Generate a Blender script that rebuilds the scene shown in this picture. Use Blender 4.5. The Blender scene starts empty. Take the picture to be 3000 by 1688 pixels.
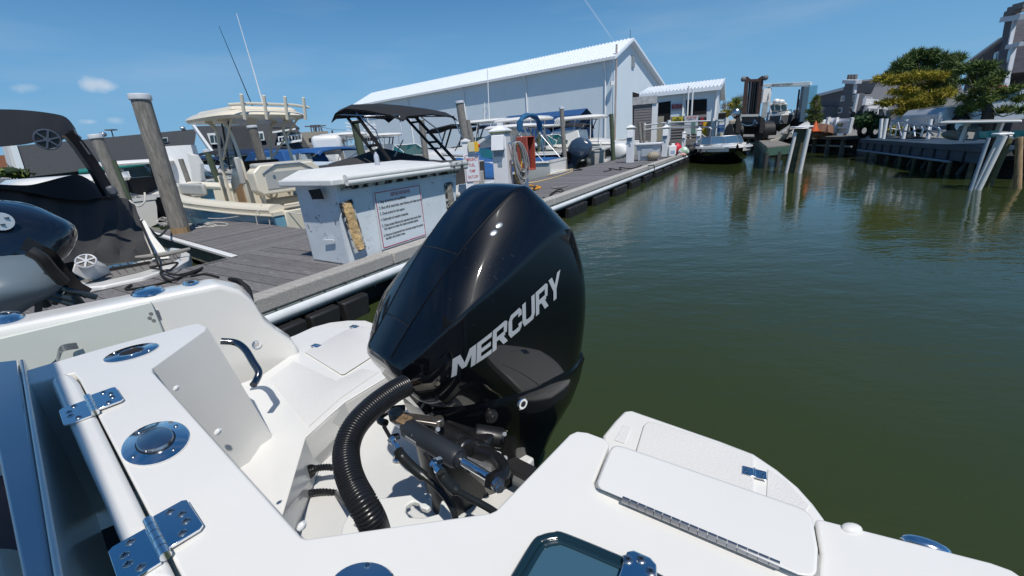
import bpy, bmesh, math, random
from mathutils import Vector, Matrix, Euler
from mathutils.bvhtree import BVHTree
random.seed(7)
R = math.radians
sc = bpy.context.scene
COL = sc.collection
# ---------------------------------------------------------------- camera, sky, sun, exposure
EYE = Vector((0, 0, 1.7)); FOC = 1230.0
ROLL = 0.06790; PITCH = 0.33704
_f = Vector((0, math.cos(PITCH), -math.sin(PITCH))); _r = Vector((1, 0, 0)); _u = _r.cross(_f)
RV = _r * math.cos(ROLL) - _u * math.sin(ROLL); UV = _u * math.cos(ROLL) + _r * math.sin(ROLL)
cam = bpy.data.cameras.new('camera'); cob = bpy.data.objects.new('camera', cam); COL.objects.link(cob)
cam.lens = 36 * FOC / 3000; cam.sensor_width = 36; cam.clip_start = 0.05; cam.clip_end = 3000
m3 = Matrix((RV, UV, -_f)).transposed(); cob.matrix_world = Matrix.Translation(EYE) @ m3.to_4x4()
sc.camera = cob
SAZ, SEL = 159.0, 60.5
SUNV = Vector((math.sin(R(SAZ)) * math.cos(R(SEL)), math.cos(R(SAZ)) * math.cos(R(SEL)), math.sin(R(SEL))))
W = bpy.data.worlds.new("World"); sc.world = W; W.use_nodes = True
nt = W.node_tree; N = nt.nodes; LK = nt.links
bg = N['Background']; bg.inputs['Strength'].default_value = 0.1
sky = N.new('ShaderNodeTexSky'); sky.sky_type = 'NISHITA'; sky.sun_disc = False
sky.sun_elevation = R(SEL); sky.sun_rotation = R(SAZ); sky.air_density = 1.0; sky.dust_density = 0.0; sky.ozone_density = 5.0; sky.altitude = 600
sun = bpy.data.lights.new('sun', 'SUN'); sun.energy = 4.3; sun.angle = R(0.53); sun.color = (1, 0.955, 0.89)
so = bpy.data.objects.new('sun', sun); COL.objects.link(so); so.rotation_euler = SUNV.to_track_quat('Z', 'Y').to_euler()
sc.view_settings.view_transform = 'Standard'; sc.view_settings.look = 'None'
sc.view_settings.exposure = -0.1; sc.view_settings.gamma = 1; sc.view_settings.use_curve_mapping = False

def ray(u, v): return _f + RV * ((u - 1500) / FOC) - UV * ((v - 844) / FOC)
def at(u, v, z):                      # point of a sight line on a level plane
    w = ray(u, v); return EYE + w * ((z - EYE.z) / w.z)
def far(u, v, d):                     # point of a sight line at a horizontal distance
    w = ray(u, v); return EYE + w * (d / math.hypot(w.x, w.y))
def dep(u, v, d): return EYE + ray(u, v) * d
def poly(px, z): return [at(u, v, z) for u, v in px]
def onpl(u, v, p, n):
    w = ray(u, v); return EYE + w * ((p - EYE).dot(n) / w.dot(n))

# faint cirrus, four small puffs and a contrail mixed into the sky colour
tc = N.new('ShaderNodeTexCoord')
def wn(t, **k):
    n = N.new(t)
    for a, b in k.items(): setattr(n, a, b)
    return n
mp = wn('ShaderNodeMapping'); mp.inputs['Scale'].default_value = (1.2, 1.2, 7); LK.new(tc.outputs['Generated'], mp.inputs['Vector'])
ns = wn('ShaderNodeTexNoise'); ns.inputs['Scale'].default_value = 2.2; ns.inputs['Detail'].default_value = 7; LK.new(mp.outputs[0], ns.inputs['Vector'])
cr = wn('ShaderNodeMapRange'); LK.new(ns.outputs['Fac'], cr.inputs['Value'])
cr.inputs['From Min'].default_value = 0.45; cr.inputs['From Max'].default_value = 0.85; cr.inputs['To Max'].default_value = 0.16
total = cr.outputs[0]
n2 = wn('ShaderNodeTexNoise'); n2.inputs['Scale'].default_value = 38; n2.inputs['Detail'].default_value = 5; LK.new(tc.outputs['Generated'], n2.inputs['Vector'])
def vm(op, a, b):
    n = wn('ShaderNodeVectorMath', operation=op); LK.new(a, n.inputs[0]); n.inputs[1].default_value = b; return n
def mth(op, a, b):
    n = wn('ShaderNodeMath', operation=op)
    for i, x in enumerate((a, b)):
        if isinstance(x, (int, float)): n.inputs[i].default_value = x
        else: LK.new(x, n.inputs[i])
    return n.outputs[0]
for (u, v, sx, amp) in ((305, 250, .03, .55), (70, 257, .018, .25), (265, 357, .014, .4), (340, 353, .015, .25)):
    c = ray(u, v).normalized()
    df = vm('SUBTRACT', tc.outputs['Generated'], c); s_ = vm('MULTIPLY', df.outputs[0], (1, 1, 2.6))
    ln = wn('ShaderNodeVectorMath', operation='LENGTH'); LK.new(s_.outputs[0], ln.inputs[0])
    q = mth('SUBTRACT', mth('MULTIPLY', n2.outputs['Fac'], 2.0), mth('DIVIDE', ln.outputs['Value'], sx))
    mr = wn('ShaderNodeMapRange'); LK.new(q, mr.inputs['Value']); mr.inputs['From Max'].default_value = .9; mr.inputs['To Max'].default_value = amp
    total = mth('ADD', total, mr.outputs[0])
ca, cb = ray(1700, -20).normalized(), ray(1792, 112).normalized(); cn = ca.cross(cb).normalized(); cm = ((ca + cb) / 2).normalized()
dd = vm('DOT_PRODUCT', tc.outputs['Generated'], cn); ab = mth('ABSOLUTE', dd.outputs['Value'], 0)
dm = vm('DOT_PRODUCT', tc.outputs['Generated'], cm)
w1 = wn('ShaderNodeMapRange'); LK.new(ab, w1.inputs['Value']); w1.inputs['From Max'].default_value = .0022; w1.inputs['To Min'].default_value = .22; w1.inputs['To Max'].default_value = 0
w2 = wn('ShaderNodeMapRange'); LK.new(dm.outputs['Value'], w2.inputs['Value']); w2.inputs['From Min'].default_value = .9978; w2.inputs['From Max'].default_value = .9995
total = mth('ADD', total, mth('MULTIPLY', w1.outputs[0], w2.outputs[0]))
mx = wn('ShaderNodeMix', data_type='RGBA'); LK.new(total, mx.inputs['Factor']); hs_ = wn('ShaderNodeHueSaturation'); hs_.inputs['Saturation'].default_value = 1.25; hs_.inputs['Hue'].default_value = .497; LK.new(sky.outputs[0], hs_.inputs['Color']); 
sp3 = wn('ShaderNodeSeparateXYZ'); LK.new(tc.outputs['Generated'], sp3.inputs[0]); hz = wn('ShaderNodeMapRange', interpolation_type='SMOOTHSTEP'); LK.new(sp3.outputs['Z'], hz.inputs['Value']); hz.inputs['From Min'].default_value = -.02; hz.inputs['From Max'].default_value = .42; hz.inputs['To Min'].default_value = .92; hz.inputs['To Max'].default_value = 0
hm_ = wn('ShaderNodeMix', data_type='RGBA'); LK.new(hz.outputs[0], hm_.inputs['Factor']); LK.new(hs_.outputs[0], hm_.inputs['A']); hm_.inputs['B'].default_value = (1.75, 4.2, 7.1, 1); LK.new(hm_.outputs['Result'], mx.inputs['A']); mx.inputs['B'].default_value = (7.5, 8.0, 8.6, 1)
LK.new(mx.outputs['Result'], bg.inputs['Color'])

# ---------------------------------------------------------------- materials
MATS = {}
def M(name, col, rough=.5, metal=0, var=0, scale=6, stretch=(1, 1, 1), bump=0, bscale=None, coat=0, ior=1.5, spots=None, trans=0, alpha=1, rnd=0):
    """spots = (colour, threshold, scale): paint lost / stain patches"""
    if name in MATS: return MATS[name]
    m = bpy.data.materials.new(name); m.use_nodes = True; MATS[name] = m
    t = m.node_tree; b = t.nodes['Principled BSDF']; L = t.links
    b.inputs['Base Color'].default_value = (*col, 1); b.inputs['Roughness'].default_value = rough; b.inputs['Metallic'].default_value = metal
    b.inputs['Coat Weight'].default_value = coat; b.inputs['Coat Roughness'].default_value = .03; b.inputs['IOR'].default_value = ior
    b.inputs['Transmission Weight'].default_value = trans; b.inputs['Alpha'].default_value = alpha
    if var or bump or spots or rnd:
        co = t.nodes.new('ShaderNodeTexCoord'); mpn = t.nodes.new('ShaderNodeMapping'); mpn.inputs['Scale'].default_value = stretch
        L.new(co.outputs['Object'], mpn.inputs['Vector'])
        if rnd:
            oi = t.nodes.new('ShaderNodeObjectInfo'); vmn = t.nodes.new('ShaderNodeVectorMath'); vmn.operation = 'SCALE'; vmn.inputs[0].default_value = (37, 91, 53)
            L.new(oi.outputs['Random'], vmn.inputs['Scale']); L.new(vmn.outputs[0], mpn.inputs['Location'])
        no = t.nodes.new('ShaderNodeTexNoise'); no.inputs['Scale'].default_value = scale; no.inputs['Detail'].default_value = 8; no.inputs['Roughness'].default_value = .65
        L.new(mpn.outputs[0], no.inputs['Vector'])
        cur = None
        if var:
            rp = t.nodes.new('ShaderNodeMapRange'); L.new(no.outputs['Fac'], rp.inputs['Value'])
            rp.inputs['From Min'].default_value = .3; rp.inputs['From Max'].default_value = .7
            rp.inputs['To Min'].default_value = 1 - var; rp.inputs['To Max'].default_value = 1 + var
            mu = t.nodes.new('ShaderNodeVectorMath'); mu.operation = 'SCALE'; mu.inputs[0].default_value = col; L.new(rp.outputs[0], mu.inputs['Scale'])
            cur = mu.outputs[0]
            if rnd:
                r2 = t.nodes.new('ShaderNodeMapRange'); L.new(oi.outputs['Random'], r2.inputs['Value']); r2.inputs['To Min'].default_value = 1 - rnd; r2.inputs['To Max'].default_value = 1 + rnd
                m2 = t.nodes.new('ShaderNodeVectorMath'); m2.operation = 'SCALE'; L.new(cur, m2.inputs[0]); L.new(r2.outputs[0], m2.inputs['Scale']); cur = m2.outputs[0]
        if spots:
            s2 = t.nodes.new('ShaderNodeTexNoise'); s2.inputs['Scale'].default_value = spots[2]; s2.inputs['Detail'].default_value = 9; s2.inputs['Roughness'].default_value = .75
            L.new(mpn.outputs[0], s2.inputs['Vector'])
            s3 = t.nodes.new('ShaderNodeMapRange'); L.new(s2.outputs['Fac'], s3.inputs['Value']); s3.inputs['From Min'].default_value = spots[1]; s3.inputs['From Max'].default_value = spots[1] + .03
            mi = t.nodes.new('ShaderNodeMix'); mi.data_type = 'RGBA'; L.new(s3.outputs[0], mi.inputs['Factor'])
            if cur: L.new(cur, mi.inputs['A'])
            else: mi.inputs['A'].default_value = (*col, 1)
            mi.inputs['B'].default_value = (*spots[0], 1); cur = mi.outputs['Result']
        if cur: L.new(cur, b.inputs['Base Color'])
        if bump:
            bn = t.nodes.new('ShaderNodeTexNoise'); bn.inputs['Scale'].default_value = bscale or scale * 2; bn.inputs['Detail'].default_value = 6
            L.new(mpn.outputs[0], bn.inputs['Vector'])
            bu = t.nodes.new('ShaderNodeBump'); bu.inputs['Strength'].default_value = 1; bu.inputs['Distance'].default_value = bump
            L.new(bn.outputs['Fac'], bu.inputs['Height']); L.new(bu.outputs[0], b.inputs['Normal'])
    return m
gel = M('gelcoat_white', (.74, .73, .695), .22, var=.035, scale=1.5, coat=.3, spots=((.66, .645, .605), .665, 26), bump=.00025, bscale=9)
gel2 = M('gelcoat_shade_white', (.62, .62, .60), .25, var=.03, scale=2, coat=.2)  # darker copy of the white gelcoat, shade put into its colour
skid = M('nonskid_white', (.69, .68, .655), .55, var=.03, scale=2, bump=.0022, bscale=170)
cream = M('gelcoat_cream', (.74, .68, .55), .3, var=.03, scale=2, coat=.2)
creamcush = M('cushion_cream', (.62, .58, .5), .6, var=.04)
greycush = M('cushion_grey', (.42, .42, .40), .6, var=.05)
chrome = M('stainless', (.86, .87, .88), .10, 1.0)
chromeb = M('stainless_satin', (.5, .51, .53), .25, 1.0, var=.08, scale=40)
alum = M('aluminium', (.55, .56, .57), .38, 1.0, var=.06, scale=12)
steel_dark = M('screw_recess', (.03, .03, .03), .4, .5)
blackg = M('gloss_black', (.0015, .002, .0035), .42, coat=1.0, ior=1.5)
blackg.node_tree.nodes['Principled BSDF'].inputs['Coat Roughness'].default_value = .032; blackg.node_tree.nodes['Principled BSDF'].inputs['Specular IOR Level'].default_value = .10
blackp = M('black_plastic', (.010, .010, .011), .35, var=.3, scale=25, bump=.0006, bscale=60)
blackm = M('matte_black', (.008, .008, .009), .7)
rubber = M('black_rubber', (.015, .015, .016), .55, var=.2, scale=9, bump=.002)
silver = M('silver_letter', (.55, .57, .59), .3, .35)
dkcanvas = M('black_canvas', (.012, .013, .016), .85, var=.15, scale=5, bump=.01, bscale=4)
dkcanvas2 = M('faded_black_canvas', (.042, .042, .043), .9, var=.15, scale=3, bump=.02, bscale=2.5)
bluecanvas = M('blue_canvas', (.012, .085, .26), .8, var=.12, scale=4, bump=.015, bscale=4)
navycanvas = M('navy_canvas', (.012, .035, .10), .8, var=.12, scale=4, bump=.01, bscale=4)
white = M('white_paint', (.78, .78, .77), .35, var=.03)
whitep = M('white_vinyl', (.76, .77, .78), .4, var=.04, scale=3)
wood = M('weathered_plank', (.155, .148, .150), .8, var=.34, scale=7, stretch=(1, 14, 14), bump=.004, bscale=14, rnd=.14, spots=((.30, .295, .295), .60, 2.6))
timber = M('weathered_timber', (.42, .40, .37), .85, var=.38, scale=6, stretch=(1, 16, 16), bump=.010, bscale=9, rnd=.1, spots=((.09, .085, .08), .60, 8))
timberd = M('dark_timber', (.05, .052, .05), .85, var=.4, scale=6, stretch=(1, 8, 8), bump=.008)
pile_m = M('piling_wood', (.22, .205, .18), .9, var=.4, scale=9, stretch=(3, 3, .5), bump=.02, bscale=6, spots=((.07, .06, .05), .63, 4))
pileg = M('piling_green', (.075, .10, .06), .9, var=.4, scale=9, stretch=(3, 3, .5), bump=.02, bscale=6)
pilet = M('piling_tan', (.32, .215, .115), .9, var=.35, scale=9, stretch=(3, 3, .4), bump=.02, bscale=6, spots=((.10, .085, .05), .6, 4))
boxm = M('old_box_gelcoat', (.68, .74, .78), .5, var=.07, scale=4, spots=((.12, .125, .13), .60, 13), bump=.001)
boxtop = M('old_lid_gelcoat', (.70, .70, .68), .5, var=.06, scale=5, spots=((.02, .02, .02), .66, 8), bump=.002)
hullblue = M('hull_light_blue', (.18, .38, .50), .2, coat=.4)
hulldark = M('hull_black', (.008, .009, .012), .15, coat=.6)
hullnavy = M('hull_navy', (.01, .02, .06), .12, coat=.6)
hullgrey = M('hull_charcoal', (.05, .05, .052), .3, coat=.2)
glass = M('tinted_glass', (.03, .055, .06), .04, coat=.5)
glasst = M('teal_glass', (.02, .15, .17), .05, coat=.8)
gloss = M('clear_vinyl', (.35, .42, .45), .12)
tan = M('tan_vinyl', (.42, .27, .16), .6)
teak = M('synthetic_teak', (.19, .18, .17), .8, var=.1, scale=30, stretch=(1, 9, 9))
teakd = M('navy_teak_oval', (.02, .035, .08), .8)
rope_b = M('black_rope', (.01, .01, .011), .85, bump=.004, bscale=120)
rope_w = M('white_rope', (.50, .48, .44), .85, bump=.004, bscale=120, var=.2)
rope_y = M('yellow_rope', (.65, .30, .03), .8, bump=.004, bscale=120, var=.2)
rope_c = M('cream_hose', (.62, .47, .22), .6)
hosegrey = M('grey_hose', (.28, .28, .28), .5, var=.15, scale=20)
red = M('faded_red', (.40, .085, .055), .5, var=.2, scale=6, spots=((.62, .30, .2), .64, 6))
redin = M('red_inside', (.30, .02, .02), .5)
redp = M('sign_red', (.45, .03, .04), .5)
ink = M('ink_black', (.02, .02, .025), .6)
yellow = M('yellow_paint', (.75, .45, .02), .45)
foam = M('old_foam', (.62, .42, .20), .9, var=.4, scale=14, bump=.02, bscale=20, spots=((.45, .40, .33), .55, 5))
conc = M('concrete', (.30, .29, .27), .9, var=.15, scale=2)
siding = M('white_siding', (.66, .74, .78), .5, var=.03, scale=.4)
roofw = M('white_metal_roof', (.78, .82, .86), .35)
shingle = M('grey_roof_shingle', (.045, .048, .052), .9, var=.2, scale=3, stretch=(1, 1, 6), bump=.02)
wallg = M('grey_wood_siding', (.115, .12, .135), .85, var=.14, scale=3, stretch=(.4, .4, 9))
walld = M('dark_cedar_shingle', (.072, .068, .078), .9, var=.3, scale=5, stretch=(1, 1, 4))
shedm = M('shed_cedar_shingle', (.24, .22, .22), .9, var=.35, scale=14, stretch=(1, 1, 3))
brick = M('terracotta', (.32, .13, .07), .85, var=.1)
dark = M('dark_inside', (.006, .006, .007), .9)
liftblue = M('lift_blue', (.10, .28, .42), .4, var=.1)
rust = M('rusty_brown', (.06, .032, .025), .7, var=.3, scale=5)
teal = M('green_awning', (.01, .17, .14), .7)
truckm = M('silver_paint', (.45, .47, .49), .25, .3, coat=.6)
gangm = M('blue_grey_painted_steel', (.035, .065, .10), .5, var=.2, scale=4)
leafm = [M('pine_needles_%s' % k, c, .8, var=.35, scale=1.2) for k, c in (('green', (.085, .13, .03)), ('yellow', (.32, .27, .025)), ('olive', (.12, .155, .03)))]
bushm = M('bush_leaf', (.03, .075, .015), .7, var=.35, scale=3)
barkm = M('bark', (.10, .08, .065), .9, var=.3)
bare = M('bare_twig', (.14, .11, .09), .9)
seatf = M('white_fender', (.62, .62, .60), .5)

# water
wat = bpy.data.materials.new('harbour_water'); wat.use_nodes = True
t = wat.node_tree; b = t.nodes['Principled BSDF']; L = t.links
b.inputs['Base Color'].default_value = (.031, .044, .014, 1); b.inputs['Roughness'].default_value = .03; b.inputs['IOR'].default_value = 1.33; b.inputs['Specular IOR Level'].default_value = .5
co = t.nodes.new('ShaderNodeTexCoord'); prev = None
for sc_, dist, st_, rot in ((1.5, .016, (1, 1.9, 1), 0.5), (5.5, .0052, (1, 2.2, 1), 0.9), (17, .0008, (1, 1.6, 1), 0.3)):
    mpn = t.nodes.new('ShaderNodeMapping'); mpn.inputs['Scale'].default_value = st_; mpn.inputs['Rotation'].default_value = (0, 0, rot); L.new(co.outputs['Object'], mpn.inputs['Vector'])
    no = t.nodes.new('ShaderNodeTexNoise'); no.inputs['Scale'].default_value = sc_; no.inputs['Detail'].default_value = 3; L.new(mpn.outputs[0], no.inputs['Vector'])
    # calmer and livelier patches of water
    pa = t.nodes.new('ShaderNodeTexNoise'); pa.inputs['Scale'].default_value = .16; L.new(co.outputs['Object'], pa.inputs['Vector'])
    pr_ = t.nodes.new('ShaderNodeMapRange'); L.new(pa.outputs['Fac'], pr_.inputs['Value']); pr_.inputs['From Min'].default_value = .35; pr_.inputs['From Max'].default_value = .65; pr_.inputs['To Min'].default_value = .35; pr_.inputs['To Max'].default_value = 1
    ml = t.nodes.new('ShaderNodeMath'); ml.operation = 'MULTIPLY'; L.new(no.outputs['Fac'], ml.inputs[0]); L.new(pr_.outputs[0], ml.inputs[1])
    bu = t.nodes.new('ShaderNodeBump'); bu.inputs['Strength'].default_value = 1; bu.inputs['Distance'].default_value = dist; L.new(ml.outputs[0], bu.inputs['Height'])
    if prev: L.new(prev, bu.inputs['Normal'])
    prev = bu.outputs[0]
L.new(prev, b.inputs['Normal'])

# ---------------------------------------------------------------- mesh helpers
class MB:
    def __init__(s): s.v = []; s.f = []; s.m = []; s.mi = 0
    def add(s, vs, fs):
        o = len(s.v); s.v += [Vector(p) for p in vs]; s.f += [tuple(o + i for i in f) for f in fs]; s.m += [s.mi] * len(fs); return s
    def box(s, c, d, rz=0, tilt=None):
        r = Matrix.Rotation(rz, 3, 'Z')
        if tilt: r = r @ Euler(tilt).to_matrix()
        c = Vector(c); vs = [c + r @ Vector((x * d[0] / 2, y * d[1] / 2, z * d[2] / 2)) for x in (-1, 1) for y in (-1, 1) for z in (-1, 1)]
        return s.add(vs, [(0, 1, 3, 2), (4, 6, 7, 5), (0, 4, 5, 1), (2, 3, 7, 6), (0, 2, 6, 4), (1, 5, 7, 3)])
    def bar(s, a, b_, w, h, up=(0, 0, 1)):
        a = Vector(a); b_ = Vector(b_); d = (b_ - a).normalized(); up = Vector(up)
        if abs(d.dot(up)) > .98: up = Vector((0, 1, 0))
        x = d.cross(up).normalized(); y = x.cross(d)
        vs = [p + x * (i * w / 2) + y * (j * h / 2) for p in (a, b_) for i, j in ((-1, -1), (1, -1), (1, 1), (-1, 1))]
        return s.add(vs, [(3, 2, 1, 0), (4, 5, 6, 7), (0, 1, 5, 4), (1, 2, 6, 5), (2, 3, 7, 6), (3, 0, 4, 7)])
    def tube(s, pts, r, n=8, caps=True):
        pts = [Vector(p) for p in pts]; k = len(pts); rs = r if isinstance(r, (list, tuple)) else [r] * k
        o = len(s.v); x = None
        for i, p in enumerate(pts):
            d = (pts[min(i + 1, k - 1)] - pts[max(i - 1, 0)])
            if d.length < 1e-9: d = Vector((0, 0, 1))
            d.normalize()
            if x is None: x = d.orthogonal().normalized()
            else:
                x = x - d * x.dot(d)
                x = x.normalized() if x.length > 1e-6 else d.orthogonal().normalized()
            y = d.cross(x)
            for j in range(n):
                a = 2 * math.pi * j / n; s.v.append(p + (x * math.cos(a) + y * math.sin(a)) * rs[i])
        for i in range(k - 1):
            for j in range(n):
                a = o + i * n + j; b2 = o + i * n + (j + 1) % n; s.f.append((a, b2, b2 + n, a + n)); s.m.append(s.mi)
        if caps: s.f.append(tuple(o + j for j in range(n))[::-1]); s.f.append(tuple(o + (k - 1) * n + j for j in range(n))); s.m += [s.mi] * 2
        return s
    def loft(s, rings, close=True, caps=True):
        n = len(rings[0]); o = len(s.v)
        for r in rings: s.v += [Vector(p) for p in r]
        for i in range(len(rings) - 1):
            for j in range(n if close else n - 1):
                a = o + i * n + j; b2 = o + i * n + (j + 1) % n; s.f.append((a, b2, b2 + n, a + n)); s.m.append(s.mi)
        if caps and close:
            s.f.append(tuple(o + j for j in range(n))[::-1]); s.f.append(tuple(o + (len(rings) - 1) * n + j for j in range(n))); s.m += [s.mi] * 2
        return s
    def prism(s, top, bot):
        return s.loft([bot, top])
    def slab(s, top, h):                  # polygon with level thickness
        return s.prism(top, [Vector(p) - Vector((0, 0, h)) for p in top])
    def disc(s, c, n_, r, h, seg=20, r2=None):
        c = Vector(c); n_ = Vector(n_).normalized()
        return s.tube([c, c + n_ * h], [r, r2 if r2 is not None else r], seg)
    def ball(s, c, r, seg=10, sq=(1, 1, 1), rot=None):
        rg = []; c = Vector(c)
        for i in range(seg + 1):
            th = math.pi * (i / seg) ; th = min(max(th, .02), math.pi - .02)
            ring = [Vector((math.sin(th) * math.cos(2 * math.pi * j / seg) * r * sq[0], math.sin(th) * math.sin(2 * math.pi * j / seg) * r * sq[1], -math.cos(th) * r * sq[2])) for j in range(seg)]
            if rot: ring = [rot @ p for p in ring]
            rg.append([c + p for p in ring])
        return s.loft(rg)
def mesh_ob(name, mb, mats, parent=None, smooth=True, bevel=0, subd=0, bseg=2, ang=35, local=False, kind=None):
    me = bpy.data.meshes.new(name)
    vs = mb.v
    if parent is not None and not local:
        inv = parent['_m'] if False else ROOTM[parent.name].inverted(); vs = [inv @ p for p in vs]
    me.from_pydata([tuple(p) for p in vs], [], mb.f)
    if not isinstance(mats, (list, tuple)): mats = [mats]
    for x in mats: me.materials.append(x)
    for p, i in zip(me.polygons, mb.m): p.material_index = i
    bm = bmesh.new(); bm.from_mesh(me); bmesh.ops.recalc_face_normals(bm, faces=bm.faces); bm.to_mesh(me); bm.free()
    if smooth:
        me.shade_smooth()
        if not subd: me.set_sharp_from_angle(angle=R(ang))
    o = bpy.data.objects.new(name, me); COL.objects.link(o)
    if bevel:
        bv = o.modifiers.new('bevel', 'BEVEL'); bv.width = bevel; bv.segments = bseg; bv.limit_method = 'ANGLE'; bv.angle_limit = R(30); bv.harden_normals = False
    if subd:
        sd = o.modifiers.new('subdivision', 'SUBSURF'); sd.levels = subd; sd.render_levels = subd
    if parent is not None: o.parent = parent; ROOTM[o.name] = ROOTM[parent.name]
    else: ROOTM[o.name] = Matrix.Identity(4)
    if kind: o['kind'] = kind
    return o
ROOTM = {}
def tag(o, label=None, cat=None, group=None, kind=None):
    for k, v in (('label', label), ('category', cat), ('group', group), ('kind', kind)):
        if v: o[k] = v
    return o
def thing(name, label, cat, loc=(0, 0, 0), rz=0, group=None):
    o = bpy.data.objects.new(name, None); COL.objects.link(o); o.empty_display_size = .1
    o.location = loc; o.rotation_euler = (0, 0, rz); ROOTM[o.name] = Matrix.Translation(loc) @ Matrix.Rotation(rz, 4, 'Z')
    return tag(o, label, cat, group)
def part(name, mb, mats, parent, **k): return mesh_ob(name, mb, mats, parent, **k)
def solo(name, mb, mats, label, cat, group=None, **k):
    o = mesh_ob(name, mb, mats, None, **k); return tag(o, label, cat, group)
def linkcopy(src, parent, loc=None, rot=None, name=None):
    c = src.copy(); COL.objects.link(c); c.parent = parent
    if loc is not None: c.location = loc
    if rot is not None: c.rotation_euler = rot
    ROOTM[c.name] = ROOTM[parent.name] if parent else Matrix.Identity(4)
    return c
def copy_thing(src, loc, rz, label, **kw):
    c = src.copy(); COL.objects.link(c); c.location = loc; c.rotation_euler = (0, 0, rz); c['label'] = label
    for k, v in kw.items(): c[k] = v
    for ch in list(src.children):
        d = ch.copy(); COL.objects.link(d); d.parent = c
        for g in list(ch.children):
            e_ = g.copy(); COL.objects.link(e_); e_.parent = d
    return c
def text_mesh(body, size, ext=.002, offset=0, shear=0, space=1, line=1):
    cu = bpy.data.curves.new('lettering', 'FONT'); cu.body = body; cu.size = size; cu.extrude = ext; cu.offset = offset; cu.shear = shear; cu.space_character = space; cu.space_line = line; cu.resolution_u = 3
    o = bpy.data.objects.new('lettering', cu); COL.objects.link(o)
    dg = bpy.context.evaluated_depsgraph_get(); me = o.evaluated_get(dg).to_mesh()
    vs = [v.co.copy() for v in me.vertices]; fs = [tuple(p.vertices) for p in me.polygons]
    o.evaluated_get(dg).to_mesh_clear(); bpy.data.objects.remove(o); bpy.data.curves.remove(cu)
    return vs, fs
def put_text(body, org, xd, yd, w=None, h=None, size=None, mat=None, parent=None, name='lettering', off=0, ext=.0015, center=False, shear=0, line=1, space=1, stretchy=None):
    vs, fs = text_mesh(body, 1, 0, off, shear, space, line)
    if not vs: return
    x0 = min(v.x for v in vs); x1 = max(v.x for v in vs); y0 = min(v.y for v in vs); y1 = max(v.y for v in vs)
    sx = w / (x1 - x0) if w else size; sy = h / (y1 - y0) if h else (size or sx)
    if w and size: sy = size
    xd = Vector(xd).normalized(); yd = Vector(yd).normalized(); nz = xd.cross(yd); org = Vector(org)
    mb = MB(); mb.add([org + xd * ((v.x - x0 - ((x1 - x0) / 2 if center else 0)) * sx) + yd * ((v.y - y0) * sy) + nz * ext for v in vs], fs)
    return mesh_ob(name, mb, mat, parent, smooth=False)
def arc(p0, p1, sag, n=8):
    p0 = Vector(p0); p1 = Vector(p1); return [p0.lerp(p1, i / n) - Vector((0, 0, sag * 4 * (i / n) * (1 - i / n))) for i in range(n + 1)]
def spline(ps, n=6):
    ps = [Vector(p) for p in ps]; out = []
    for i in range(len(ps) - 1):
        p0 = ps[max(i - 1, 0)]; p1 = ps[i]; p2 = ps[i + 1]; p3 = ps[min(i + 2, len(ps) - 1)]
        for j in range(n):
            t_ = j / n; out.append(.5 * ((2 * p1) + (p2 - p0) * t_ + (2 * p0 - 5 * p1 + 4 * p2 - p3) * t_ ** 2 + (3 * p1 - p0 - 3 * p2 + p3) * t_ ** 3))
    return out + [ps[-1]]

# ---------------------------------------------------------------- water and ground
mb = MB(); mb.add([(-400, -60, 0), (400, -60, 0), (400, 600, 0), (-400, 600, 0)], [(0, 1, 2, 3)])
water = mesh_ob('water', mb, wat, smooth=False, kind='structure')
mb = MB(); mb.add([(-450, -80, -3), (450, -80, -3), (450, 700, -3), (-450, 700, -3)], [(0, 1, 2, 3)])
mesh_ob('harbour_bed', mb, M('mud', (.05, .045, .03), .9), smooth=False, kind='structure')
# ---------------------------------------------------------------- ground
GZ = .8
P25 = at(2520, 400, GZ); Pq0 = far(1880, 395, 47); Pq1 = far(2130, 392, 44); P25b = far(2600, 400, 25); P30 = far(3050, 380, 24.5)
shore = [(-420, 62, GZ), (-60, 62, GZ), (-14, 52, GZ), (Pq0.x, Pq0.y, GZ), (Pq1.x, Pq1.y, GZ), (P25.x, P25.y, GZ), (P25b.x, P25b.y, .55), (P30.x, P30.y, .25), (300, 14, .25)]
back = [(-420, 700, GZ), (-60, 700, GZ), (-14, 700, GZ), (30, 700, GZ), (60, 700, GZ), (150, 700, GZ), (220, 700, GZ), (300, 700, GZ), (420, 700, GZ)]
mid = [((a[0] * .75 + b_[0] * .25), (a[1] + 14 if i < 5 else a[1] + 10 + (i > 6) * 6), .6 if i > 5 else GZ) for i, (a, b_) in enumerate(zip(shore, back))]
mb = MB(); vs = []; 
for r_ in (shore, mid, back): vs += r_
fs = [(j * 9 + i, j * 9 + i + 1, (j + 1) * 9 + i + 1, (j + 1) * 9 + i) for j in range(2) for i in range(8)]
mb.add(vs, fs)
mb.add([(p[0], p[1], p[2]) for p in shore] + [(p[0], p[1], -3) for p in shore], [(i, i + 1, i + 10, i + 9) for i in range(8)])
mesh_ob('ground', mb, M('parking_ground', (.20, .195, .18), .9, var=.2, scale=.5), smooth=False, kind='structure')

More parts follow.
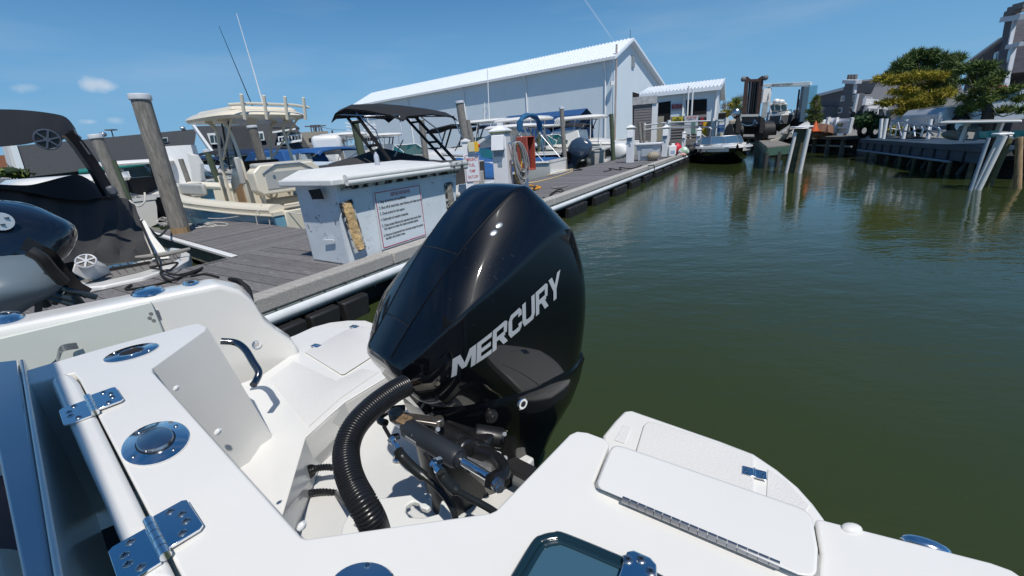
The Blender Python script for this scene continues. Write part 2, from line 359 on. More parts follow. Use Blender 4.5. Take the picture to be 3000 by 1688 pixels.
# ---------------------------------------------------------------- docks
DZ = .42; DO = Vector((-2.25, 3.52, 0)); DA = R(31.5)
DE = Vector((math.sin(DA), math.cos(DA), 0)); DN = Vector((-DE.y, DE.x, 0))
def DK(s, t, z=DZ): return DO + DE * s + DN * t + Vector((0, 0, z))
SLEN = 27.6
dock = thing('main_dock', 'long grey plank dock with black bumpers and white rub rail running away to the right', 'dock', DK(0, 0, 0), 0)
PW = .192
def plank_mesh(name, ln, w=PW - .012, th=.04):
    mb = MB(); mb.box((ln / 2, 0, -th / 2), (ln, w, th)); me = bpy.data.meshes.new(name); me.from_pydata([tuple(p) for p in mb.v], [], mb.f); me.materials.append(wood); return me
pm1 = plank_mesh('plank', 2.38); pm2 = plank_mesh('plank', 2.9)
angN = math.atan2(DN.y, DN.x)
s = -7.0; k = 0
while s < SLEN:
    me = pm1 if s < 3.0 else pm2
    o = bpy.data.objects.new('plank', me); COL.objects.link(o); o.parent = dock
    p = DK(s + PW / 2, .2, DZ + random.uniform(-.0035, .002)) - dock.location
    o.location = p; o.rotation_euler = (random.uniform(-.004, .004), 0, angN + random.uniform(-.0012, .0012)); s += PW; k += 1
mb = MB()
for tt in (.3, 1.3, 2.3): mb.bar(DK(-7, tt, DZ - .13), DK(SLEN, tt, DZ - .13), .08, .17)
mb.bar(DK(3.1, 3.05, DZ - .1), DK(SLEN, 3.05, DZ - .1), .06, .2); mb.bar(DK(-7, 2.5, DZ - .1), DK(1.1, 2.5, DZ - .1), .06, .2)
part('joist', mb, timberd, dock)
# timber edge beams with butt joints
for a, b_ in ((-7, -1.2), (-1.19, 1.62), (1.63, 6.2), (6.21, 11.9), (11.91, 17.4), (17.41, 22.6), (22.61, SLEN)):
    mb = MB(); mb.bar(DK(a, .09, DZ + .035), DK(b_, .09, DZ + .035), .2, .15)
    part('edge_beam', mb, timber, dock, bevel=.022, bseg=3)
for z, h in ((DZ - .115, .14),):
    mb = MB(); mb.bar(DK(-7, .06, z), DK(SLEN, .06, z), .16, h); part('fascia_board', mb, M('fascia_timber', (.12, .15, .15), .85, var=.4, scale=5, stretch=(1, 10, 10), bump=.006), dock, bevel=.01)
mb = MB(); ring = lambda s_: [DK(s_, -.03 - .045 * math.sin(math.pi * i / 8), DZ - .105 - .05 * math.cos(math.pi * i / 8)) for i in range(9)]
mb.loft([ring(-7), ring(-1.25)]); mb.loft([ring(-1.2), ring(11.8)]); mb.loft([ring(11.86), ring(SLEN)])
part('rub_strip', mb, M('rub_white', (.66, .69, .70), .45, var=.1, scale=8), dock)
mb = MB(); mb = MB()
rd = random.Random(8); k = 0
while k < 75:
    sx = -4 + k * PW + PW / 2 + .00; sx = -7 + PW * (int((sx + 7) / PW) + .5); k += 1
    for tt in (.3, 1.3, 2.3):
        for dx in (-.05, .05): mb.disc(DK(sx + dx, tt + rd.uniform(-.01, .01), DZ - .0015), (0, 0, 1), .0065, .003, 6)
part('deck_screw', mb, M('screw_dark', (.03, .03, .03), .6), dock, kind='stuff')
mb = MB(); bo = M('bolt_steel', (.12, .12, .12), .5, .8)
for i in range(120):
    q = -3 + i * .26
    if q < SLEN: mb.disc(DK(q, -.01, DZ - .035), DN * -1, .012, .012, 6); mb.disc(DK(q + .1, -.03, DZ - .185), DN * -1, .01, .012, 6)
part('bolt_row', mb, bo, dock, kind='stuff')
mb = MB(); mb.box((DK(10.3, .35, .0)), (.001, .001, .001))
q = -3.4; i = 0
while q < SLEN - .3:
    if (i % 4) != 3:
        mb = MB(); w_ = .34
        mb.prism([DK(q, -.02, DZ - .19), DK(q + w_, -.02, DZ - .19), DK(q + w_, -.13, DZ - .2), DK(q, -.13, DZ - .2)], [DK(q, .03, -.12), DK(q + w_, .03, -.12), DK(q + w_ - .04, -.12, -.12), DK(q + .04, -.12, -.12)])
        part('bumper', mb, rubber, dock, bevel=.02)
        q += w_ + .04
    else: q += .55
    i += 1
mb = MB(); mb.bar(DK(-7, .25, .08), DK(SLEN, .25, .08), .08, .5); part('float_face', mb, blackm, dock)
mb = MB(); mb.bar(DK(SLEN + .05, 0, DZ - .06), DK(SLEN + .05, 3.1, DZ - .06), .1, .28); part('end_beam', mb, timberd, dock)

fd = thing('finger_dock', 'short plank finger dock with white edge strip beside the tall leaning piling', 'dock', DK(1.9, 2.7, 0), 0)
# its boards run parallel to the main dock
def fedge(t_): return 1.18 + (t_ - 2.6) * .14
def fback(t_): return 2.72 + (t_ - 2.6) * .09
t_ = 2.66; FW = .2
while t_ < 7.0:
    a = fedge(t_); b_ = fback(t_); mb = MB()
    mb.box((0, 0, -.02), (b_ - a, FW - .012, .04))
    o = mesh_ob('plank', mb, wood, fd, smooth=False, local=True); o.location = DK((a + b_) / 2, t_, DZ + random.uniform(-.003, .003)) - fd.location
    o.rotation_euler = (0, 0, math.atan2(DE.y, DE.x)); t_ += FW
mb = MB(); mb.bar(DK(fedge(2.6), 2.6, DZ - .03) - DE * .05, DK(fedge(7), 7.0, DZ - .03) - DE * .05, .09, .05); part('edge_strip', mb, white, fd, bevel=.01)
mb = MB()
for i in range(36):
    q = 2.65 + i * .12; mb.disc(DK(fedge(q) - .012, q, DZ - .004), (0, 0, 1), .006, .004, 6); mb.disc(DK(fedge(q) - .096, q, DZ - .05), DE * -1, .008, .006, 6)
part('screw_row', mb, steel_dark, fd, kind='stuff')
mb = MB(); mb.bar(DK(fedge(2.6), 2.6, DZ - .19), DK(fedge(7), 7.0, DZ - .19), .06, .24); mb.bar(DK(fback(2.6), 2.6, DZ - .12), DK(fback(7), 7.0, DZ - .12), .05, .2); mb.bar(DK(fedge(7), 7.0, DZ - .12), DK(fback(7), 7.0, DZ - .12), .05, .2)
part('side_beam', mb, M('mossy_timber', (.26, .25, .19), .9, var=.45, scale=6, bump=.006), fd)

# ---------------------------------------------------------------- pilings
def piling(utop, vtop, ubase, vbase, zb, d, wpx, mat, label, cap=None, low=None, group='timber pilings around the slips', dd=0):
    """base where its foot shows at level zb or at horizontal distance d; the head leans as the photo shows"""
    B = far(ubase, vbase, d); T = far(utop, vtop, d + dd)
    r = wpx / 2 / FOC * (B - EYE).dot(_f) / math.hypot(1, (ubase - 1500) / FOC)
    ax = (T - B).normalized(); base = B - ax * ((B.z + 1.2) / max(ax.z, .3))
    th = thing('piling', label, 'piling', (base.x, base.y, base.z), 0, group)
    k = 14; L_ = (T - base).length; pts = [base + ax * (L_ * i / k) for i in range(k + 1)]
    mb = MB(); mb.tube(pts, [r * (1.06 - .10 * i / k + random.uniform(-.015, .015)) for i in range(k + 1)], 18)
    mb2 = None
    if low:
        nn = int(k * low[0]); mb = MB(); mb.tube(pts[nn:], [r * (1.06 - .10 * i / k) for i in range(nn, k + 1)], 18)
        m2 = MB(); m2.tube(pts[:nn + 1], [r * (1.075 - .10 * i / k) for i in range(nn + 1)], 18); part('lower_pole', m2, low[1], th)
    part('pole', mb, mat, th)
    if cap:
        mb = MB(); mb.tube([T - ax * .05, T - ax * .0, T + ax * .05], [r * 1.12, r * 1.15, r * 1.1], 18); part('cap', mb, cap, th, bevel=.01)
    return th
capw = M('cap_white', (.62, .64, .66), .5, var=.1)
piling(410, 285, 520, 645, 0, 10.4, 58, pile_m, 'tall weathered piling with a white cap standing at the tip of the finger dock', capw, (.45, pilet))
piling(280, 400, 372, 600, 0, 14.5, 40, pile_m, 'shorter leaning piling with a pale cap behind the covered black boat', capw, (.4, M('piling_mossy', (.13, .14, .06), .9, var=.4, bump=.02)))
piling(333, 470, 382, 590, 0, 13.6, 15, pileg, 'thin green pole leaning against the shorter capped piling')
piling(529, 466, 557, 545, 0, 19, 17, pile_m, 'grey piling right of the round restaurant sign', None, (.45, pilet))
piling(605, 442, 638, 528, 0, 18, 20, pileg, 'greenish piling with a small white cap in front of the blue canopy boat', capw)
piling(738, 372, 768, 470, 0, 20, 29, pile_m, 'thick knotty piling seen through the cream boat windshield', capw, (.35, pilet))
piling(1038, 357, 1056, 440, 0, 19, 24, pileg, 'mossy green piling behind the left leg of the black canopy arch', capw)
piling(1234, 352, 1243, 425, 0, 20, 18, pile_m, 'rope-wrapped piling framed by the right leg of the black canopy arch')
piling(1346, 300, 1362, 400, 0, 19, 23, pile_m, 'tall capped piling right of the black canopy', capw)
piling(1370, 352, 1381, 402, 0, 21, 14, pile_m, 'short dark piling beside the tall capped one')
piling(1645, 317, 1652, 425, 0, 20.5, 13, pile_m, 'slim capped piling right of the folded blue canopy', capw)
piling(1576, 352, 1578, 402, 0, 24, 10, pileg, 'small olive piling behind the folded blue canopy')
piling(1485, 356, 1489, 392, 0, 26, 11, pile_m, 'small grey piling behind the power pedestal roof')
piling(1791, 334, 1794, 402, 0, 25, 13, pileg, 'olive piling in front of the white centre console with rod racks')
piling(1872, 358, 1877, 410, 0, 27, 9, pile_m, 'left one of the twin thin pilings beside the shingled shed')
piling(1884, 362, 1887, 412, 0, 27, 8, pile_m, 'right one of the twin thin pilings beside the shingled shed')
piling(910, 424, 922, 470, 0, 24, 12, pile_m, 'grey piling between the blue canvas boats')
piling(992, 407, 997, 430, 0, 30, 11, pile_m, 'little grey piling above the black snap cover')
piling(2986, 402, 2984, 470, 0, 14.5, 26, pilet, 'tan piling cut by the right edge of the photo')

# ---------------------------------------------------------------- fibreglass dock box with fuelling notice
bx = thing('dock_box', 'big worn white fibreglass box with a fuelling notice on the dock edge', 'dock box', DK(2.2, .7, DZ), 0)
pf = DK(0, .30, 0)                                      # front face plane
def F(u, v, o=0): return onpl(u, v, pf - DN * o, DN)
A0 = at(929, 758, DZ + .01); B0 = at(1042, 782, DZ + .01); 
b0 = F(1042, 782); ft = F(988, 540); ft = ft; fr = F(1316, 492)
def sz(p): r_ = p - DO; return r_.dot(DE), r_.dot(DN), p.z
s0, _, _z = sz(b0); s1 = 3.3; zt = ft.z; 
w0 = 1.0
botp = [DK(s0, .33), DK(s1, .33), DK(s1, .33 + w0 * .9), DK(s0 + .03, 1.14)]
sft = sz(ft)[0]
tl = onpl(864, 556, DK(sft, 0, 0), DE)
topp = [DK(sft, .29, zt), DK(s1 + .12, .29, zt), DK(s1 + .12, sz(tl)[1], zt), DK(sft, sz(tl)[1], zt)]
zt_l = tl.z
topp[3].z = zt + .0
# chamfered front-left corner like the moulding
def chamf(pp, c=.16):
    return [pp[0] + DE * c, pp[1], pp[2], pp[3], pp[0] + DN * c * 0.55]
mb = MB(); mb.prism(chamf(topp, .10), chamf(botp, .17)); part('body', mb, boxm, bx, bevel=.02, bseg=3)
# lid: level rim band, sloping top, rolled front edge
W1 = sz(tl)[1] + .10
LZ = zt + .0
l0 = sft - .13; l1 = s1 + .24; ta = .19; tb = W1
mb = MB()
mb.prism([DK(l0, ta + .03, LZ + .06), DK(l1, ta + .03, LZ + .06), DK(l1, tb, LZ + .06), DK(l0, tb, LZ + .06)], [DK(l0, ta + .03, LZ - .01), DK(l1, ta + .03, LZ - .01), DK(l1, tb, LZ - .01), DK(l0, tb, LZ - .01)])
mb.prism([DK(l0 + .22, ta + .20, LZ + .115), DK(l1 - .5, ta + .20, LZ + .115), DK(l1 - .5, tb - .12, LZ + .16), DK(l0 + .22, tb - .12, LZ + .16)], [DK(l0 + .02, ta + .04, LZ + .059), DK(l1 - .3, ta + .04, LZ + .059), DK(l1 - .3, tb - .01, LZ + .059), DK(l0 + .02, tb - .01, LZ + .059)])
part('lid', mb, boxtop, bx, bevel=.015, bseg=3)
mb = MB(); mb.tube([DK(l0 + .16, ta, LZ + .055), DK(l1 - .45, ta, LZ + .055)], .042, 14); mb.tube([DK(l0 + .16, ta - .012, LZ + .01), DK(l1 - .45, ta - .012, LZ + .01)], .034, 14)
part('rolled_edge', mb, boxtop, bx)
mb = MB(); mb.tube([DK(l1 - .44, ta + .005, LZ + .05), DK(l1, ta + .005, LZ + .05)], .05, 14); mb.tube([DK(l1 - .44, ta - .01, LZ - .0), DK(l1 - .02, ta - .01, LZ - .0)], .032, 14)
part('worn_roll', mb, M('worn_lid_end', (.42, .44, .43), .6, var=.1, spots=((.015, .015, .015), .54, 9)), bx)
mb = MB(); mb.bar(DK(l0 + .15, .280, LZ - .045), DK(l1 - .1, .280, LZ - .045), .012, .06); part('seal', mb, M('worn_seal', (.02, .02, .02), .8, spots=((.5, .52, .52), .5, 9)), bx)
# notice board
q0 = F(1092, 562, .03); q1 = F(1272, 530, .03); q2 = F(1290, 712, .03); q3 = F(1124, 732, .03)
sl0 = (sz(q0)[0] + sz(q3)[0]) / 2; sl1 = sl0 + .82; zt1 = sz(q0)[2] ; zb1 = sz(q3)[2]
yN = .285
mb = MB(); mb.prism([DK(sl0, yN - .012, zt1), DK(sl1, yN - .012, zt1), DK(sl1, yN + .006, zt1), DK(sl0, yN + .006, zt1)], [DK(sl0, yN - .012 + .0, zb1), DK(sl1, yN - .012, zb1), DK(sl1, yN + .006, zb1), DK(sl0, yN + .006, zb1)])
nb = part('notice_board', mb, M('notice_white', (.66, .72, .76), .35, var=.03, scale=3), bx)
mb = MB()
for a, b_, c, d_ in ((sl0 + .018, zt1 - .02, sl1 - .018, zt1 - .02), (sl0 + .018, zb1 + .02, sl1 - .018, zb1 + .02), (sl0 + .018, zt1 - .02, sl0 + .018, zb1 + .02), (sl1 - .018, zt1 - .02, sl1 - .018, zb1 + .02)):
    mb.bar(DK(a, yN - .0135, b_), DK(c, yN - .0135, d_), .003, .010, up=(DE if a == c else (0, 0, 1)))
part('border', mb, M('border_red', (.42, .04, .07), .5, spots=((.6, .66, .7), .58, 8)), nb, smooth=False)
H_ = zt1 - zb1
def line(tx, sx, zf, h, w=None, m=None):
    put_text(tx, DK(sl0 + sx, yN - .0135, zt1 - H_ * zf), DE, (0, 0, 1), size=h, w=w, mat=m or ink, parent=nb, ext=.001, name='lettering', off=.02)
line('BEFORE REFUELING', .27, .125, .06, .34, m=M('faded_red_ink', (.45, .12, .14), .6))
inkf = M('faded_ink', (.06, .07, .09), .6)
for i, (tx, zf) in enumerate((('1. Stop all engines and auxiliaries.', .225), ('2. Shut off all electricity, open flames, and heat sources.', .325), ('3. Check engine for fuel vapors.', .425), ('4. Extinguish all smoking materials.', .525), ('5. Close access fittings and openings that could allow', .63), ('    fuel vapors to enter the boats enclosed spaces.', .69), ('6. Remove all personnel from the boat except the person', .80), ('    handling the fueling hose.', .86))):
    line(tx.strip(), .05 if tx[0] != ' ' else .075, zf, .046, .0132 * len(tx.strip()), m=ink)
# exposed foam patches, each a recess frame with a rough cushion of foam
def patch(u0, v0, u1, v1, mt, out=.03, wd=.13):
    a = F(u0, v0, out * .3); c = F(u1, v1, out * .3); g = MB(); g.bar(a, c, wd + .05, .02, up=DN * -1); part('patch_frame', g, M('worn_seal', (.02, .02, .02), .8), bx)
    g = MB(); k = 10; ax = c - a
    rg = []
    for i in range(k + 1):
        f = i / k; p = a + ax * (.04 + .92 * f) - DN * .012; hw = wd / 2 * (1 - .25 * (2 * f - 1) ** 6) + random.uniform(-.006, .006); tk = .028 + random.uniform(-.006, .006)
        rg.append([p + DE * -hw, p + DE * (-hw * .7) - DN * tk, p + DE * 0 - DN * (tk * 1.3), p + DE * (hw * .7) - DN * tk, p + DE * hw])
    g.loft(rg); part('foam_patch', g, mt, bx)
patch(1012, 590, 1056, 735, foam, wd=.125)
patch(1312, 535, 1322, 610, M('grey_foam', (.24, .23, .2), .9, var=.4, scale=12, bump=.02), wd=.12)
mb = MB(); pl = DK(sft - .005 + .02, 0, 0)
def Lf(u, v, o=0):
    g = onpl(u, v, DK(s0 - .02 - o, 0, 0), DE); return g
vc = [Lf(905, 557, .08), Lf(938, 553, .08), Lf(950, 583, .07), Lf(918, 584, .07)]
mb.prism([p - DE * .012 for p in vc], vc); vt = part('vent_plate', mb, blackm, bx)
mb = MB()
for i in range(8):
    x_, y_ = (.15, .15) if i == 0 else ((i % 3) * .35 + .15, (i // 3) * .34 + .15); p = vc[0].lerp(vc[1], x_).lerp(vc[3].lerp(vc[2], x_), y_); mb.disc(p - DE * .012, -DE, .006, .004, 8)
part('rivet', mb, chromeb, vt)
mb = MB(); a = Lf(948, 703, -.02 + .03); b_ = Lf(978, 704, -.02 + .03); mb.bar(a, b_, .02, .018); part('handle', mb, boxm, bx)
# bottle left on the lid
bp = DK(sz(F(1100, 470))[0], .75, LZ + .23)
bp = dep(1104, 470, 6.4)
mb = MB(); zb_ = LZ + .14; pbt = onpl(1104, 470, DK(0, .72, 0), DN); pbt.z = LZ + .135
mb.tube([pbt + Vector((0, 0, z)) for z in (0, .01, .11, .13, .15, .17)], [.03, .033, .033, .028, .014, .012], 14)
bt = solo('bottle', mb, M('bottle_clear', (.45, .48, .55), .15), 'small clear bottle with a dark cap standing on the dock box lid', 'bottle')
mb = MB(); mb.tube([pbt + Vector((0, 0, .17)), pbt + Vector((0, 0, .2))], [.015, .013], 12); part('cap', mb, blackp, bt)

# ---------------------------------------------------------------- pedestals, posts and signs
def pedestal(base, h, w, label, full=True, rz=None, yel=True):
    rz = R(-20) if rz is None else rz
    th = thing('power_pedestal', label, 'power pedestal', base, rz, 'white power pedestals along the dock')
    g = MB(); g.box((0, 0, h * .42), (w, w, h * .84)); part('post', g, whitep, th, local=True, bevel=.008)
    g = MB(); hw = w * .62; g.box((0, 0, h * .865), (w * .95, w * .95, h * .05)); part('neck', g, M('pedestal_grey', (.40, .47, .53), .5), th, local=True)
    g = MB(); g.box((0, 0, h * .885), (hw * 2, hw * 2, .02)); g.loft([[(x * hw, y * hw, h * .893) for x, y in ((-1, -1), (1, -1), (1, 1), (-1, 1))], [(x * hw * .28, y * hw * .28, h * .955) for x, y in ((-1, -1), (1, -1), (1, 1), (-1, 1))]])
    g.box((0, 0, h * .975), (hw * .5, hw * .5, h * .045)); part('roof', g, whitep, th, local=True)
    if yel: g = MB(); g.box((0, 0, h * .872), (hw * 1.9, hw * 1.9, .022)); part('lens', g, M('lens_yellow', (.45, .40, .03), .4), th, local=True)
    g = MB(); a = w * .5; g.loft([[(-a * .85, -a, h * .84), (a * .85, -a, h * .84), (a * .85, -a - .05, h * .83), (-a * .85, -a - .05, h * .83)], [(-a * .85, -a, h * .66), (a * .85, -a, h * .66), (a * .85, -a - .13, h * .64), (-a * .85, -a - .13, h * .64)]])
    part('outlet_hood', g, whitep, th, local=True, bevel=.005)
    g = MB(); g.box((0, -a - .003, h * .45), (a * .6, .016, h * .06)); part('breaker_door', g, M('meter_grey', (.25, .32, .38), .4), th, local=True); g = MB(); g.box((0, -a - .004, h * .60), (a * 1.5, .02, h * .09)); part('meter_panel', g, M('meter_grey', (.25, .32, .38), .4), th, local=True)
    return th
pb = far(1478, 560, 10.6); pb.z = DZ
ped = pedestal(pb, 1.70, .36, 'nearest white power pedestal with a grey hose hung on its side')
for (u, v, d, sc_, lab) in ((1846, 466, 20.5, 1.0, 'white power pedestal beside the white dock locker'), (1948, 442, 24.0, .95, 'white power pedestal behind the white jug and red bag'), (2046, 420, 27.2, .8, 'smallest white power pedestal near the far end of the dock'), (2004, 405, 29.5, .7, 'white power pedestal left of the smallest one, half behind the low white rail')):
    p_ = far(u, v, d); p_.z = DZ; c_ = copy_thing(ped, p_, R(-30), lab, group='white power pedestals along the dock'); c_.scale = (sc_ * .8, sc_ * .8, sc_ * .98)
# coil of grey hose with a yellow one among it
hc = pb + Vector((.36, -.12, 1.22)); hx = Vector((.93, .36, 0)).normalized()
hs = thing('hose_coil', 'long loops of grey hose with a yellow cord hung between pedestal and red cabinet', 'hose', hc)
mb = MB()
for i in range(15):
    wd = random.uniform(.10, .19); lg = random.uniform(.62, 1.0); ox = random.uniform(-.04, .06); dp = random.uniform(-.12, .03)
    pts = [hc + hx * (ox + wd * math.sin(a) + .12 * (1 - math.cos(a)) / 2) + Vector((0, dp * 1, (math.cos(a) - 1) * lg / 2 + .02)) for a in [2 * math.pi * j / 22 for j in range(23)]]
    mb.tube(pts, .014, 7)
part('grey_loops', mb, hosegrey, hs)
mb = MB()
for i in range(3):
    wd = random.uniform(.08, .15); lg = random.uniform(.5, .95)
    mb.tube([hc + hx * (.02 * i + wd * math.sin(a)) + Vector((0, .02, (math.cos(a) - 1) * lg / 2 - .03)) for a in [2 * math.pi * j / 18 for j in range(19)]], .014, 7)
part('yellow_loops', mb, M('yellow_hose', (.60, .36, .05), .5), hs)
mb = MB(); mb.bar(pb + Vector((.12, -.08, 1.22)), hc + hx * .1 + Vector((0, 0, .02)), .03, .04); part('hook', mb, alum, hs)
# red cabinet on its white post
rb = far(1545, 540, 11.3); rb.z = DZ
th = thing('fire_cabinet_post', 'white post carrying an open faded red extinguisher cabinet beside the hose', 'cabinet', rb, R(-38))
g = MB(); g.box((-.08, 0, .62), (.15, .15, 1.24)); g.loft([[(x * .1 - .08, y * .1, 1.24) for x, y in ((-1, -1), (1, -1), (1, 1), (-1, 1))], [(x * .01 - .08, y * .01, 1.30) for x, y in ((-1, -1), (1, -1), (1, 1), (-1, 1))]]); part('post', g, whitep, th, local=True)
g = MB(); x0, x1, y0, y1, z0, z1 = -.02, .28, -.30, .0, .56, 1.34
g.box((-.02, -.16, .95), (.03, .34, .8)); g.box((.13, .01, .95), (.30, .03, .8)); g.box((.13, -.16, 1.34), (.33, .34, .03)); g.box((.13, -.16, .56), (.33, .34, .03)); g.box((.13, -.33, .95), (.33, .03, .8))
cb_ = part('cabinet', g, red, th, local=True, bevel=.012)
g = MB(); g.box((.10, -.16, .95), (.02, .28, .74)); part('cabinet_lining', g, redin, th, local=True)
g = MB(); g.box((.14, -.348, .88), (.11, .004, .30)); lb_ = part('cabinet_label', g, white, th, local=True)
g = MB(); g.tube([(.18, -.16, .62), (.18, -.16, 1.0), (.18, -.16, 1.05), (.18, -.16, 1.12)], [.06, .06, .03, .025], 12); part('extinguisher', g, M('extinguisher_dark', (.10, .015, .015), .3), th, local=True)
# emergency shut-off sign on its post
sp = far(1388, 562, 10.0); sp.z = DZ
th = thing('shutoff_sign_post', 'white post with the EMERGENCY FUEL PUMP SHUT-OFF sign and a yellow switch box', 'sign post', sp, R(4))
g = MB(); g.box((-.08, .10, .66), (.17, .17, 1.32)); g.box((-.08, .10, 1.335), (.22, .22, .03)); g.loft([[(x * .1 - .08, y * .1 + .1, 1.35) for x, y in ((-1, -1), (1, -1), (1, 1), (-1, 1))], [(x * .01 - .08, y * .01 + .1, 1.39) for x, y in ((-1, -1), (1, -1), (1, 1), (-1, 1))]]); part('post', g, whitep, th, local=True)
g = MB(); hw, hh, rr = .165, .30, .035; zc = .74
oc = [(sx * (hw - rr) + rr * math.cos(a), 0, zc + sz_ * (hh - rr) + rr * math.sin(a)) for sx, sz_, a0 in ((1, 1, 0), (-1, 1, 90), (-1, -1, 180), (1, -1, 270)) for a in [R(a0 + 30 * k_) for k_ in range(4)]]
g.loft([[Vector(p) + Vector((.02, -.004, 0)) for p in oc], [Vector(p) + Vector((.02, .004, 0)) for p in oc]]); pl_ = part('sign_plate', g, M('sign_face', (.68, .72, .75), .35), th, local=True)
g = MB(); ins = [Vector(((p[0]) * .93 + .02, -.0065, zc + (p[2] - zc) * .962)) for p in oc]; g.tube(ins + [ins[0], ins[1]], .004, 6); part('sign_border', g, redp, th, local=True)
for tx, z, w_ in (('EMERGENCY', .90, .27), ('FUEL', .775, .125), ('PUMP', .645, .125), ('SHUT-OFF', .515, .23)):
    vs_, fs_ = text_mesh(tx, 1, 0, .018); xa = min(v_.x for v_ in vs_); xb = max(v_.x for v_ in vs_); ya = min(v_.y for v_ in vs_); yb = max(v_.y for v_ in vs_)
    g = MB(); g.add([((v_.x - (xa + xb) / 2) / (xb - xa) * w_ + .02, -.0055, z + (v_.y - ya) / (yb - ya) * .07) for v_ in vs_], fs_); part('lettering', g, redp, th, local=True, smooth=False)
g = MB(); g.box((.05, -.02, 1.20), (.17, .10, .20)); part('switch_box', g, M('box_cream', (.62, .58, .40), .5), th, local=True, bevel=.008)
g = MB(); g.box((.15, -.02, 1.20), (.09, .11, .21)); part('switch_face', g, yellow, th, local=True, bevel=.006)
g = MB(); g.disc((.2, -.02, 1.22), (1, -.3, 0), .035, .03, 14); part('red_button', g, redp, th, local=True)
g = MB(); g.box((.05, .02, 1.06), (.10, .05, .1)); part('conduit', g, alum, th, local=True)
# grey steps post next to the sign
gp = far(1413, 556, 10.2); gp.z = DZ
g = MB(); g.box((gp.x, gp.y, DZ + .33), (.12, .10, .66)); g.loft([[gp + Vector((x * .06 - .1, y * .04, .55)) for x, y in ((-1, -1), (1, -1), (1, 1), (-1, 1))], [gp + Vector((x * .03 - .04, y * .03, .86)) for x, y in ((-1, -1), (1, -1), (1, 1), (-1, 1))]])
solo('grey_post', g, M('grey_plastic', (.34, .34, .33), .5), 'short grey post with a rounded fin right of the shut-off sign', 'post', bevel=.01)

# ---------------------------------------------------------------- ropes, cleats and small things on the dock
def cleat(p, rz, sc_, label, mat=None):
    g = MB(); g.box((0, 0, .012), (.14, .06, .024)); g.tube([(-.04, 0, .02), (-.045, 0, .065)], .014, 8); g.tube([(.04, 0, .02), (.045, 0, .065)], .014, 8)
    g.tube([(-.17, 0, .085), (-.12, 0, .078), (0, 0, .072), (.12, 0, .078), (.17, 0, .085)], [.011, .016, .019, .016, .011], 10)
    g.v = [Vector(p) + Matrix.Rotation(rz, 3, 'Z') @ (q * sc_) for q in g.v]
    return solo('dock_cleat', g, mat or M('cleat_galvanised', (.22, .22, .21), .6, .3, var=.2, scale=20), label, 'cleat', 'cleats on the docks')
def rope(name, pts, r, mat, label, cat='rope', sm=5, n=7, group='ropes on the dock'):
    g = MB(); g.tube(spline(pts, sm), r, n); return solo(name, g, mat, label, cat, group)
def messy(c, rx, ry, n, z=.012, rz=0, seed=0):
    rd = random.Random(seed); out = []
    for i in range(n):
        a = i * 2.3 + rd.uniform(-.5, .5); k_ = rd.uniform(.5, 1); p = Vector((rx * k_ * math.cos(a), ry * k_ * math.sin(a), z + rd.uniform(0, .03)))
        out.append(Vector(c) + Matrix.Rotation(rz, 3, 'Z') @ p)
    return out
cl = at(530, 775, DZ); cleat(at(490, 772, DZ), DA * 0 + R(35), 1.75, 'large cleat wrapped in black rope beside the swim platform of the black boat', M('cleat_old', (.24, .23, .21), .7, var=.2))
Z1 = DZ + .015
rope('black_rope_tangle', [at(372, 842, Z1), at(385, 835, Z1), at(370, 848, Z1), at(440, 838, Z1), at(500, 822, Z1), at(560, 800, Z1 + .02), at(588, 788, Z1), at(520, 806, Z1 + .03), at(470, 790, Z1 + .05), at(440, 784, Z1 + .08), at(480, 776, Z1 + .09), at(520, 770, Z1 + .08), at(500, 790, Z1 + .05), at(470, 800, Z1 + .03), at(500, 822, Z1 + .02), at(540, 806, Z1), at(580, 790, Z1), at(592, 785, Z1), at(560, 808, Z1), at(600, 803, Z1), at(640, 812, Z1)], .013, rope_b, 'tangled black rope around the large cleat by the white gunwale')
cleat(at(590, 640, DZ), R(20), 1.2, 'small cleat at the outer end of the finger dock')
wr = [at(560 + 40 * math.cos(a * 1.1) + a * 6, 663 + 6 * math.sin(a * 1.1) - a * .5, DZ + .012 + .004 * (a % 3)) for a in range(16)]
rope('white_rope_coil', wr, .012, rope_w, 'pile of white rope lying on the finger dock by the tall piling', sm=4)
rope('black_rope_coil', [at(500 + 28 * math.cos(a * 1.4) + a * 2, 652 + 5 * math.sin(a * 1.4), DZ + .02 + .02 * (a % 3)) for a in range(14)], .013, rope_b, 'dark rope heap between the tall piling and the white coil', sm=4)
rope('grey_rope_bundle', [at(480 + 22 * math.cos(a * 1.9), 655 - a * .9 + 10 * math.sin(a * 1.9), DZ + .02 + .012 * a) for a in range(12)], .014, rope_w, 'knotted grey rope on the left corner of the finger dock', sm=4)
c1 = at(1640, 562, DZ); cleat(c1 + Vector((0, 0, .0)), R(30), 1.5, 'cleat with black rope near the edge beam behind the outboard cowl')
rope('black_rope_loops', [at(1592, 578, Z1), at(1600, 582, Z1), at(1625, 575, Z1 + .03), at(1650, 560, Z1 + .1), at(1635, 556, Z1 + .1), at(1610, 574, Z1), at(1640, 580, Z1), at(1655, 568, Z1 + .06), at(1630, 562, Z1 + .1), at(1600, 586, Z1)], .013, rope_b, 'black rope looped on the nearest far-side cleat')
cleat(at(1566, 558, DZ), R(80), 1.3, 'black upright cleat beside the yellow rope', blackp)
yl = [at(1535 + 42 * math.cos(a * 1.7) + (a % 4) * 3, 549 + 7 * math.sin(a * 1.7), DZ + .015 + .006 * (a % 5)) for a in range(34)]
rope('yellow_rope', yl, .011, rope_y, 'heap of yellow rope behind the outboard motor', sm=4)
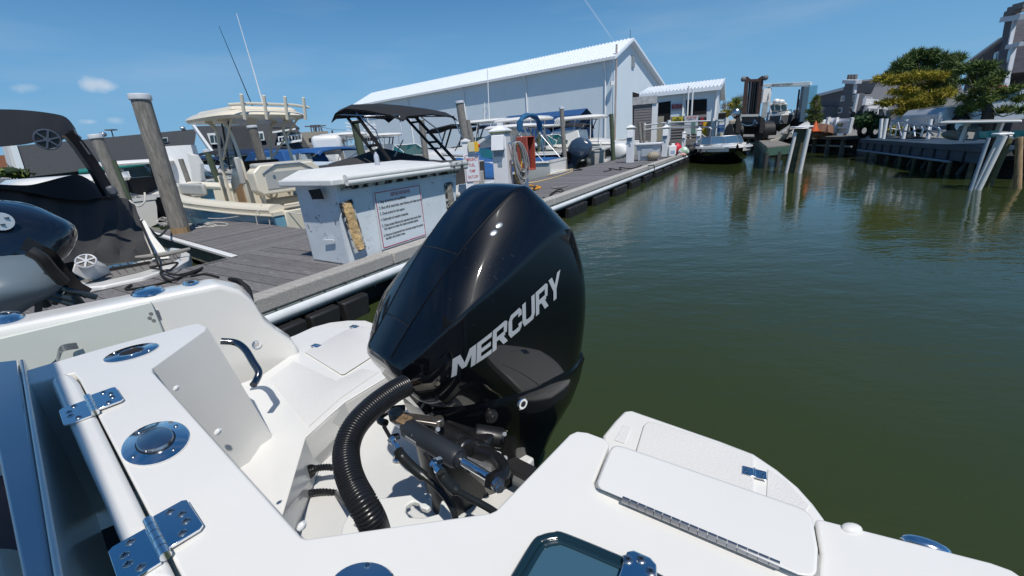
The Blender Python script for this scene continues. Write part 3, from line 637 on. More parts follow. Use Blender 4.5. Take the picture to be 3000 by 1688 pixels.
rope('black_cord_heap', [at(1523 + 18 * math.cos(a * 1.7), 530 + 8 * math.sin(a * 1.7), DZ + .02 + .03 * (a % 3)) for a in range(22)], .014, rope_b, 'tangle of black cord at the foot of the red cabinet post', sm=4)
rope('cream_hose', [at(1542, 536, Z1), at(1570, 533, Z1), at(1610, 524, Z1), at(1650, 512, Z1), at(1676, 502, Z1), at(1678, 495, Z1), at(1660, 499, Z1), at(1630, 506, Z1), at(1605, 514, Z1)], .016, rope_c, 'cream hose snaking over the planks behind the blue covered boat', 'hose')
rope('black_line_coil', [at(1690 + 16 * math.cos(a * 2.1), 497 + 3 * math.sin(a * 2.1), Z1 + .01 * (a % 3)) for a in range(10)], .014, rope_b, 'small black line coil at the end of the cream hose', sm=4)
rope('black_rope_run', [at(1768, 503, Z1), at(1790, 499, Z1), at(1785, 494, Z1 + .04), at(1820, 498, Z1), at(1815, 491, Z1 + .05), at(1850, 494, Z1), at(1880, 484, Z1 + .03), at(1870, 490, Z1), at(1905, 482, Z1 + .06), at(1885, 488, Z1 + .04), at(1914, 484, Z1 + .12), at(1917, 497, Z1 + .0)], .017, rope_b, 'long tangled black rope reaching over the dock edge beam')
rope('black_rope_far', [at(1920, 466, Z1), at(1950, 462, Z1), at(1975, 460, Z1 + .05), at(1984, 452, Z1 + .15), at(1976, 456, Z1 + .05), at(1990, 454, Z1)], .02, rope_b, 'short black rope on a far cleat beyond the round fender')
rope('black_rope_farther', [at(1958, 445, Z1), at(2000, 444, Z1), at(2025, 440, Z1 + .05), at(2032, 437, Z1 + .1)], .022, rope_b, 'farthest black rope lying below the jug and bags')
# dock locker, fender, jug, bags
lk = far(1900, 458, 21.6); lk.z = DZ; th = thing('dock_locker', 'white dock locker with an overhanging lid between pedestal and round fender', 'dock locker', lk, R(-30))
g = MB(); g.loft([[(x * .42, y * .3, 0) for x, y in ((-1, -1), (1, -1), (1, 1), (-1, 1))], [(x * .5, y * .36, .68) for x, y in ((-1, -1), (1, -1), (1, 1), (-1, 1))]]); part('body', g, M('locker_white', (.58, .62, .66), .4), th, local=True, bevel=.02)
g = MB(); g.box((0, 0, .73), (1.15, .86, .09)); part('lid', g, whitep, th, local=True, bevel=.025)
g = MB(); g.box((0, -.35, .4), (.5, .03, .4)); part('front_recess', g, M('locker_grey', (.45, .50, .54), .4), th, local=True)
fp = far(1914, 452, 21.0); fp.z = DZ + .2; g = MB(); g.ball(fp, .26, 14, (1.1, .8, .75)); fn = solo('fender', g, M('tan_buoy', (.30, .25, .16), .8, var=.35, scale=9), 'round tan rope-netted fender lying beside the white locker', 'fender')
g = MB()
for i in range(5):
    a = -.16 + i * .08; rr_ = .265 * math.sqrt(max(0, 1 - (a / .29) ** 2)); g.tube([fp + Vector((a, rr_ * .82 * math.cos(q), rr_ * .77 * math.sin(q))) for q in [2 * math.pi * j / 14 for j in range(15)]], .012, 5)
part('netting', g, rope_w, fn)
jp = far(1968, 443, 24.0); jp.z = DZ; g = MB(); g.box(jp + Vector((0, 0, .26)), (.38, .26, .52)); g.box(jp + Vector((.05, 0, .56)), (.16, .1, .12)); jg = solo('jug', g, white, 'white jug beside the red bag on the dock', 'jug', bevel=.03)
g = MB(); g.box(jp + Vector((0, -.135, .2)), (.2, .01, .16)); part('label_patch', g, M('label_blue', (.3, .42, .55), .5), jg)
def bag(u, v, d, w, h, m, lab, name='bag', cat='bag'):
    p = far(u, v, d); p.z = DZ; g = MB(); rd = random.Random(u)
    rg = []
    for i in range(7):
        f = i / 6; rr_ = math.sin(math.pi * min(max(f * .86 + .12, 0), 1)) ** .6
        rg.append([p + Vector((w / 2 * rr_ * math.cos(a) * rd.uniform(.85, 1.1), w / 2.4 * rr_ * math.sin(a), h * f * rd.uniform(.9, 1.05))) for a in [2 * math.pi * j / 10 for j in range(10)]])
    g.loft(rg); return solo(name, g, m, lab, cat, subd=1)
bag(1984, 440, 24.2, .55, .66, M('bag_red', (.5, .01, .03), .5, var=.3), 'crumpled red bag behind the white jug')
bag(2003, 444, 24.0, .6, .45, M('bag_green', (.25, .42, .28), .5, spots=((.75, .78, .75), .5, 6)), 'green and white printed bag right of the red one')
bag(2022, 437, 25.0, .75, .48, M('bag_black', (.01, .01, .011), .6), 'black bag at the right end of the pile of bags')
bag(1998, 448, 23.6, .5, .16, M('shoe_white', (.6, .5, .48), .5, spots=((.5, .1, .08), .5, 8)), 'white and red shoes or packets lying in front of the bags', 'packets', 'packets')
# draped white canvas behind the box end
g = MB(); cp = far(1352, 575, 10.8); cp.z = DZ
rg = [[cp + Vector((.36 * math.cos(a) * (1 - f * .5) + .1 * f, .25 * math.sin(a) * (1 - f * .5), .34 * f ** .7)) for a in [2 * math.pi * j / 12 for j in range(12)]] for f in (0, .3, .6, .85, 1)]
g.loft(rg); solo('canvas_heap', g, M('canvas_offwhite', (.55, .55, .52), .8, var=.2, bump=.04, bscale=5), 'heap of off-white canvas between the dock box and the sign post', 'canvas', subd=1)
# ---------------------------------------------------------------- buildings
class Wall:                                            # a vertical facade through two ground points
    def __init__(s, u1, v1, d1, u2, v2, d2):
        s.a = far(u1, v1, d1); s.b = far(u2, v2, d2); s.a.z = s.b.z = 0; s.d = (s.b - s.a).normalized(); s.n = Vector((s.d.y, -s.d.x, 0))
        if s.n.dot(-s.a) < 0: s.n = -s.n
    def p(s, u, v, o=0): return onpl(u, v, s.a + s.n * o, s.n)
    def pr(s, g, px, o, dpt, zb=None):                   # prism: outline in the facade plane, thickness backwards
        P_ = [s.p(u, v, o) for u, v in px]
        if zb is not None:
            ok = [v < 5000 for u, v in px]; n_ = len(px); P_ = [q if ok[i] else (lambda r_: Vector((r_.x, r_.y, zb)))(P_[i - 1] if ok[i - 1] else P_[(i + 1) % n_]) for i, q in enumerate(P_)]
        g.prism(P_, [q - s.n * dpt for q in P_]); return g
    def rect(s, g, x0, x1, z0, z1, o, dpt):
        P_ = [s.a + s.d * x + Vector((0, 0, z)) + s.n * o for x, z in ((x0, z0), (x1, z0), (x1, z1), (x0, z1))]; g.prism(P_, [q - s.n * dpt for q in P_]); return g
    def x(s, u, v): return (s.p(u, v) - s.a).dot(s.d)
# --- big white boat storage hall
A_ = far(1794, 162, 66); B_ = far(1038, 307, 108)
A_.z = B_.z = 0; bd = (B_ - A_).normalized(); bn = Vector((bd.y, -bd.x, 0)); bn = bn if bn.dot(-A_) > 0 else -bn
zE = (far(1794, 162, 66).z + 0); zE2 = far(1038, 307, 108).z
hall = thing('boat_storage_hall', 'huge white metal hall with a long ribbed roof behind the moored boats', 'hall', (A_.x, A_.y, 0))
gdir = -bn; 
def Gp(u, v): return onpl(u, v, A_, bd)
ap = Gp(1842, 122); rg_ = Gp(1934, 254)
Lh = (B_ - A_).length; zL = lambda f: zE + (zE2 - zE) * f
def hx(p, f): return p + bd * (Lh * f)
eA = Vector((A_.x, A_.y, zE)); mg = (ap - A_).dot(gdir); rgm = (rg_ - A_).dot(gdir)
Pg = lambda m, z: Vector((A_.x, A_.y, 0)) + gdir * m + Vector((0, 0, z))
sl = (rg_.z - ap.z) / (rgm - mg); mr_ = rgm + 4; zr_ = ap.z + sl * (mr_ - mg)
mb = MB(); fr0 = [Pg(0, 0), Pg(0, zE), Pg(mg, ap.z), Pg(mr_, zr_), Pg(mr_, 0)]
hb2 = [Pg(0, 0) + bd * Lh, Pg(0, zE2) + bd * Lh, Pg(mg, ap.z - (zE - zE2)) + bd * Lh, Pg(mr_, zr_ - (zE - zE2)) + bd * Lh, Pg(mr_, 0) + bd * Lh]
mb.loft([fr0, hb2]); part('wall', mb, siding, hall, smooth=False)
ov = .62
rA = [Pg(-ov, zE - .25), Pg(mg, ap.z + .35), Pg(mr_ + .8, zr_ + .1)]; dz_ = Vector((0, 0, -(zE - zE2)))
mb = MB()
for i in range(2):
    a0 = rA[i] - bd * .8; a1 = rA[i + 1] - bd * .8; b0_ = rA[i] + bd * (Lh + .8) + dz_; b1_ = rA[i + 1] + bd * (Lh + .8) + dz_; dn = Vector((0, 0, .35))
    mb.prism([a0, a1, b1_, b0_], [a0 - dn, a1 - dn, b1_ - dn, b0_ - dn])
rf = part('roof', mb, roofw, hall, smooth=False)
mb = MB(); nrb = 110
for i in range(nrb + 1):
    f = i / nrb; a0 = rA[0].lerp(rA[0], 0) + bd * (Lh * f) + dz_ * f; a1 = rA[1] + bd * (Lh * f) + dz_ * f; mb.bar(a0 + Vector((0, 0, .06)), a1 + Vector((0, 0, .06)), .12, .12)
part('roof_rib', mb, roofw, rf, kind='stuff', smooth=False)
mb = MB(); mb.bar(Pg(-ov - .1, zE - .45) - bd * .8, Pg(-ov - .1, zE2 - .45) + bd * (Lh + .8), .3, .35); part('gutter', mb, white, hall)
mb = MB()
for i in range(1, 46): q = Vector((A_.x, A_.y, 0)) + bd * (Lh * i / 46) + bn * .02; mb.bar(q, q + Vector((0, 0, zL(i / 46) - .1)), .05, .03)
part('wall_seam', mb, siding, hall, kind='stuff', smooth=False) if False else None
for f in (.015, .235, .455, .70, .93):
    mb = MB(); q = Pg(-ov, zL(f) - .6) + bd * (Lh * f); w2 = Pg(-.12, zL(f) - 1.9) + bd * (Lh * f); mb.bar(q, w2, .16, .16); mb.bar(w2, Vector((w2.x, w2.y, 1)), .18, .14); part('downspout', mb, white, hall)
mb = MB(); q = Gp(1853, 181); mb.box(q + (-bd) * .05, (.3, .9, 1.6), math.atan2(gdir.y, gdir.x) + math.pi / 2); part('louvre', mb, M('louvre_grey', (.25, .28, .3), .6), hall)
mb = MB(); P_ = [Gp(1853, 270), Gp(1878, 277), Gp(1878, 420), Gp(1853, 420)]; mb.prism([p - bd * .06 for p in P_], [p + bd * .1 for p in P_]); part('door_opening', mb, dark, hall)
mb = MB(); q = Gp(1788, 245); mb.box(q - bd * .3, (.5, .5, .5)); part('flood_lamp', mb, white, hall)
mb = MB(); mb.tube([Vector((A_.x, A_.y, 0)) - bd * .6 + bn * .1, Vector((A_.x, A_.y, zE + 1.2)) - bd * .6], .13, 6); part('corner_mast', mb, M('mast_rust', (.42, .34, .30), .6, var=.3, scale=1), hall)
mb = MB(); mb.tube([Gp(1846, 122) + Vector((0, 0, -.2)), Gp(1847, 88)], .06, 5); part('roof_aerial', mb, alum, hall)
# --- lower white workshop
w1_ = Wall(1892, 390, 52, 2062, 386, 51.2)
lw = thing('workshop', 'low white metal workshop with two dark doorways right of the big hall', 'workshop', (w1_.a.x, w1_.a.y, 0))
pL = w1_.p(1890, 268); pR = w1_.p(2094, 258); zw = (pL.z + pR.z) / 2
xL, xR = w1_.x(1884, 300), w1_.x(2094, 300)
dp_ = 10; g2 = [w1_.a + w1_.d * xR, ]
ga = w1_.p(2094, 258); gb = far(2118, 262, 60); ge = far(2108, 243, 56)
mb = MB(); w1_.rect(mb, xL, xR, 0, zw, 0, dp_)
ax_ = w1_.d; nn = w1_.n
apx = Vector(w1_.a + ax_ * xR - nn * (dp_ * .5)); apz = zw + .75
mb.prism([w1_.a + ax_ * xR + Vector((0, 0, zw)) - nn * 0, w1_.a + ax_ * xR - nn * dp_ + Vector((0, 0, zw)), apx + Vector((0, 0, apz))], [w1_.a + ax_ * xL + Vector((0, 0, zw)), w1_.a + ax_ * xL - nn * dp_ + Vector((0, 0, zw)), apx - ax_ * (xR - xL) + Vector((0, 0, apz))])
part('wall', mb, siding, lw, smooth=False)
mb = MB(); e0 = w1_.a + ax_ * (xL - .3) + nn * .7 + Vector((0, 0, zw - .1)); e1 = w1_.a + ax_ * (xR + .5) + nn * .7 + Vector((0, 0, zw - .1)); r0 = apx - ax_ * (xR - xL + .3) + Vector((0, 0, apz + .25)); r1 = apx + ax_ * .5 + Vector((0, 0, apz + .25)); bk0 = r0 - nn * (dp_ * .5 + .7) - Vector((0, 0, 1.6)); bk1 = r1 - nn * (dp_ * .5 + .7) - Vector((0, 0, 1.6)); dn = Vector((0, 0, .35))
mb.prism([e0, e1, r1, r0], [p - dn for p in (e0, e1, r1, r0)]); mb.prism([r0, r1, bk1, bk0], [p - dn for p in (r0, r1, bk1, bk0)]); rf = part('roof', mb, roofw, lw, smooth=False)
mb = MB()
for i in range(24): f = i / 23; mb.bar(e0.lerp(e1, f) + Vector((0, 0, .08)), r0.lerp(r1, f) + Vector((0, 0, .02)), .10, .07)
part('roof_rib', mb, roofw, rf, kind='stuff', smooth=False)
for (u0, v0, u1, v1) in ((1924, 302, 1965, 296), (2010, 293, 2071, 290)):
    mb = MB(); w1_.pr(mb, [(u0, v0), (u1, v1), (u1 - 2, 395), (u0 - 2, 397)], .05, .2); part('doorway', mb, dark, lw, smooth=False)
for u in (2004, 2100, 1899):
    mb = MB(); q = w1_.p(u, 275, .15); mb.bar(Vector((q.x, q.y, zw - .3)), Vector((q.x, q.y, .9)), .18, .14); part('downspout', mb, white, lw)
mb = MB(); w1_.pr(mb, [(1968, 306), (2000, 305), (2000, 317), (1968, 319)], .12, .08); sg = part('workshop_sign', mb, M('sign_dark_red', (.22, .02, .03), .5), lw, smooth=False)
a = w1_.p(1971, 316, .14); b_ = w1_.p(1997, 314, .14); put_text('MERCURY', a, b_ - a, (0, 0, 1), w=(b_ - a).length, h=.38, mat=M('sign_pink', (.6, .3, .3), .5), parent=sg, shear=.2)
mb = MB(); w1_.pr(mb, [(1968, 319), (2000, 317), (2000, 323), (1968, 325)], .1, .07); part('sign_strip', mb, M('sign_grey', (.35, .37, .4), .5), lw, smooth=False)
# two thin poles in front of the second doorway
for u, vt, lab in ((2014, 252, 'left of the two thin flagpoles in front of the workshop door'), (2026, 262, 'right of the two thin flagpoles in front of the workshop door')):
    g = MB(); B0_ = far(u - 3, 395, 40); B0_.z = GZ; T0 = far(u + 4, vt, 40); g.tube([B0_, T0], .07, 8); solo('flagpole', g, white, lab, 'pole', 'thin poles before the workshop')
# --- quayside kiosks, boards and rail
def boxthing(name, cat, lab, m, u0, u1, vt, vb, d, dpt, zb=GZ, grp=None, d2=None, rise=0, bevel=0, dv=0):
    """a box whose front spans u0..u1 at distance d (d2 at its right end); top at row vt"""
    w_ = Wall(u0, vb, d, u1, vb, d2 or d); x0, x1 = w_.x(u0, (vt + vb) / 2), w_.x(u1, (vt + vb) / 2); z1 = w_.p((u0 + u1) / 2, vt).z; g = MB(); w_.rect(g, x0, x1, zb, z1, 0, dpt)
    o = solo(name, g, m, lab, cat, grp, smooth=False, bevel=bevel); return o, w_, x0, x1, zb, z1
o, w_, x0, x1, z0, z1 = boxthing('shingled_kiosk', 'kiosk', 'tall grey shingled kiosk with a pale flat top and white corner panel on the quay', shedm, 1858, 1910, 293, 392, 40, 2.2)
g = MB(); 
for k_ in range(15):
    z = z0 + (z1 - z0) * (k_ + .5) / 16; w_.rect(g, x0 - .02, x1 + .02, z, z + (z1 - z0) / 22, .06, .06)
part('shingle_course', g, shedm, o, kind='stuff', smooth=False)
g = MB(); w_.rect(g, x0 - .15, x1 + .35, z1 - .35, z1 + .25, .2, 2.6); part('flat_top', g, M('weathered_pale_wood', (.42, .42, .42), .8, var=.3, scale=3), o, smooth=False)
g = MB(); w_.rect(g, x1 - .02, x1 + .45, z0, z1 - .35, .1, .4); part('corner_panel', g, whitep, o, smooth=False)
boxthing('refuse_cabinet', 'cabinet', 'beige cabinet in the shade between the kiosk and the first doorway', M('beige', (.35, .34, .28), .7), 1926, 1944, 341, 388, 43, 1)
o, w_, x0, x1, z0, z1 = boxthing('shingled_screen', 'shed', 'low grey shingled screen carrying the yellow notice in front of the workshop', shedm, 1966, 2064, 343, 393, 40, 1.5)
g = MB(); w_.rect(g, x0 - .1, x1 + .1, z1 - .12, z1 + .1, .1, 1.7); part('coping', g, shedm, o, smooth=False)
g = MB()
for k_ in range(8): z = z0 + (z1 - z0) * k_ / 8; w_.rect(g, x0, x1, z, z + .09, .05, .05)
part('shingle_course', g, shedm, o, kind='stuff', smooth=False)
def board(name, cat, lab, m, quad, w_, o_, parent=None, t=.06):
    g = MB(); w_.pr(g, quad, o_, t)
    return part(name, g, m, parent, smooth=False) if parent else solo(name, g, m, lab, cat, smooth=False)
wq = Wall(1960, 395, 39, 2110, 392, 38)
yb = board('yellow_notice', 'sign', 'yellow printed notice fixed on the shingled screen', M('notice_yellow', (.62, .52, .03), .5), [(1970, 343), (2000, 341), (2000, 356), (1970, 357)], wq, .15)
for i, (r0_, r1_) in enumerate(((345, 348), (350, 352), (353.5, 355))): board('print_line', '', '', M('ink_brown', (.12, .09, .02), .6), [(1974 if i else 1982, r0_), (1996 if i else 1990, r0_ - .5), (1996 if i else 1990, r1_ - .5), (1974 if i else 1982, r1_)], wq, .16, yb, .02)
wb = board('white_banner', 'banner', 'tall white banner with red lettering and blue swoosh leaning on the quay rail', white, [(2006, 341), (2045, 339), (2042, 393), (2004, 394)], wq, .5)
a = wq.p(2010, 349, .53); b_ = wq.p(2041, 347, .53); put_text('ADVANTAGE', a, b_ - a, (0, 0, 1), w=(b_ - a).length, h=.17, mat=redp, parent=wb, shear=.25, off=.02)
g = MB(); q = [wq.p(u, v, .53) for u, v in ((2012, 353), (2022, 349.5), (2034, 352.5), (2022, 352))]; g.add(q, [(0, 1, 2, 3)]); part('swoosh', g, M('swoosh_navy', (.03, .05, .15), .5), wb, smooth=False)
for k_ in range(7): board('print_line', '', '', M('print_green', (.2, .35, .25), .6), [(2026, 358 + k_ * 5), (2038, 357.5 + k_ * 5), (2038, 361 + k_ * 5), (2026, 361.5 + k_ * 5)], wq, .53, wb, .02)
board('red_panel', 'sign', 'narrow red panel at the right end of the shingled screen', redp, [(2053, 345), (2062, 344), (2060, 362), (2053, 363)], wq, .3)
for i in range(4):
    g = MB(); q = far(2060 + i * 3.4, 390, 38.5); g.tube([(q.x, q.y, GZ), (q.x, q.y, far(2060 + i * 3.4, 354, 38.5).z)], .09, 8); solo('yellow_bollard', g, yellow, ('first', 'second', 'third', 'last')[i] + ' from the left of four yellow guard posts right of the banner', 'post', 'yellow guard posts in a row')
boxthing('dark_bin', 'bin', 'dark grey bin between the yellow posts and the poster stand', M('bin_dark', (.03, .04, .05), .6), 2073, 2098, 352, 392, 38, 1.2)
o, w_, x0, x1, z0, z1 = boxthing('poster_stand', 'poster stand', 'white poster stand with a blue picture and black header at the quay corner', white, 2102, 2124, 330, 395, 35, .3)
g = MB(); w_.rect(g, x0 + .05, x1 - .05, z0 + (z1 - z0) * .30, z0 + (z1 - z0) * .55, .03, .03); part('poster_print', g, M('poster_blue', (.03, .10, .35), .5, var=.5, scale=3, spots=((.1, .3, .15), .6, 4)), o, smooth=False)
g = MB(); w_.rect(g, x0, x1, z1 - .42, z1 - .03, .04, .04); part('header', g, dark, o, smooth=False)
g = MB(); w_.rect(g, x0 + .1, x1 - .1, z0 + .12, z0 + .45, .04, .04); part('footer_print', g, M('poster_cream', (.55, .5, .35), .6), o, smooth=False)
a = w_.a + w_.d * (x0 + .08) + w_.n * .05 + Vector((0, 0, z0 + (z1 - z0) * .68)); put_text('Suntex', a, w_.d, (0, 0, 1), w=(x1 - x0) * .75, h=.18, mat=M('print_teal', (.1, .3, .4), .5), parent=o, shear=.3)
# white quay rail
rl = thing('quay_rail', 'white post and rail fence along the quay in front of the workshop', 'rail', far(1885, 395, 38))
us = [(1886, 361, 393, 38.5), (1958, 352, 388, 37.5), (2087, 346, 392, 35.5), (2125, 345, 393, 34.5)]
for u, vt, vb, d_ in us:
    g = MB(); q = far(u, vb, d_); g.tube([(q.x, q.y, GZ), (q.x, q.y, far(u, vt, d_).z)], .14, 6); part('post', g, white, rl)
for i in range(3):
    for k_ in (.12, .52):
        a, b_ = us[i], us[i + 1]; g = MB(); g.tube([far(a[0], a[1] + (a[2] - a[1]) * k_ + 3, a[3]), far(b_[0], b_[1] + (b_[2] - b_[1]) * k_ + 3, b_[3])], .055, 6); part('rail', g, white, rl)
g = MB(); g.tube([far(1930, 362, 30), far(2000, 368, 29), far(2079, 374, 28), far(2084, 378, 28), far(2081, 398, 28)], .045, 6); g.tube([far(2050, 390, 28), far(2080, 412, 28)], .04, 6); solo('gangway_handrail', g, alum, 'grey tubular handrail sloping down towards the bowrider', 'handrail')
# --- restaurant on the far left
rw = Wall(30, 520, 64, 575, 470, 72)
rs = thing('restaurant', 'long low building with a big grey shingle roof and green awning at far left', 'building', (rw.a.x, rw.a.y, 0))
g = MB(); rw.pr(g, [(75, 520), (560, 460), (565, 9999), (80, 9999)], 0, 12, GZ); part('wall', g, M('restaurant_wall', (.25, .26, .27), .8), rs, smooth=False)
def slope(px_low, px_high, lowo, higho, zoff=0):       # roof slope: lower edge near, upper edge set back
    return [rw.p(u, v, lowo) for u, v in px_low] + [rw.p(u, v, higho) for u, v in px_high]
g = MB(); P_ = slope([(75, 520), (565, 462)], [(576, 378), (44, 428)], 1.0, -7); dn = Vector((0, 0, .4)); g.prism(P_, [p - dn - rw.n * .3 for p in P_]); rf = part('roof', g, shingle, rs, smooth=False)
g = MB(); P_ = [rw.p(44, 428, -7), rw.p(75, 520, 1.0), rw.p(75, 560, 1.0), rw.p(30, 520, -7)]; g.bar(rw.p(40, 427, -7.2), rw.p(70, 522, 1.1), .5, .5); part('rake_board', g, M('trim_pale', (.42, .47, .48), .6), rs)
g = MB(); P_ = [rw.p(20, 428, -7), rw.p(42, 427, -7), rw.p(76, 560, .8), rw.p(56, 560, .6)]; g.prism(P_, [p - rw.n * 1 for p in P_]); part('gable_wall', g, M('trim_grey', (.33, .35, .36), .7), rs, smooth=False)
g = MB(); P_ = [rw.p(230, 505, 2.2), rw.p(545, 466, 2.2), rw.p(545, 459, 1.0), rw.p(230, 496, 1.0)]; g.prism(P_, [p - Vector((0, 0, .15)) for p in P_]); part('awning', g, teal, rs, smooth=False)
g = MB(); c = rw.p(514, 483, 1.6); g.disc(c, rw.n, .62, .1, 24); sg = part('round_sign', g, white, rs); g = MB(); g.disc(c + rw.n * .1, rw.n, .55, .03, 24); sg2 = part('sign_disc', g, M('sign_maroon', (.20, .02, .04), .5), rs)
put_text("Bill's", c + rw.n * .135 - rw.d * .42 + Vector((0, 0, -.02)), rw.d, (0, 0, 1), w=.84, h=.32, mat=white, parent=sg2, off=.02)
for (u, v) in ((482, 411),):
    g = MB(); a = rw.p(u - 8, v - 7, -4); q = [rw.p(u - 8, v - 7, -3.2), rw.p(u + 9, v - 9, -3.2), rw.p(u + 10, v + 6, -3.2), rw.p(u - 6, v + 8, -3.2)]; g.prism(q, [p - rw.n * 1.2 for p in q]); part('roof_window', g, white, rs, smooth=False); g = MB(); q = [rw.p(u - 5.5, v - 5, -3.15), rw.p(u + 6.5, v - 6.5, -3.15), rw.p(u + 7.5, v + 4, -3.15), rw.p(u - 4, v + 5.5, -3.15)]; g.prism(q, [p - rw.n * .1 for p in q]); part('pane', g, glass, rs, smooth=False)
g = MB(); 
for (u, v) in ((300, 400), (305, 398), (537, 380)): q = rw.p(u, v + 1, -7); g.ball(q + Vector((0, 0, .2)), .35, 8, (1, 1, .8))
part('roof_vent', g, alum, rs)
g = MB(); q = rw.p(330, 398, -8); g.tube([q - Vector((0, 0, .5)), rw.p(326, 382, -8)], .07, 5); g.box(rw.p(325, 381, -8), (.9, .9, .15)); solo('roof_lamp', g, M('lamp_grey', (.15, .15, .16), .6), 'small lamp mast rising behind the restaurant roof ridge', 'lamp')
# steep roofed section with dormers
rw2 = Wall(568, 470, 66, 850, 440, 66)
r2 = thing('dormer_house', 'grey steep-roofed house with white dormer windows and balcony behind the cream boat', 'house', (rw2.a.x, rw2.a.y, 0))
g = MB(); rw2.pr(g, [(625, 447), (905, 432), (905, 9999), (640, 9999)], 0, 10, GZ); part('wall', g, M('house_grey', (.16, .17, .18), .8), r2, smooth=False)
g = MB(); P_ = [rw2.p(632, 450, 1), rw2.p(905, 430, 1), rw2.p(852, 345, -6), rw2.p(700, 366, -6), rw2.p(568, 370, -6)]; g.prism(P_, [p - Vector((0, 0, .4)) for p in P_]); part('roof', g, shingle, r2, smooth=False)
g = MB(); g.bar(rw2.p(568, 371, -5.9), rw2.p(624, 450, 1.1), .3, .5); part('rake_trim', g, M('trim_white', (.6, .62, .63), .6), r2)
for (u, v, sc_) in ((624, 408, 1), (758, 400, .8)):
    g = MB(); q = [rw2.p(u - 18 * sc_, v - 17 * sc_, .2), rw2.p(u + 16 * sc_, v - 19 * sc_, .2), rw2.p(u + 22 * sc_, v + 14 * sc_, .2), rw2.p(u - 6 * sc_, v + 15 * sc_, .2)]; g.prism(q, [p - rw2.n * 3 for p in q]); dm_ = part('dormer', g, white, r2, smooth=False)
    g = MB()
    for du in (-10, 3): q = [rw2.p(u + (du) * sc_, v - 11 * sc_, .25), rw2.p(u + (du + 11) * sc_, v - 12 * sc_, .25), rw2.p(u + (du + 13.5) * sc_, v + 9 * sc_, .25), rw2.p(u + (du + 3.5) * sc_, v + 10 * sc_, .25)]; g.prism(q, [p - rw2.n * .1 for p in q])
    part('pane', g, glass, dm_, smooth=False, kind='stuff')
g = MB(); g.bar(rw2.p(798, 388, 2.8), rw2.p(876, 376, 2.8), .2, .2)
bal = part('balcony_roof_beam', g, white, r2); g = MB(); P_ = [rw2.p(790, 372, 1), rw2.p(877, 374, 3.2), rw2.p(845, 350, -2), rw2.p(800, 345, -2)]; g.prism(P_, [p - Vector((0, 0, .25)) for p in P_]); part('porch_roof', g, shingle, r2, smooth=False)
g = MB(); P_ = [rw2.p(812, 418, 1), rw2.p(884, 408, 3), rw2.p(884, 414, 3), rw2.p(812, 426, 1)]; g.prism(P_, [p - rw2.n * .3 for p in P_])
for i in range(8): u = 818 + i * 9.4; g.bar(rw2.p(u, 418 - i * 1.3, 2), rw2.p(u - 2, 400 - i * 1.0, 2), .12, .1)
g.bar(rw2.p(816, 402, 2), rw2.p(882, 394, 2.6), .12, .15); part('balcony_rail', g, white, r2, kind='stuff')
g = MB()
for i in range(5): u = 822 + i * 12; q = [rw2.p(u, 388, .8), rw2.p(u + 8, 387, .8), rw2.p(u + 9, 402, .8), rw2.p(u + 2, 403, .8)]; g.prism(q, [p - rw2.n * .1 for p in q])
part('balcony_window', g, glass, r2, kind='stuff', smooth=False)
# parking deck and poles behind
boxthing('brick_building', 'building', 'reddish brown building cut by the left edge of the photo', brick, -60, 62, 455, 520, 90, 10)
o, w_, x0, x1, z0, z1 = boxthing('parking_deck', 'parking deck', 'beige concrete deck with dark openings left of the big hall', M('deck_beige', (.30, .27, .22), .9), 876, 968, 386, 450, 120, 14)
zz = z1 - z0
for (fx, fz, fw, fh) in ((.32, .62, .18, .14), (.72, .64, .18, .12), (.5, .30, .3, .12), (.12, .30, .2, .12)):
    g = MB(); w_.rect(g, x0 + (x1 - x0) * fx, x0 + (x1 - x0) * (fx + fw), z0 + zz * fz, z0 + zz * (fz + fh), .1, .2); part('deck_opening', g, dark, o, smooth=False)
g = MB(); w_.rect(g, x0 + (x1 - x0) * .45, x0 + (x1 - x0) * .8, z1 + 1.2, z1 + 1.7, -3, 2)
for i in range(5): xq = x0 + (x1 - x0) * (.45 + i * .085); w_.rect(g, xq, xq + .3, z1, z1 + 1.2, -3, .3)
part('roof_frame', g, M('frame_dark', (.08, .08, .09), .6), o, smooth=False)
for (u, vt, vb, d_, lab) in ((926, 366, 400, 125, 'utility pole with crossarms above the parking deck'), (1006, 390, 420, 130, 'thin utility pole left of the big hall'), (976, 382, 420, 118, 'bare slanting pole right of the parking deck')):
    B0_ = far(u, vb, d_); T0 = far(u - 3, vt, d_); g = MB(); g.tube([(B0_.x, B0_.y, 0), T0], .22, 5)
    if 'slant' not in lab:
        for k_ in (.3, 1.8): g.box(T0 - Vector((0, 0, k_)), (5, .25, .25), .4)
    solo('utility_pole', g, M('pole_brown', (.09, .075, .06), .9), lab, 'utility pole', 'utility poles beyond the marina')
a = far(923, 367, 125); g = MB(); g.tube(arc(a, far(1006, 391, 130) , 1.2, 8), .05, 4); g.tube(arc(a, far(1060, 372, 140), 1, 8), .05, 4); solo('overhead_cable', g, blackm, 'overhead cables strung from the utility pole to the hall', 'cable')

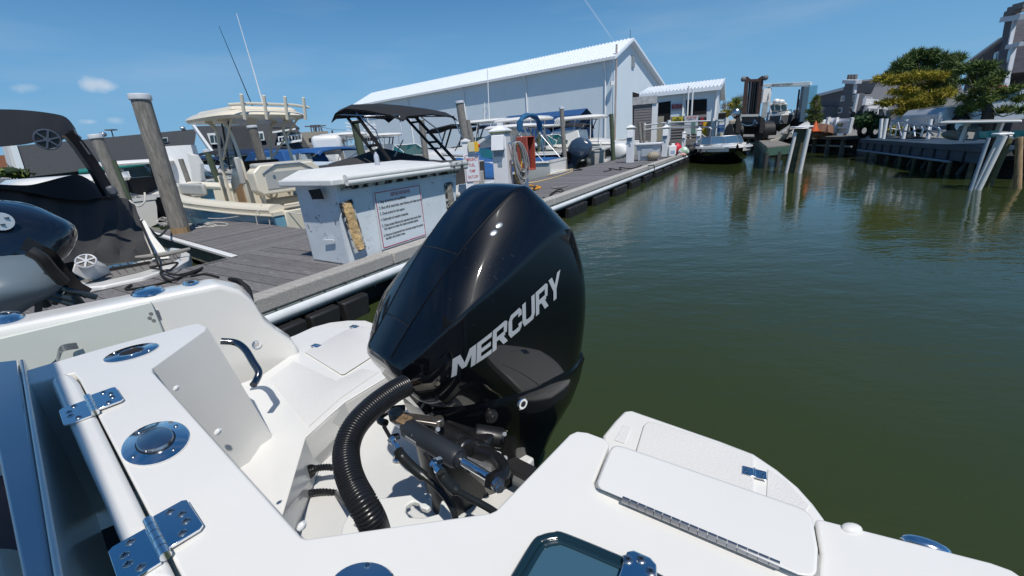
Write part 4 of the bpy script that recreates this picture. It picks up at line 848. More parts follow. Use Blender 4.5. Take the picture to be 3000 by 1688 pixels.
# --- far right: condominiums
wallt = M('trim_light', (.55, .58, .62), .6)
def panes(w_, lst, parent, o_=.05, fr=.10, fm=None):
    for (u0, v0, u1, v1, u2, v2, u3, v3) in lst:
        P_ = [w_.p(u0, v0, o_), w_.p(u1, v1, o_), w_.p(u2, v2, o_), w_.p(u3, v3, o_)]; g = MB(); g.prism(P_, [p - w_.n * .15 for p in P_]); f_ = part('window', g, fm or wallt, parent, smooth=False)
        c = sum(P_, Vector()) / 4; Q = [c + (p - c) * .66 + w_.n * .03 for p in P_]; g = MB(); g.prism(Q, [p - w_.n * .05 for p in Q]); part('pane', g, glass, f_, smooth=False)
c1 = Wall(2350, 380, 62, 2520, 360, 52)
cd = thing('grey_condominium', 'grey sided condominium with a tall chimney and shed roofs beyond the white screen fence', 'house', (c1.a.x, c1.a.y, 0))
g = MB(); c1.pr(g, [(2362, 288), (2474, 258), (2478, 238), (2513, 240), (2512, 260), (2530, 330), (2526, 9999), (2340, 9999)], 0, 8, GZ); part('wall', g, wallg, cd, smooth=False)
g = MB(); c1.pr(g, [(2478, 238), (2514, 240), (2500, 276), (2468, 276)], .5, 1.5); c1.pr(g, [(2466, 274), (2512, 276), (2498, 350), (2452, 350)], .5, .6); part('chimney_breast', g, wallg, cd, smooth=False)
g = MB(); g.bar(c1.p(2360, 289, .2), c1.p(2476, 259, .2), .3, .25); g.bar(c1.p(2476, 239, .55), c1.p(2516, 240, .55), .5, .3); g.bar(c1.p(2508, 241, .56), c1.p(2503, 274, .56), .2, .2); g.bar(c1.p(2512, 276, .56), c1.p(2496, 352, .56), .18, .25); part('trim', g, wallt, cd)
g = MB()
for du in (0, 9, 18): q = c1.p(2486 + du, 236, 0); g.tube([q, q + Vector((0, 0, .5))], .16, 8)
part('flue', g, M('flue', (.2, .18, .17), .7), cd)
panes(c1, [(2464, 281, 2473, 280, 2471, 297, 2461, 298), (2498, 279, 2507, 278, 2505, 295, 2496, 296), (2457, 316, 2466, 315, 2464, 331, 2454, 332), (2490, 314, 2500, 313, 2498, 330, 2488, 331), (2366, 302, 2373, 301, 2371, 316, 2363, 317)], cd, .62)
c2 = Wall(2510, 350, 54, 2620, 345, 66)
g = MB(); P_ = [c2.p(2514, 253, -4), c2.p(2594, 256, -4), c2.p(2600, 290, 1), c2.p(2532, 312, 1)]; g.prism(P_, [p - Vector((0, 0, .3)) for p in P_]); part('side_roof', g, M('roof_mid_grey', (.10, .105, .11), .9, var=.2), cd, smooth=False)
g = MB(); c2.pr(g, [(2530, 305), (2625, 285), (2640, 9999), (2520, 9999)], 0, 6, GZ); part('side_wing', g, wallg, cd, smooth=False)
panes(c2, [(2534, 283, 2556, 285, 2553, 297, 2532, 296), (2573, 284, 2592, 285, 2590, 298, 2572, 298), (2536, 320, 2556, 318, 2554, 332, 2534, 332)], cd, 1.2)
g = MB(); g.bar(c2.p(2532, 298, 2.2), c2.p(2600, 305, 2.2), .2, .5); g.bar(c2.p(2540, 312, 2.2), c2.p(2605, 316, 2.2), .2, .3)
for u in (2545, 2570, 2596): g.bar(c2.p(u, 300, 2.2), c2.p(u - 5, 350, 2.2), .25, .25)
part('balcony', g, white, cd)
c3 = Wall(2780, 380, 46, 2965, 370, 30)
c3 = Wall(2770, 370, 44, 3010, 350, 30)
cb = thing('dark_condominium', 'tall dark shingled condominium with a chimney at the right edge behind the pines', 'house', (c3.a.x, c3.a.y, 0))
g = MB(); c3.pr(g, [(2845, 178), (2935, 112), (2945, 55), (3000, 50), (3060, 60), (3060, 9999), (2775, 9999)], 0, 8, GZ * .5); part('wall', g, walld, cb, smooth=False)
g = MB(); c3.pr(g, [(2946, 56), (2974, 52), (2962, 132), (2934, 135)], .7, .8); c3.pr(g, [(2934, 128), (2978, 138), (2958, 215), (2922, 240), (2905, 345), (2880, 360)], .6, .6); part('chimney_breast', g, M('cedar_mid', (.10, .10, .115), .9, var=.3, scale=4, stretch=(1, 1, 4)), cb, smooth=False)
g = MB(); g.bar(c3.p(2843, 179, .3), c3.p(2936, 113, .3), .2, .12); g.bar(c3.p(2942, 57, .8), c3.p(3002, 48, .8), .3, .22); g.bar(c3.p(2974, 56, .8), c3.p(2958, 132, .8), .12, .16); g.bar(c3.p(2952, 138, .8), c3.p(2994, 128, .8), .16, .16); g.bar(c3.p(2972, 134, .8), c3.p(2956, 210, .8), .14, .16); g.bar(c3.p(2955, 210, .7), c3.p(2926, 345, .7), .14, .16); g.bar(c3.p(2998, 260, .7), c3.p(2970, 350, .7), .16, .16); part('trim', g, wallt, cb)
g = MB(); q = c3.p(2972, 46, .2)
for i in range(4): g.box(q + c3.d * (i * .35 - .5) + Vector((0, 0, .2 + .12 * (i % 2))), (.3, .5, .25))
part('flue', g, M('flue', (.2, .18, .17), .7), cb)
panes(c3, [(2913, 155, 2925, 150, 2920, 186, 2908, 191), (2956, 143, 2968, 140, 2961, 180, 2948, 184), (2937, 228, 2948, 224, 2942, 256, 2930, 260), (2790, 291, 2797, 290, 2793, 313, 2785, 314), (2812, 306, 2820, 306, 2818, 312, 2810, 312), (2876, 315, 2884, 313, 2882, 320, 2874, 322)], cb, .65)

# ---------------------------------------------------------------- bulkhead, piers and their fittings
def P2(u, v, z=GZ): return at(u, v, z)
e0 = Vector((Pq1.x, Pq1.y, 0)); e1 = Vector((P25.x, P25.y, 0)); ed = (e1 - e0).normalized(); en = Vector((ed.y, -ed.x, 0)); en = en if en.dot(-e0) > 0 else -en; eL = (e1 - e0).length
bk = thing('bulkhead', 'dark timber bulkhead with a pale pipe along the far side of the basin', 'bulkhead', e0)
g = MB(); g.bar(e0 + Vector((0, 0, GZ - .04)) + en * .1, e1 + Vector((0, 0, GZ - .04)) + en * .1, .9, .14); part('cap_plank', g, M('cap_timber', (.13, .115, .10), .9, var=.3, scale=3), bk)
for k_ in range(4):
    z = GZ - .28 - k_ * .27; g = MB(); g.bar(e0 + en * .12 + Vector((0, 0, z)), e1 + en * .12 + Vector((0, 0, z)), .08, .24); part('wale_board', g, M('bulkhead_dark', (.035, .03, .026), .9, var=.4, scale=2), bk)
g = MB(); g.tube([e0 + en * .3 + ed * (eL * .3) + Vector((0, 0, GZ - .45)), e1 + en * .3 + Vector((0, 0, GZ - .45))], .05, 8); part('pipe', g, M('pipe_white', (.5, .5, .48), .5), bk)
for i in range(14):
    q = e0 + ed * (eL * (i + .5) / 14) + en * .32; g = MB(); g.tube([q + Vector((0, 0, -1)), q + Vector((0, 0, GZ - .1))], .13, 8); part('support_post', g, pile_m, bk)
g = MB(); Pa, Pb = Vector((Pq0.x, Pq0.y, 0)), Vector((Pq1.x, Pq1.y, 0)); dq = (Pb - Pa).normalized(); nq = Vector((dq.y, -dq.x, 0)); nq = nq if nq.dot(-Pa) > 0 else -nq
g.bar(Pa + nq * .2 + Vector((0, 0, GZ - .25)), Pb + nq * .2 + Vector((0, 0, GZ - .25)), .5, .55); solo('quay_wall', g, conc, 'grey concrete quay edge below the white rail', 'quay wall')
# green boat-lift pier
pd = 17.5
pr_ = thing('lift_pier', 'narrow pier with a planked top and pale green posts beside the travel lift basin', 'pier', far(2285, 440, pd))
pA, pB_, pC, pD = far(2258, 400, 31), far(2322, 412, 21), far(2322, 412, 21) + Vector((-1.2, -.35, 0)), far(2258, 398, 31) + Vector((-.9, -.2, 0))
for p in (pA, pB_, pC, pD): p.z = .83
for i in range(14):
    f0, f1 = i / 14, (i + .93) / 14; g = MB(); g.slab([pA.lerp(pB_, f0), pA.lerp(pB_, f1), pD.lerp(pC, f1), pD.lerp(pC, f0)], .05); part('plank', g, M('pier_plank', (.20, .185, .165), .9, var=.3, scale=5), pr_, smooth=False)
g = MB(); g.bar(pD - Vector((0, 0, .2)), pC - Vector((0, 0, .2)), .06, .28); g.bar(pC - Vector((0, 0, .2)), pB_ - Vector((0, 0, .2)), .06, .28); part('green_fascia', g, M('fascia_green', (.06, .12, .09), .6, var=.2), pr_)
for i in range(7):
    q = pD.lerp(pC, i / 6.2); g = MB(); g.tube([(q.x, q.y, -1), (q.x, q.y, .8)], .06, 8); part('support_post', g, M('post_pale_green', (.16, .20, .18), .7), pr_)
for i in range(3):
    q = pC.lerp(pB_, i / 2); g = MB(); g.tube([(q.x, q.y, -1), (q.x, q.y, .6)], .09, 8); part('end_post', g, timberd, pr_)
# wrapped pilings
def dolphin(lab, items, capd=None):
    d0 = items[0][4]; root = thing('wrapped_piling', lab, 'piling', far(items[0][2], items[0][3], d0)); root.location.z = 0; ROOTM[root.name] = Matrix.Translation(root.location)
    for (u0, v0, u1, v1, d_, w_, m, nm) in items:
        T0 = far(u0, v0, d_); B0_ = far(u1, v1, d_); ax = (T0 - B0_).normalized(); B1 = B0_ - ax * ((B0_.z + .8) / ax.z); r = w_ / 2 / FOC * (B0_ - EYE).dot(_f); g = MB(); g.tube([B1.lerp(T0, i / 8) for i in range(9)], r, 12); part(nm, g, m, root)
    if capd: T0 = far(capd[0], capd[1], capd[2]); g = MB(); g.box(T0, capd[3], -.3); part('cap', g, whitep, root, bevel=.02)
    return root
wr_ = M('white_pile_wrap', (.68, .68, .66), .5, var=.08, scale=8, spots=((.42, .16, .05), .64, 3))
wrg = M('grey_pile_wrap', (.30, .36, .42), .5, var=.15)
dolphin('cluster of two dark pilings with peeling white strips, nearer the bowrider', [(2348, 377, 2322, 492, 18.3, 36, M('pile_brown_green', (.09, .085, .05), .8, var=.5, scale=3, bump=.01), 'pole'), (2331, 388, 2305, 498, 18.0, 9, wr_, 'white_strip'), (2371, 378, 2346, 492, 17.9, 11, wr_, 'white_strip')], (2350, 372, 18.1, (.55, .45, .05)))
dolphin('cluster of rust-stained white-wrapped pilings at far right in front of the white cabin boat', [(2944, 398, 2892, 505, 14.0, 13, wr_, 'white_strip'), (2929, 398, 2880, 503, 14.2, 9, wr_, 'white_strip'), (2915, 402, 2872, 505, 14.5, 24, dark, 'dark_pole'), (2897, 404, 2862, 503, 13.9, 9, wrg, 'grey_strip'), (2958, 405, 2915, 505, 14.6, 15, M('pile_olive', (.16, .15, .07), .8, var=.4, scale=3), 'pole')], (2937, 393, 14.2, (.26, .24, .05)))
# blue floating dock
fa, fb_ = far(2528, 402, 24), far(2892, 422, 16); fa.z = fb_.z = .62; fdv = (fb_ - fa); fn_ = Vector((fdv.y, -fdv.x, 0)).normalized(); fn_ = fn_ if fn_.dot(-fa) > 0 else -fn_
fk = thing('steel_pier', 'blue-grey steel sided pier with vertical ribs on slanting struts at far right', 'pier', fa)
zt_ = .80
fa.z = fb_.z = zt_
g = MB(); g.prism([fa, fb_, fb_ - fn_ * 1.6, fa - fn_ * 1.6], [p - Vector((0, 0, .08)) for p in (fa, fb_, fb_ - fn_ * 1.6, fa - fn_ * 1.6)]); part('deck', g, gangm, fk)
g = MB(); g.bar(fa + fn_ * .02 - Vector((0, 0, .06)), fb_ + fn_ * .02 - Vector((0, 0, .06)), .08, .14); part('edge_beam', g, gangm, fk)
nP = 11
for i in range(nP):
    a, b_ = fa.lerp(fb_, i / nP + .004), fa.lerp(fb_, (i + 1) / nP - .004); g = MB(); g.bar(a - Vector((0, 0, .27)), b_ - Vector((0, 0, .27)), .04, .26); part('side_panel', g, gangm, fk)
    a = fa.lerp(fb_, i / nP) + fn_ * .04; g = MB(); g.bar(a - Vector((0, 0, .1)), a - Vector((0, 0, .42)), .03, .05); part('rib', g, M('rib_dark', (.02, .03, .04), .5), fk)
g = MB(); g.tube([fa + fn_ * .1 - Vector((0, 0, .43)), fa.lerp(fb_, .86) + fn_ * .1 - Vector((0, 0, .43))], .035, 8); part('rub_pipe', g, M('pipe_grey', (.22, .28, .33), .5), fk)
g = MB(); g.bar(fa - fn_ * .7 - Vector((0, 0, .6)), fb_ - fn_ * .7 - Vector((0, 0, .6)), .1, .45); part('inner_wall', g, blackm, fk)
for i in range(8):
    a = fa.lerp(fb_, (i + .6) / 8.2); g = MB(); g.tube([a - fn_ * .5 - Vector((0, 0, .4)), a + fn_ * .0 + fdv.normalized() * .25 - Vector((0, 0, 1.4))], .05, 8); g2_ = MB(); part('strut', g, M('strut_grey', (.14, .14, .13), .8, var=.4), fk)
    g = MB(); g.tube([a + fdv * .03 - Vector((0, 0, .4)), a + fdv * .03 - Vector((0, 0, 1.9))], .055, 8); part('support_post', g, M('post_olive', (.12, .105, .06), .8, var=.5, scale=4), fk)
def hrail(lab, pts, posts, r=.022):
    g = MB(); fz = lambda p: far(p[0], p[1], p[2] * 1.42); r *= 1.3; g.tube([fz(p) for p in pts], r, 8)
    for a, b_ in posts: g.tube([fz(a), fz(b_)], r * .9, 6)
    return solo('handrail', g, alum, lab, 'handrail', 'aluminium handrails of the pier')
hrail('tubular handrail nearer the tall pine, sloping down to the right', [(2608, 398, 15), (2613, 352, 15), (2650, 357, 14.6), (2700, 373, 14), (2704, 380, 14), (2697, 401, 14)], [((2622, 398, 15), (2632, 356, 15)), ((2640, 398, 14.7), (2630, 358, 15)), ((2660, 400, 14.4), (2690, 372, 14.2)), ((2680, 400, 14.2), (2676, 366, 14.3)), ((2615, 378, 15), (2697, 392, 14.2))])
hrail('second tubular handrail, right of the first and ending above the pier', [(2655, 350, 15.6), (2690, 360, 15), (2750, 375, 14.2), (2755, 382, 14.2), (2746, 402, 14.2)], [((2716, 398, 14.6), (2722, 368, 14.8)), ((2735, 398, 14.4), (2700, 364, 15)), ((2670, 372, 15), (2748, 388, 14.3))])
for (u, vt, vb, du, w_, lab) in ((2581, 348, 392, 4, 9, 'first white post at the left end of the pier rail'), (2596, 348, 394, 8, 9, 'second white post at the left end of the pier rail'), (2655, 350, 394, 9, 10, 'white post behind the first handrail'), (2725, 350, 394, 7, 10, 'white post standing alone between hedge and pier')):
    B0_ = far(u - du + 2, vb, 22); T0 = far(u + 2, vt, 22); g = MB(); g.tube([B0_ - (T0 - B0_) * .3, T0], w_ / 2 / FOC * 15.5, 10); solo('white_post', g, white, lab, 'post', 'white posts along the pier')
g = MB(); a = [far(2812, 408, 17), far(2818, 376, 17), far(2868, 380, 16.6), far(2858, 410, 16.6)]; g.tube([a[0], a[1]], .06, 10); g.tube([a[1] - Vector((.03, 0, 0)), a[2]], .07, 12); g.tube([a[2], a[3]], .055, 10); g.tube([a[0], a[3]], .02, 8); solo('padded_frame', g, M('frame_bluegrey', (.16, .21, .25), .5), 'blue-grey padded frame standing on the end of the steel pier', 'frame')
g = MB(); q = far(2797, 397, 17.5); g.ball(q, .2, 12, (1.9, .8, .62), Matrix.Rotation(.2, 3, 'Y')); solo('buoy', g, M('buoy_grey', (.35, .36, .36), .6), 'grey teardrop buoy lying on the pier beside the padded frame', 'buoy')

# ---------------------------------------------------------------- travel lift, forklift and hauled boat
tl = thing('travel_lift', 'pale blue travel lift with a lettered white top beam over a hauled white boat', 'travel lift', far(2300, 390, 31))
def tube2(g, a, b_, r, n=8): g.tube([far(*a), far(*b_)], r, n)
D1 = 33
def beamq(nm, px, d_, th, m, par=tl, bevel=.02):
    w_ = Wall(px[0][0], px[0][1], d_, px[1][0], px[1][1], d_ - .5); g = MB(); w_.pr(g, px, 0, th); return part(nm, g, m, par, smooth=False, bevel=bevel), w_
tb_, tw = beamq('top_beam', [(2232, 246), (2374, 239), (2374, 250), (2364, 252), (2352, 252), (2236, 255)], D1, .6, M('lift_white', (.60, .66, .66), .4, var=.1))
a = tw.p(2262, 252.2, .02); b_ = tw.p(2322, 249, .02); put_text('MARINE TRAVELIFT', a, b_ - a, (0, 0, 1), w=(b_ - a).length, h=.12, mat=M('lift_text', (.05, .12, .15), .5), parent=tb_, off=.02)
beamq('right_leg', [(2352, 251), (2372, 251), (2358, 362), (2340, 362)], D1, .5, liftblue)
beamq('right_leg_brace', [(2347, 254), (2355, 254), (2342, 358), (2334, 358)], D1 - 1, .3, M('lift_dark', (.05, .10, .14), .5))
g = MB(); tube2(g, (2375, 240, D1), (2366, 300, D1), .05); tube2(g, (2342, 262, D1), (2330, 360, D1), .05); part('hose_line', g, blackp, tl)
beamq('left_leg', [(2246, 330), (2254, 330), (2249, 388), (2240, 388)], D1, .4, liftblue)
for (u, v) in ((2347, 368), (2244, 388)):
    g = MB(); q = far(u, v, D1 - 1); g.tube([q - Vector((.4, 0, 0)), q + Vector((.4, 0, 0))], .45, 16); part('wheel', g, rubber, tl)
for (a, b_) in (((2252, 256, D1), (2262, 375, D1 - 1)), ((2356, 256, D1 + .5), (2330, 335, D1))):
    g = MB(); g.bar(far(*a), far(*b_), .10, .02); part('sling', g, M('sling_grey', (.35, .36, .36), .7), tl)
fk2 = thing('marine_forklift', 'brown forklift with a tall twin mast and dark fork carriage on the quay', 'forklift', far(2200, 390, 29))
DF = 29
def fq(nm, px, m, th=.5, d_=DF, bevel=.015): w_ = Wall(px[0][0], px[0][1], d_, px[1][0], px[1][1], d_); g = MB(); w_.pr(g, px, 0, th); return part(nm, g, m, fk2, smooth=False, bevel=bevel), w_
fq('mast_rail', [(2182, 228), (2194, 228), (2186, 345), (2172, 345)], rust); fq('mast_rail', [(2226, 226), (2238, 226), (2224, 345), (2210, 345)], rust)
fq('mast_head', [(2182, 226), (2190, 224), (2200, 232), (2220, 231), (2232, 222), (2238, 223), (2234, 240), (2186, 240)], rust, .55)
fq('inner_mast', [(2194, 240), (2227, 240), (2212, 345), (2186, 345)], M('mast_dark', (.02, .017, .016), .7), .3, DF + .4)
for du in (3, 10, 16, 24):
    g = MB(); tube2(g, (2198 + du, 240, DF), (2188 + du, 335, DF), .045); part('mast_cylinder', g, M('cyl_grey', (.14, .14, .15), .4, .6) if du % 2 else blackp, fk2)
fq('carriage', [(2170, 338), (2224, 338), (2242, 350), (2246, 372), (2150, 372), (2156, 350)], blackp, .8, DF - .5)
g = MB(); w_ = Wall(2170, 340, DF - .7, 2224, 340, DF - .7); g.bar(w_.p(2171, 339), w_.p(2223, 338), .12, .12); g.bar(w_.p(2171, 339), w_.p(2168, 356), .1, .1); part('carriage_frame', g, M('frame_pale', (.5, .5, .48), .5), fk2)
for (u0, u1) in ((2158, 2170), (2228, 2240)):
    fq('fork_arm', [(u0, 345), (u0 + 10, 344), (u1 + 3, 372), (u1 - 5, 392), (u0 - 4, 390)], M('fork_dark', (.03, .027, .025), .7, var=.3), .5, DF - 1.2)
g = MB(); rr_ = far(2200, 372, DF - 1); g.tube(spline([far(2172, 362, DF - 1), far(2185, 368, DF - 1.1), far(2205, 366, DF - 1.1), far(2210, 352, DF - 1.1), far(2218, 362, DF - 1.1), far(2232, 358, DF - 1)], 4), .035, 6); part('hydraulic_line', g, M('hose_blue', (.05, .10, .18), .6), fk2)
fq('counterweight', [(2148, 368), (2248, 368), (2248, 394), (2142, 394)], M('body_brown', (.04, .025, .02), .7, var=.3), 2.2, DF)
for (u, v) in ((2150, 388), (2240, 388)):
    g = MB(); q = far(u, v, DF - .6); q.z = GZ + .5; g.tube([q - Vector((.3, 0, 0)), q + Vector((.3, 0, 0))], .5, 16); part('wheel', g, rubber, fk2)
for (u, v) in ((2178, 232), (2243, 228)): g = MB(); g.ball(far(u, v, DF), .14, 8); part('mast_lamp', g, M('lamp_grey', (.15, .15, .16), .6), fk2)
g = MB(); q = far(2158, 332, DF - .4); g.ball(q, .26, 10, (1, .8, 1.1)); part('work_lamp', g, chromeb, fk2)
fq('cab', [(2236, 300), (2252, 296), (2246, 345), (2228, 350)], M('cab_pale', (.45, .48, .48), .5, var=.3), .8, DF + .8)
boxthing('beige_van', 'van', 'beige van end half hidden behind the forklift carriage', M('van_beige', (.42, .38, .30), .5), 2134, 2158, 350, 385, 31, 2.5, bevel=.1)
# hauled boat, bow toward the camera
def frontboat(name, lab, cx, vt_rail, vkeel, wpx, d_, hullm, deckm, winm, grp=None, cabin=True, zoff=0):
    root = thing(name, lab, 'boat', far(cx, vkeel, d_)); w_ = Wall(cx - 10, 400, d_, cx + 10, 400, d_)
    c = w_.p(cx, vt_rail); k_ = w_.p(cx, vkeel); W_ = wpx / FOC * (c - EYE).dot(_f) / 2; H = c.z - k_.z; n_ = w_.n; dx = w_.d; secs = []
    for f, bw, kz in ((0, .02, .75), (.12, .42, .45), (.3, .75, .2), (.6, .97, .05), (1, 1, .0), (1.8, .98, 0)):
        base = c - n_ * (W_ * 2.6 * f); b2 = W_ * bw; secs.append([base + dx * b2 + Vector((0, 0, 0)), base + dx * (b2 * .93) - Vector((0, 0, H * .5)), base - Vector((0, 0, H * (1 - kz))), base - dx * (b2 * .93) - Vector((0, 0, H * .5)), base - dx * b2])
    g = MB(); g.loft(secs, close=False); part('hull', g, hullm, root)
    dk = [[s_[0] + Vector((0, 0, 0)), s_[0] + Vector((0, 0, .14 * W_)) - dx * .05 * W_, s_[4] + Vector((0, 0, .14 * W_)) + dx * .05 * W_, s_[4]] for s_ in secs]; g = MB(); g.loft(dk); part('deck', g, deckm, root)
    return root, w_, c, W_, n_, dx
hb_, w_, c, W_, n_, dx = frontboat('hauled_boat', 'white cabin cruiser hanging in the travel lift with a grey painted bottom', 2288, 338, 388, 68, 31.5, M('bottom_grey', (.10, .10, .10), .8), gel, glass)
def fc(px, o_, th, m, nm, par, bevel=.02): g = MB(); w_.pr(g, px, o_, th); return part(nm, g, m, par, smooth=False, bevel=bevel)
fc([(2250, 334), (2256, 312), (2300, 310), (2316, 330), (2320, 338), (2250, 340)], -1.2, 2.2, gel, 'cabin_front', hb_, .08)
fc([(2254, 322), (2258, 309), (2302, 307), (2306, 318), (2304, 324), (2256, 326)], -1.1, .3, glass, 'windscreen', hb_)
for u in (2268, 2286): fc([(u, 308), (u + 2, 308), (u + 3, 325), (u + 1, 325)], -1.05, .1, white, 'window_post', hb_, 0)
fc([(2250, 308), (2262, 303), (2304, 301), (2308, 308), (2256, 312)], -1.2, 2.6, gel, 'hardtop', hb_, .05)
fc([(2266, 302), (2270, 294), (2296, 292), (2300, 301)], -1.8, 1.5, M('upper_navy', (.02, .05, .09), .4), 'flybridge', hb_)
g = MB(); 
for (u, v) in ((2275, 298), (2288, 300)): g.ball(w_.p(u, v, -1.0), .22, 8, (1, 1, .8))
g.box(w_.p(2240, 281, -1.5), (.5, .5, .8)); part('radar_dome', g, gel, hb_)
g = MB(); g.tube([w_.p(2252, 352, .3), w_.p(2254, 333, .1), w_.p(2288, 326, .3), w_.p(2318, 322, .1), w_.p(2322, 336, .1)], .03, 6); part('bow_rail', g, chromeb, hb_)
g = MB(); g.box(w_.p(2241, 276, -2), (.3, .3, .15)); part('beacon', g, M('beacon_red', (.5, .08, .05), .5), hb_)
# lumber heap and jack stands
for i, (u, v, l_, rz_) in enumerate(((2290, 392, 1.8, .4), (2300, 389, 1.5, -.3), (2306, 384, 1.3, .9), (2312, 378, 1.2, 1.2))):
    q = far(u, v, 27); g = MB(); g.box((q.x, q.y, GZ + .1 + i * .12), (l_, .16, .14), rz_, (0, .12 * (i - 1), 0)); solo('timber_offcut', g, M('pale_lumber', (.40, .37, .33), .8), ('lowest pale timber offcut in the heap under the hauled boat', 'second pale timber offcut lying across the heap', 'third pale timber offcut leaning on the heap', 'topmost pale timber offcut leaning on the heap')[i], 'timber', 'timber heap under the hauled boat')
# white screen fence, car, cone
sf = thing('screen_fence', 'two-panel white vinyl screen fence with a small yellow sign behind the bulkhead', 'fence', far(2460, 390, 26))
for px in ([(2428, 345), (2452, 346), (2447, 390), (2418, 389)], [(2452, 348), (2497, 347), (2486, 391), (2447, 391)]):
    w_ = Wall(px[0][0], 390, 26, px[1][0], 390, 26 if px[0][0] < 2440 else 24.5); g = MB(); w_.pr(g, px, 0, .05); part('panel', g, whitep, sf, smooth=False)
    for f in (.25, .62): g = MB(); g.bar(w_.p(px[0][0] - 4 * f * 2, px[0][1] + 43 * f, .05), w_.p(px[1][0] - 5 * f * 2, px[1][1] + 43 * f, .05), .06, .08); part('rail', g, whitep, sf)
    for i in (0, 1): g = MB(); q0_, q1_ = px[i], px[3 - i]; g.bar(w_.p(q0_[0], q0_[1] - 2, .06), w_.p(*q1_, .06), .12, .12); part('post', g, whitep, sf)
w_ = Wall(2452, 390, 26, 2497, 390, 24.5); g = MB(); w_.pr(g, [(2457, 360), (2465, 359), (2463, 370), (2456, 371)], .06, .02); part('small_sign', g, M('sign_olive', (.35, .30, .05), .6), sf, smooth=False)
g = MB(); q = far(2386, 384, 25); g.tube([q, q + Vector((0, 0, .42))], [.16, .03], 12); g.box(q, (.4, .4, .04)); solo('traffic_cone', g, M('cone_orange', (.65, .12, .03), .5), 'orange traffic cone right of the white car', 'cone')
g = MB()
for i, (u, v) in enumerate(((2396, 385), (2404, 380), (2410, 386))): q = far(u, v, 25.5); g.box(q, (.7, .4, .35), i, (.2, .3, 0))
solo('rubble_heap', g, M('brick_rubble', (.22, .12, .08), .9, var=.4), 'small heap of brown debris left of the white screen fence', 'debris')
g = MB(); rd = random.Random(3)
for i in range(9): q = far(2500 + rd.uniform(-8, 22), 372 + rd.uniform(-10, 12), 26); g.bar(q, q + Vector((rd.uniform(-.5, .2), 0, rd.uniform(.3, .8))), .06, .06)
solo('ladder_heap', g, M('scrap_grey', (.10, .10, .11), .6, .5), 'jumble of dark metal stands right of the white screen fence', 'metal stands')
for i, (u, v) in enumerate(((2532, 383), (2566, 385))):
    q = far(u, v, 25.6); g = MB(); g.tube([q + Vector((.22 * math.cos(a), 0, .22 * math.sin(a))) for a in [2 * math.pi * j / 16 for j in range(17)]], .09, 8); solo('old_tyre', g, rubber, ('left old tyre leaning below the round bushes', 'right old tyre leaning below the round bushes')[i], 'tyre', 'old tyres below the bushes')
# vehicles
def vehicle(name, cat, lab, base, rz, L_, W_, H, m, pickup=False):
    th = thing(name, lab, cat, base, rz); s_ = L_ / 5.6 if pickup else L_ / 4.4
    if pickup: prof = [(-2.8, .45), (-2.8, 1.15), (-.95, 1.2), (-.9, 1.22), (-.75, 1.85), (.35, 1.9), (1.05, 1.32), (2.55, 1.2), (2.8, .95), (2.8, .45)]
    else: prof = [(-2.2, .4), (-2.2, .9), (-1.6, 1.0), (-.9, 1.42), (.35, 1.45), (1.1, 1.0), (2.05, .85), (2.2, .65), (2.2, .4)]
    zs = H / (1.9 if pickup else 1.45); g = MB(); hw = W_ / 2
    rg = [[(x * s_, sy * hw * (.86 if z > 1.3 * 1 else 1), z * zs) for x, z in prof] for sy in (-1, 1)]; g.loft(rg); part('body', g, m, th, local=True, bevel=.04 * zs, bseg=3)
    for sy in (-1, 1):
        g = MB(); 
        wp = [(-.6, 1.3), (-.62, 1.72), (.25, 1.76), (.8, 1.34)] if pickup else [(-1.2, 1.0), (-.8, 1.33), (.3, 1.36), (.85, 1.0)]
        for a_, b_ in ((0, .48), (.52, 1)):
            lo = [wp[0][0] + (wp[3][0] - wp[0][0]) * t_ for t_ in (a_, b_)]; up = [wp[1][0] + (wp[2][0] - wp[1][0]) * t_ for t_ in (a_, b_)]
            q = [(lo[0] * s_, sy * (hw * .93 + .02), wp[0][1] * zs), (lo[1] * s_, sy * (hw * .93 + .02), wp[0][1] * zs), (up[1] * s_, sy * (hw * .86 + .015), wp[1][1] * zs), (up[0] * s_, sy * (hw * .86 + .015), wp[1][1] * zs)]; g.prism([Vector(p) for p in q], [Vector(p) * 1 - Vector((0, sy * .05, 0)) for p in q])
        part('side_window', g, glass, th, local=True, smooth=False)
        for x in (-1.75, 1.8) if pickup else (-1.35, 1.4):
            g = MB(); r = .40 * zs; g.tube([(x * s_, sy * (hw - .2 * zs), r), (x * s_, sy * (hw + .02), r)], r, 18); wl_ = part('wheel', g, rubber, th, local=True); g = MB(); g.tube([(x * s_, sy * (hw + .02), r), (x * s_, sy * (hw + .035), r)], r * .6, 14); part('rim', g, chromeb, wl_, local=True)
            g = MB(); g.tube([(x * s_, sy * (hw - .05), r * 1.05), (x * s_, sy * (hw + .006), r * 1.05)], r * 1.18, 18); part('wheel_arch', g, dark, th, local=True)
    return th
q = far(2858, 386, 24.0)
tk = vehicle('pickup_truck', 'pickup truck', 'silver pickup truck parked facing left below the dark condominium', q, R(178), 4.4, 1.55, 1.45, truckm, True)
g = MB(); g.box((-.1, 0, 1.48), (.3, .8, .05)); part('roof_lamp', g, redp, tk, local=True)
q = far(2389, 382, 30)
vehicle('white_car', 'car', 'white car parked behind the bulkhead left of the orange cone', Vector((q.x, q.y, GZ * .8)), R(172), 3.0, 1.3, 1.05, white)
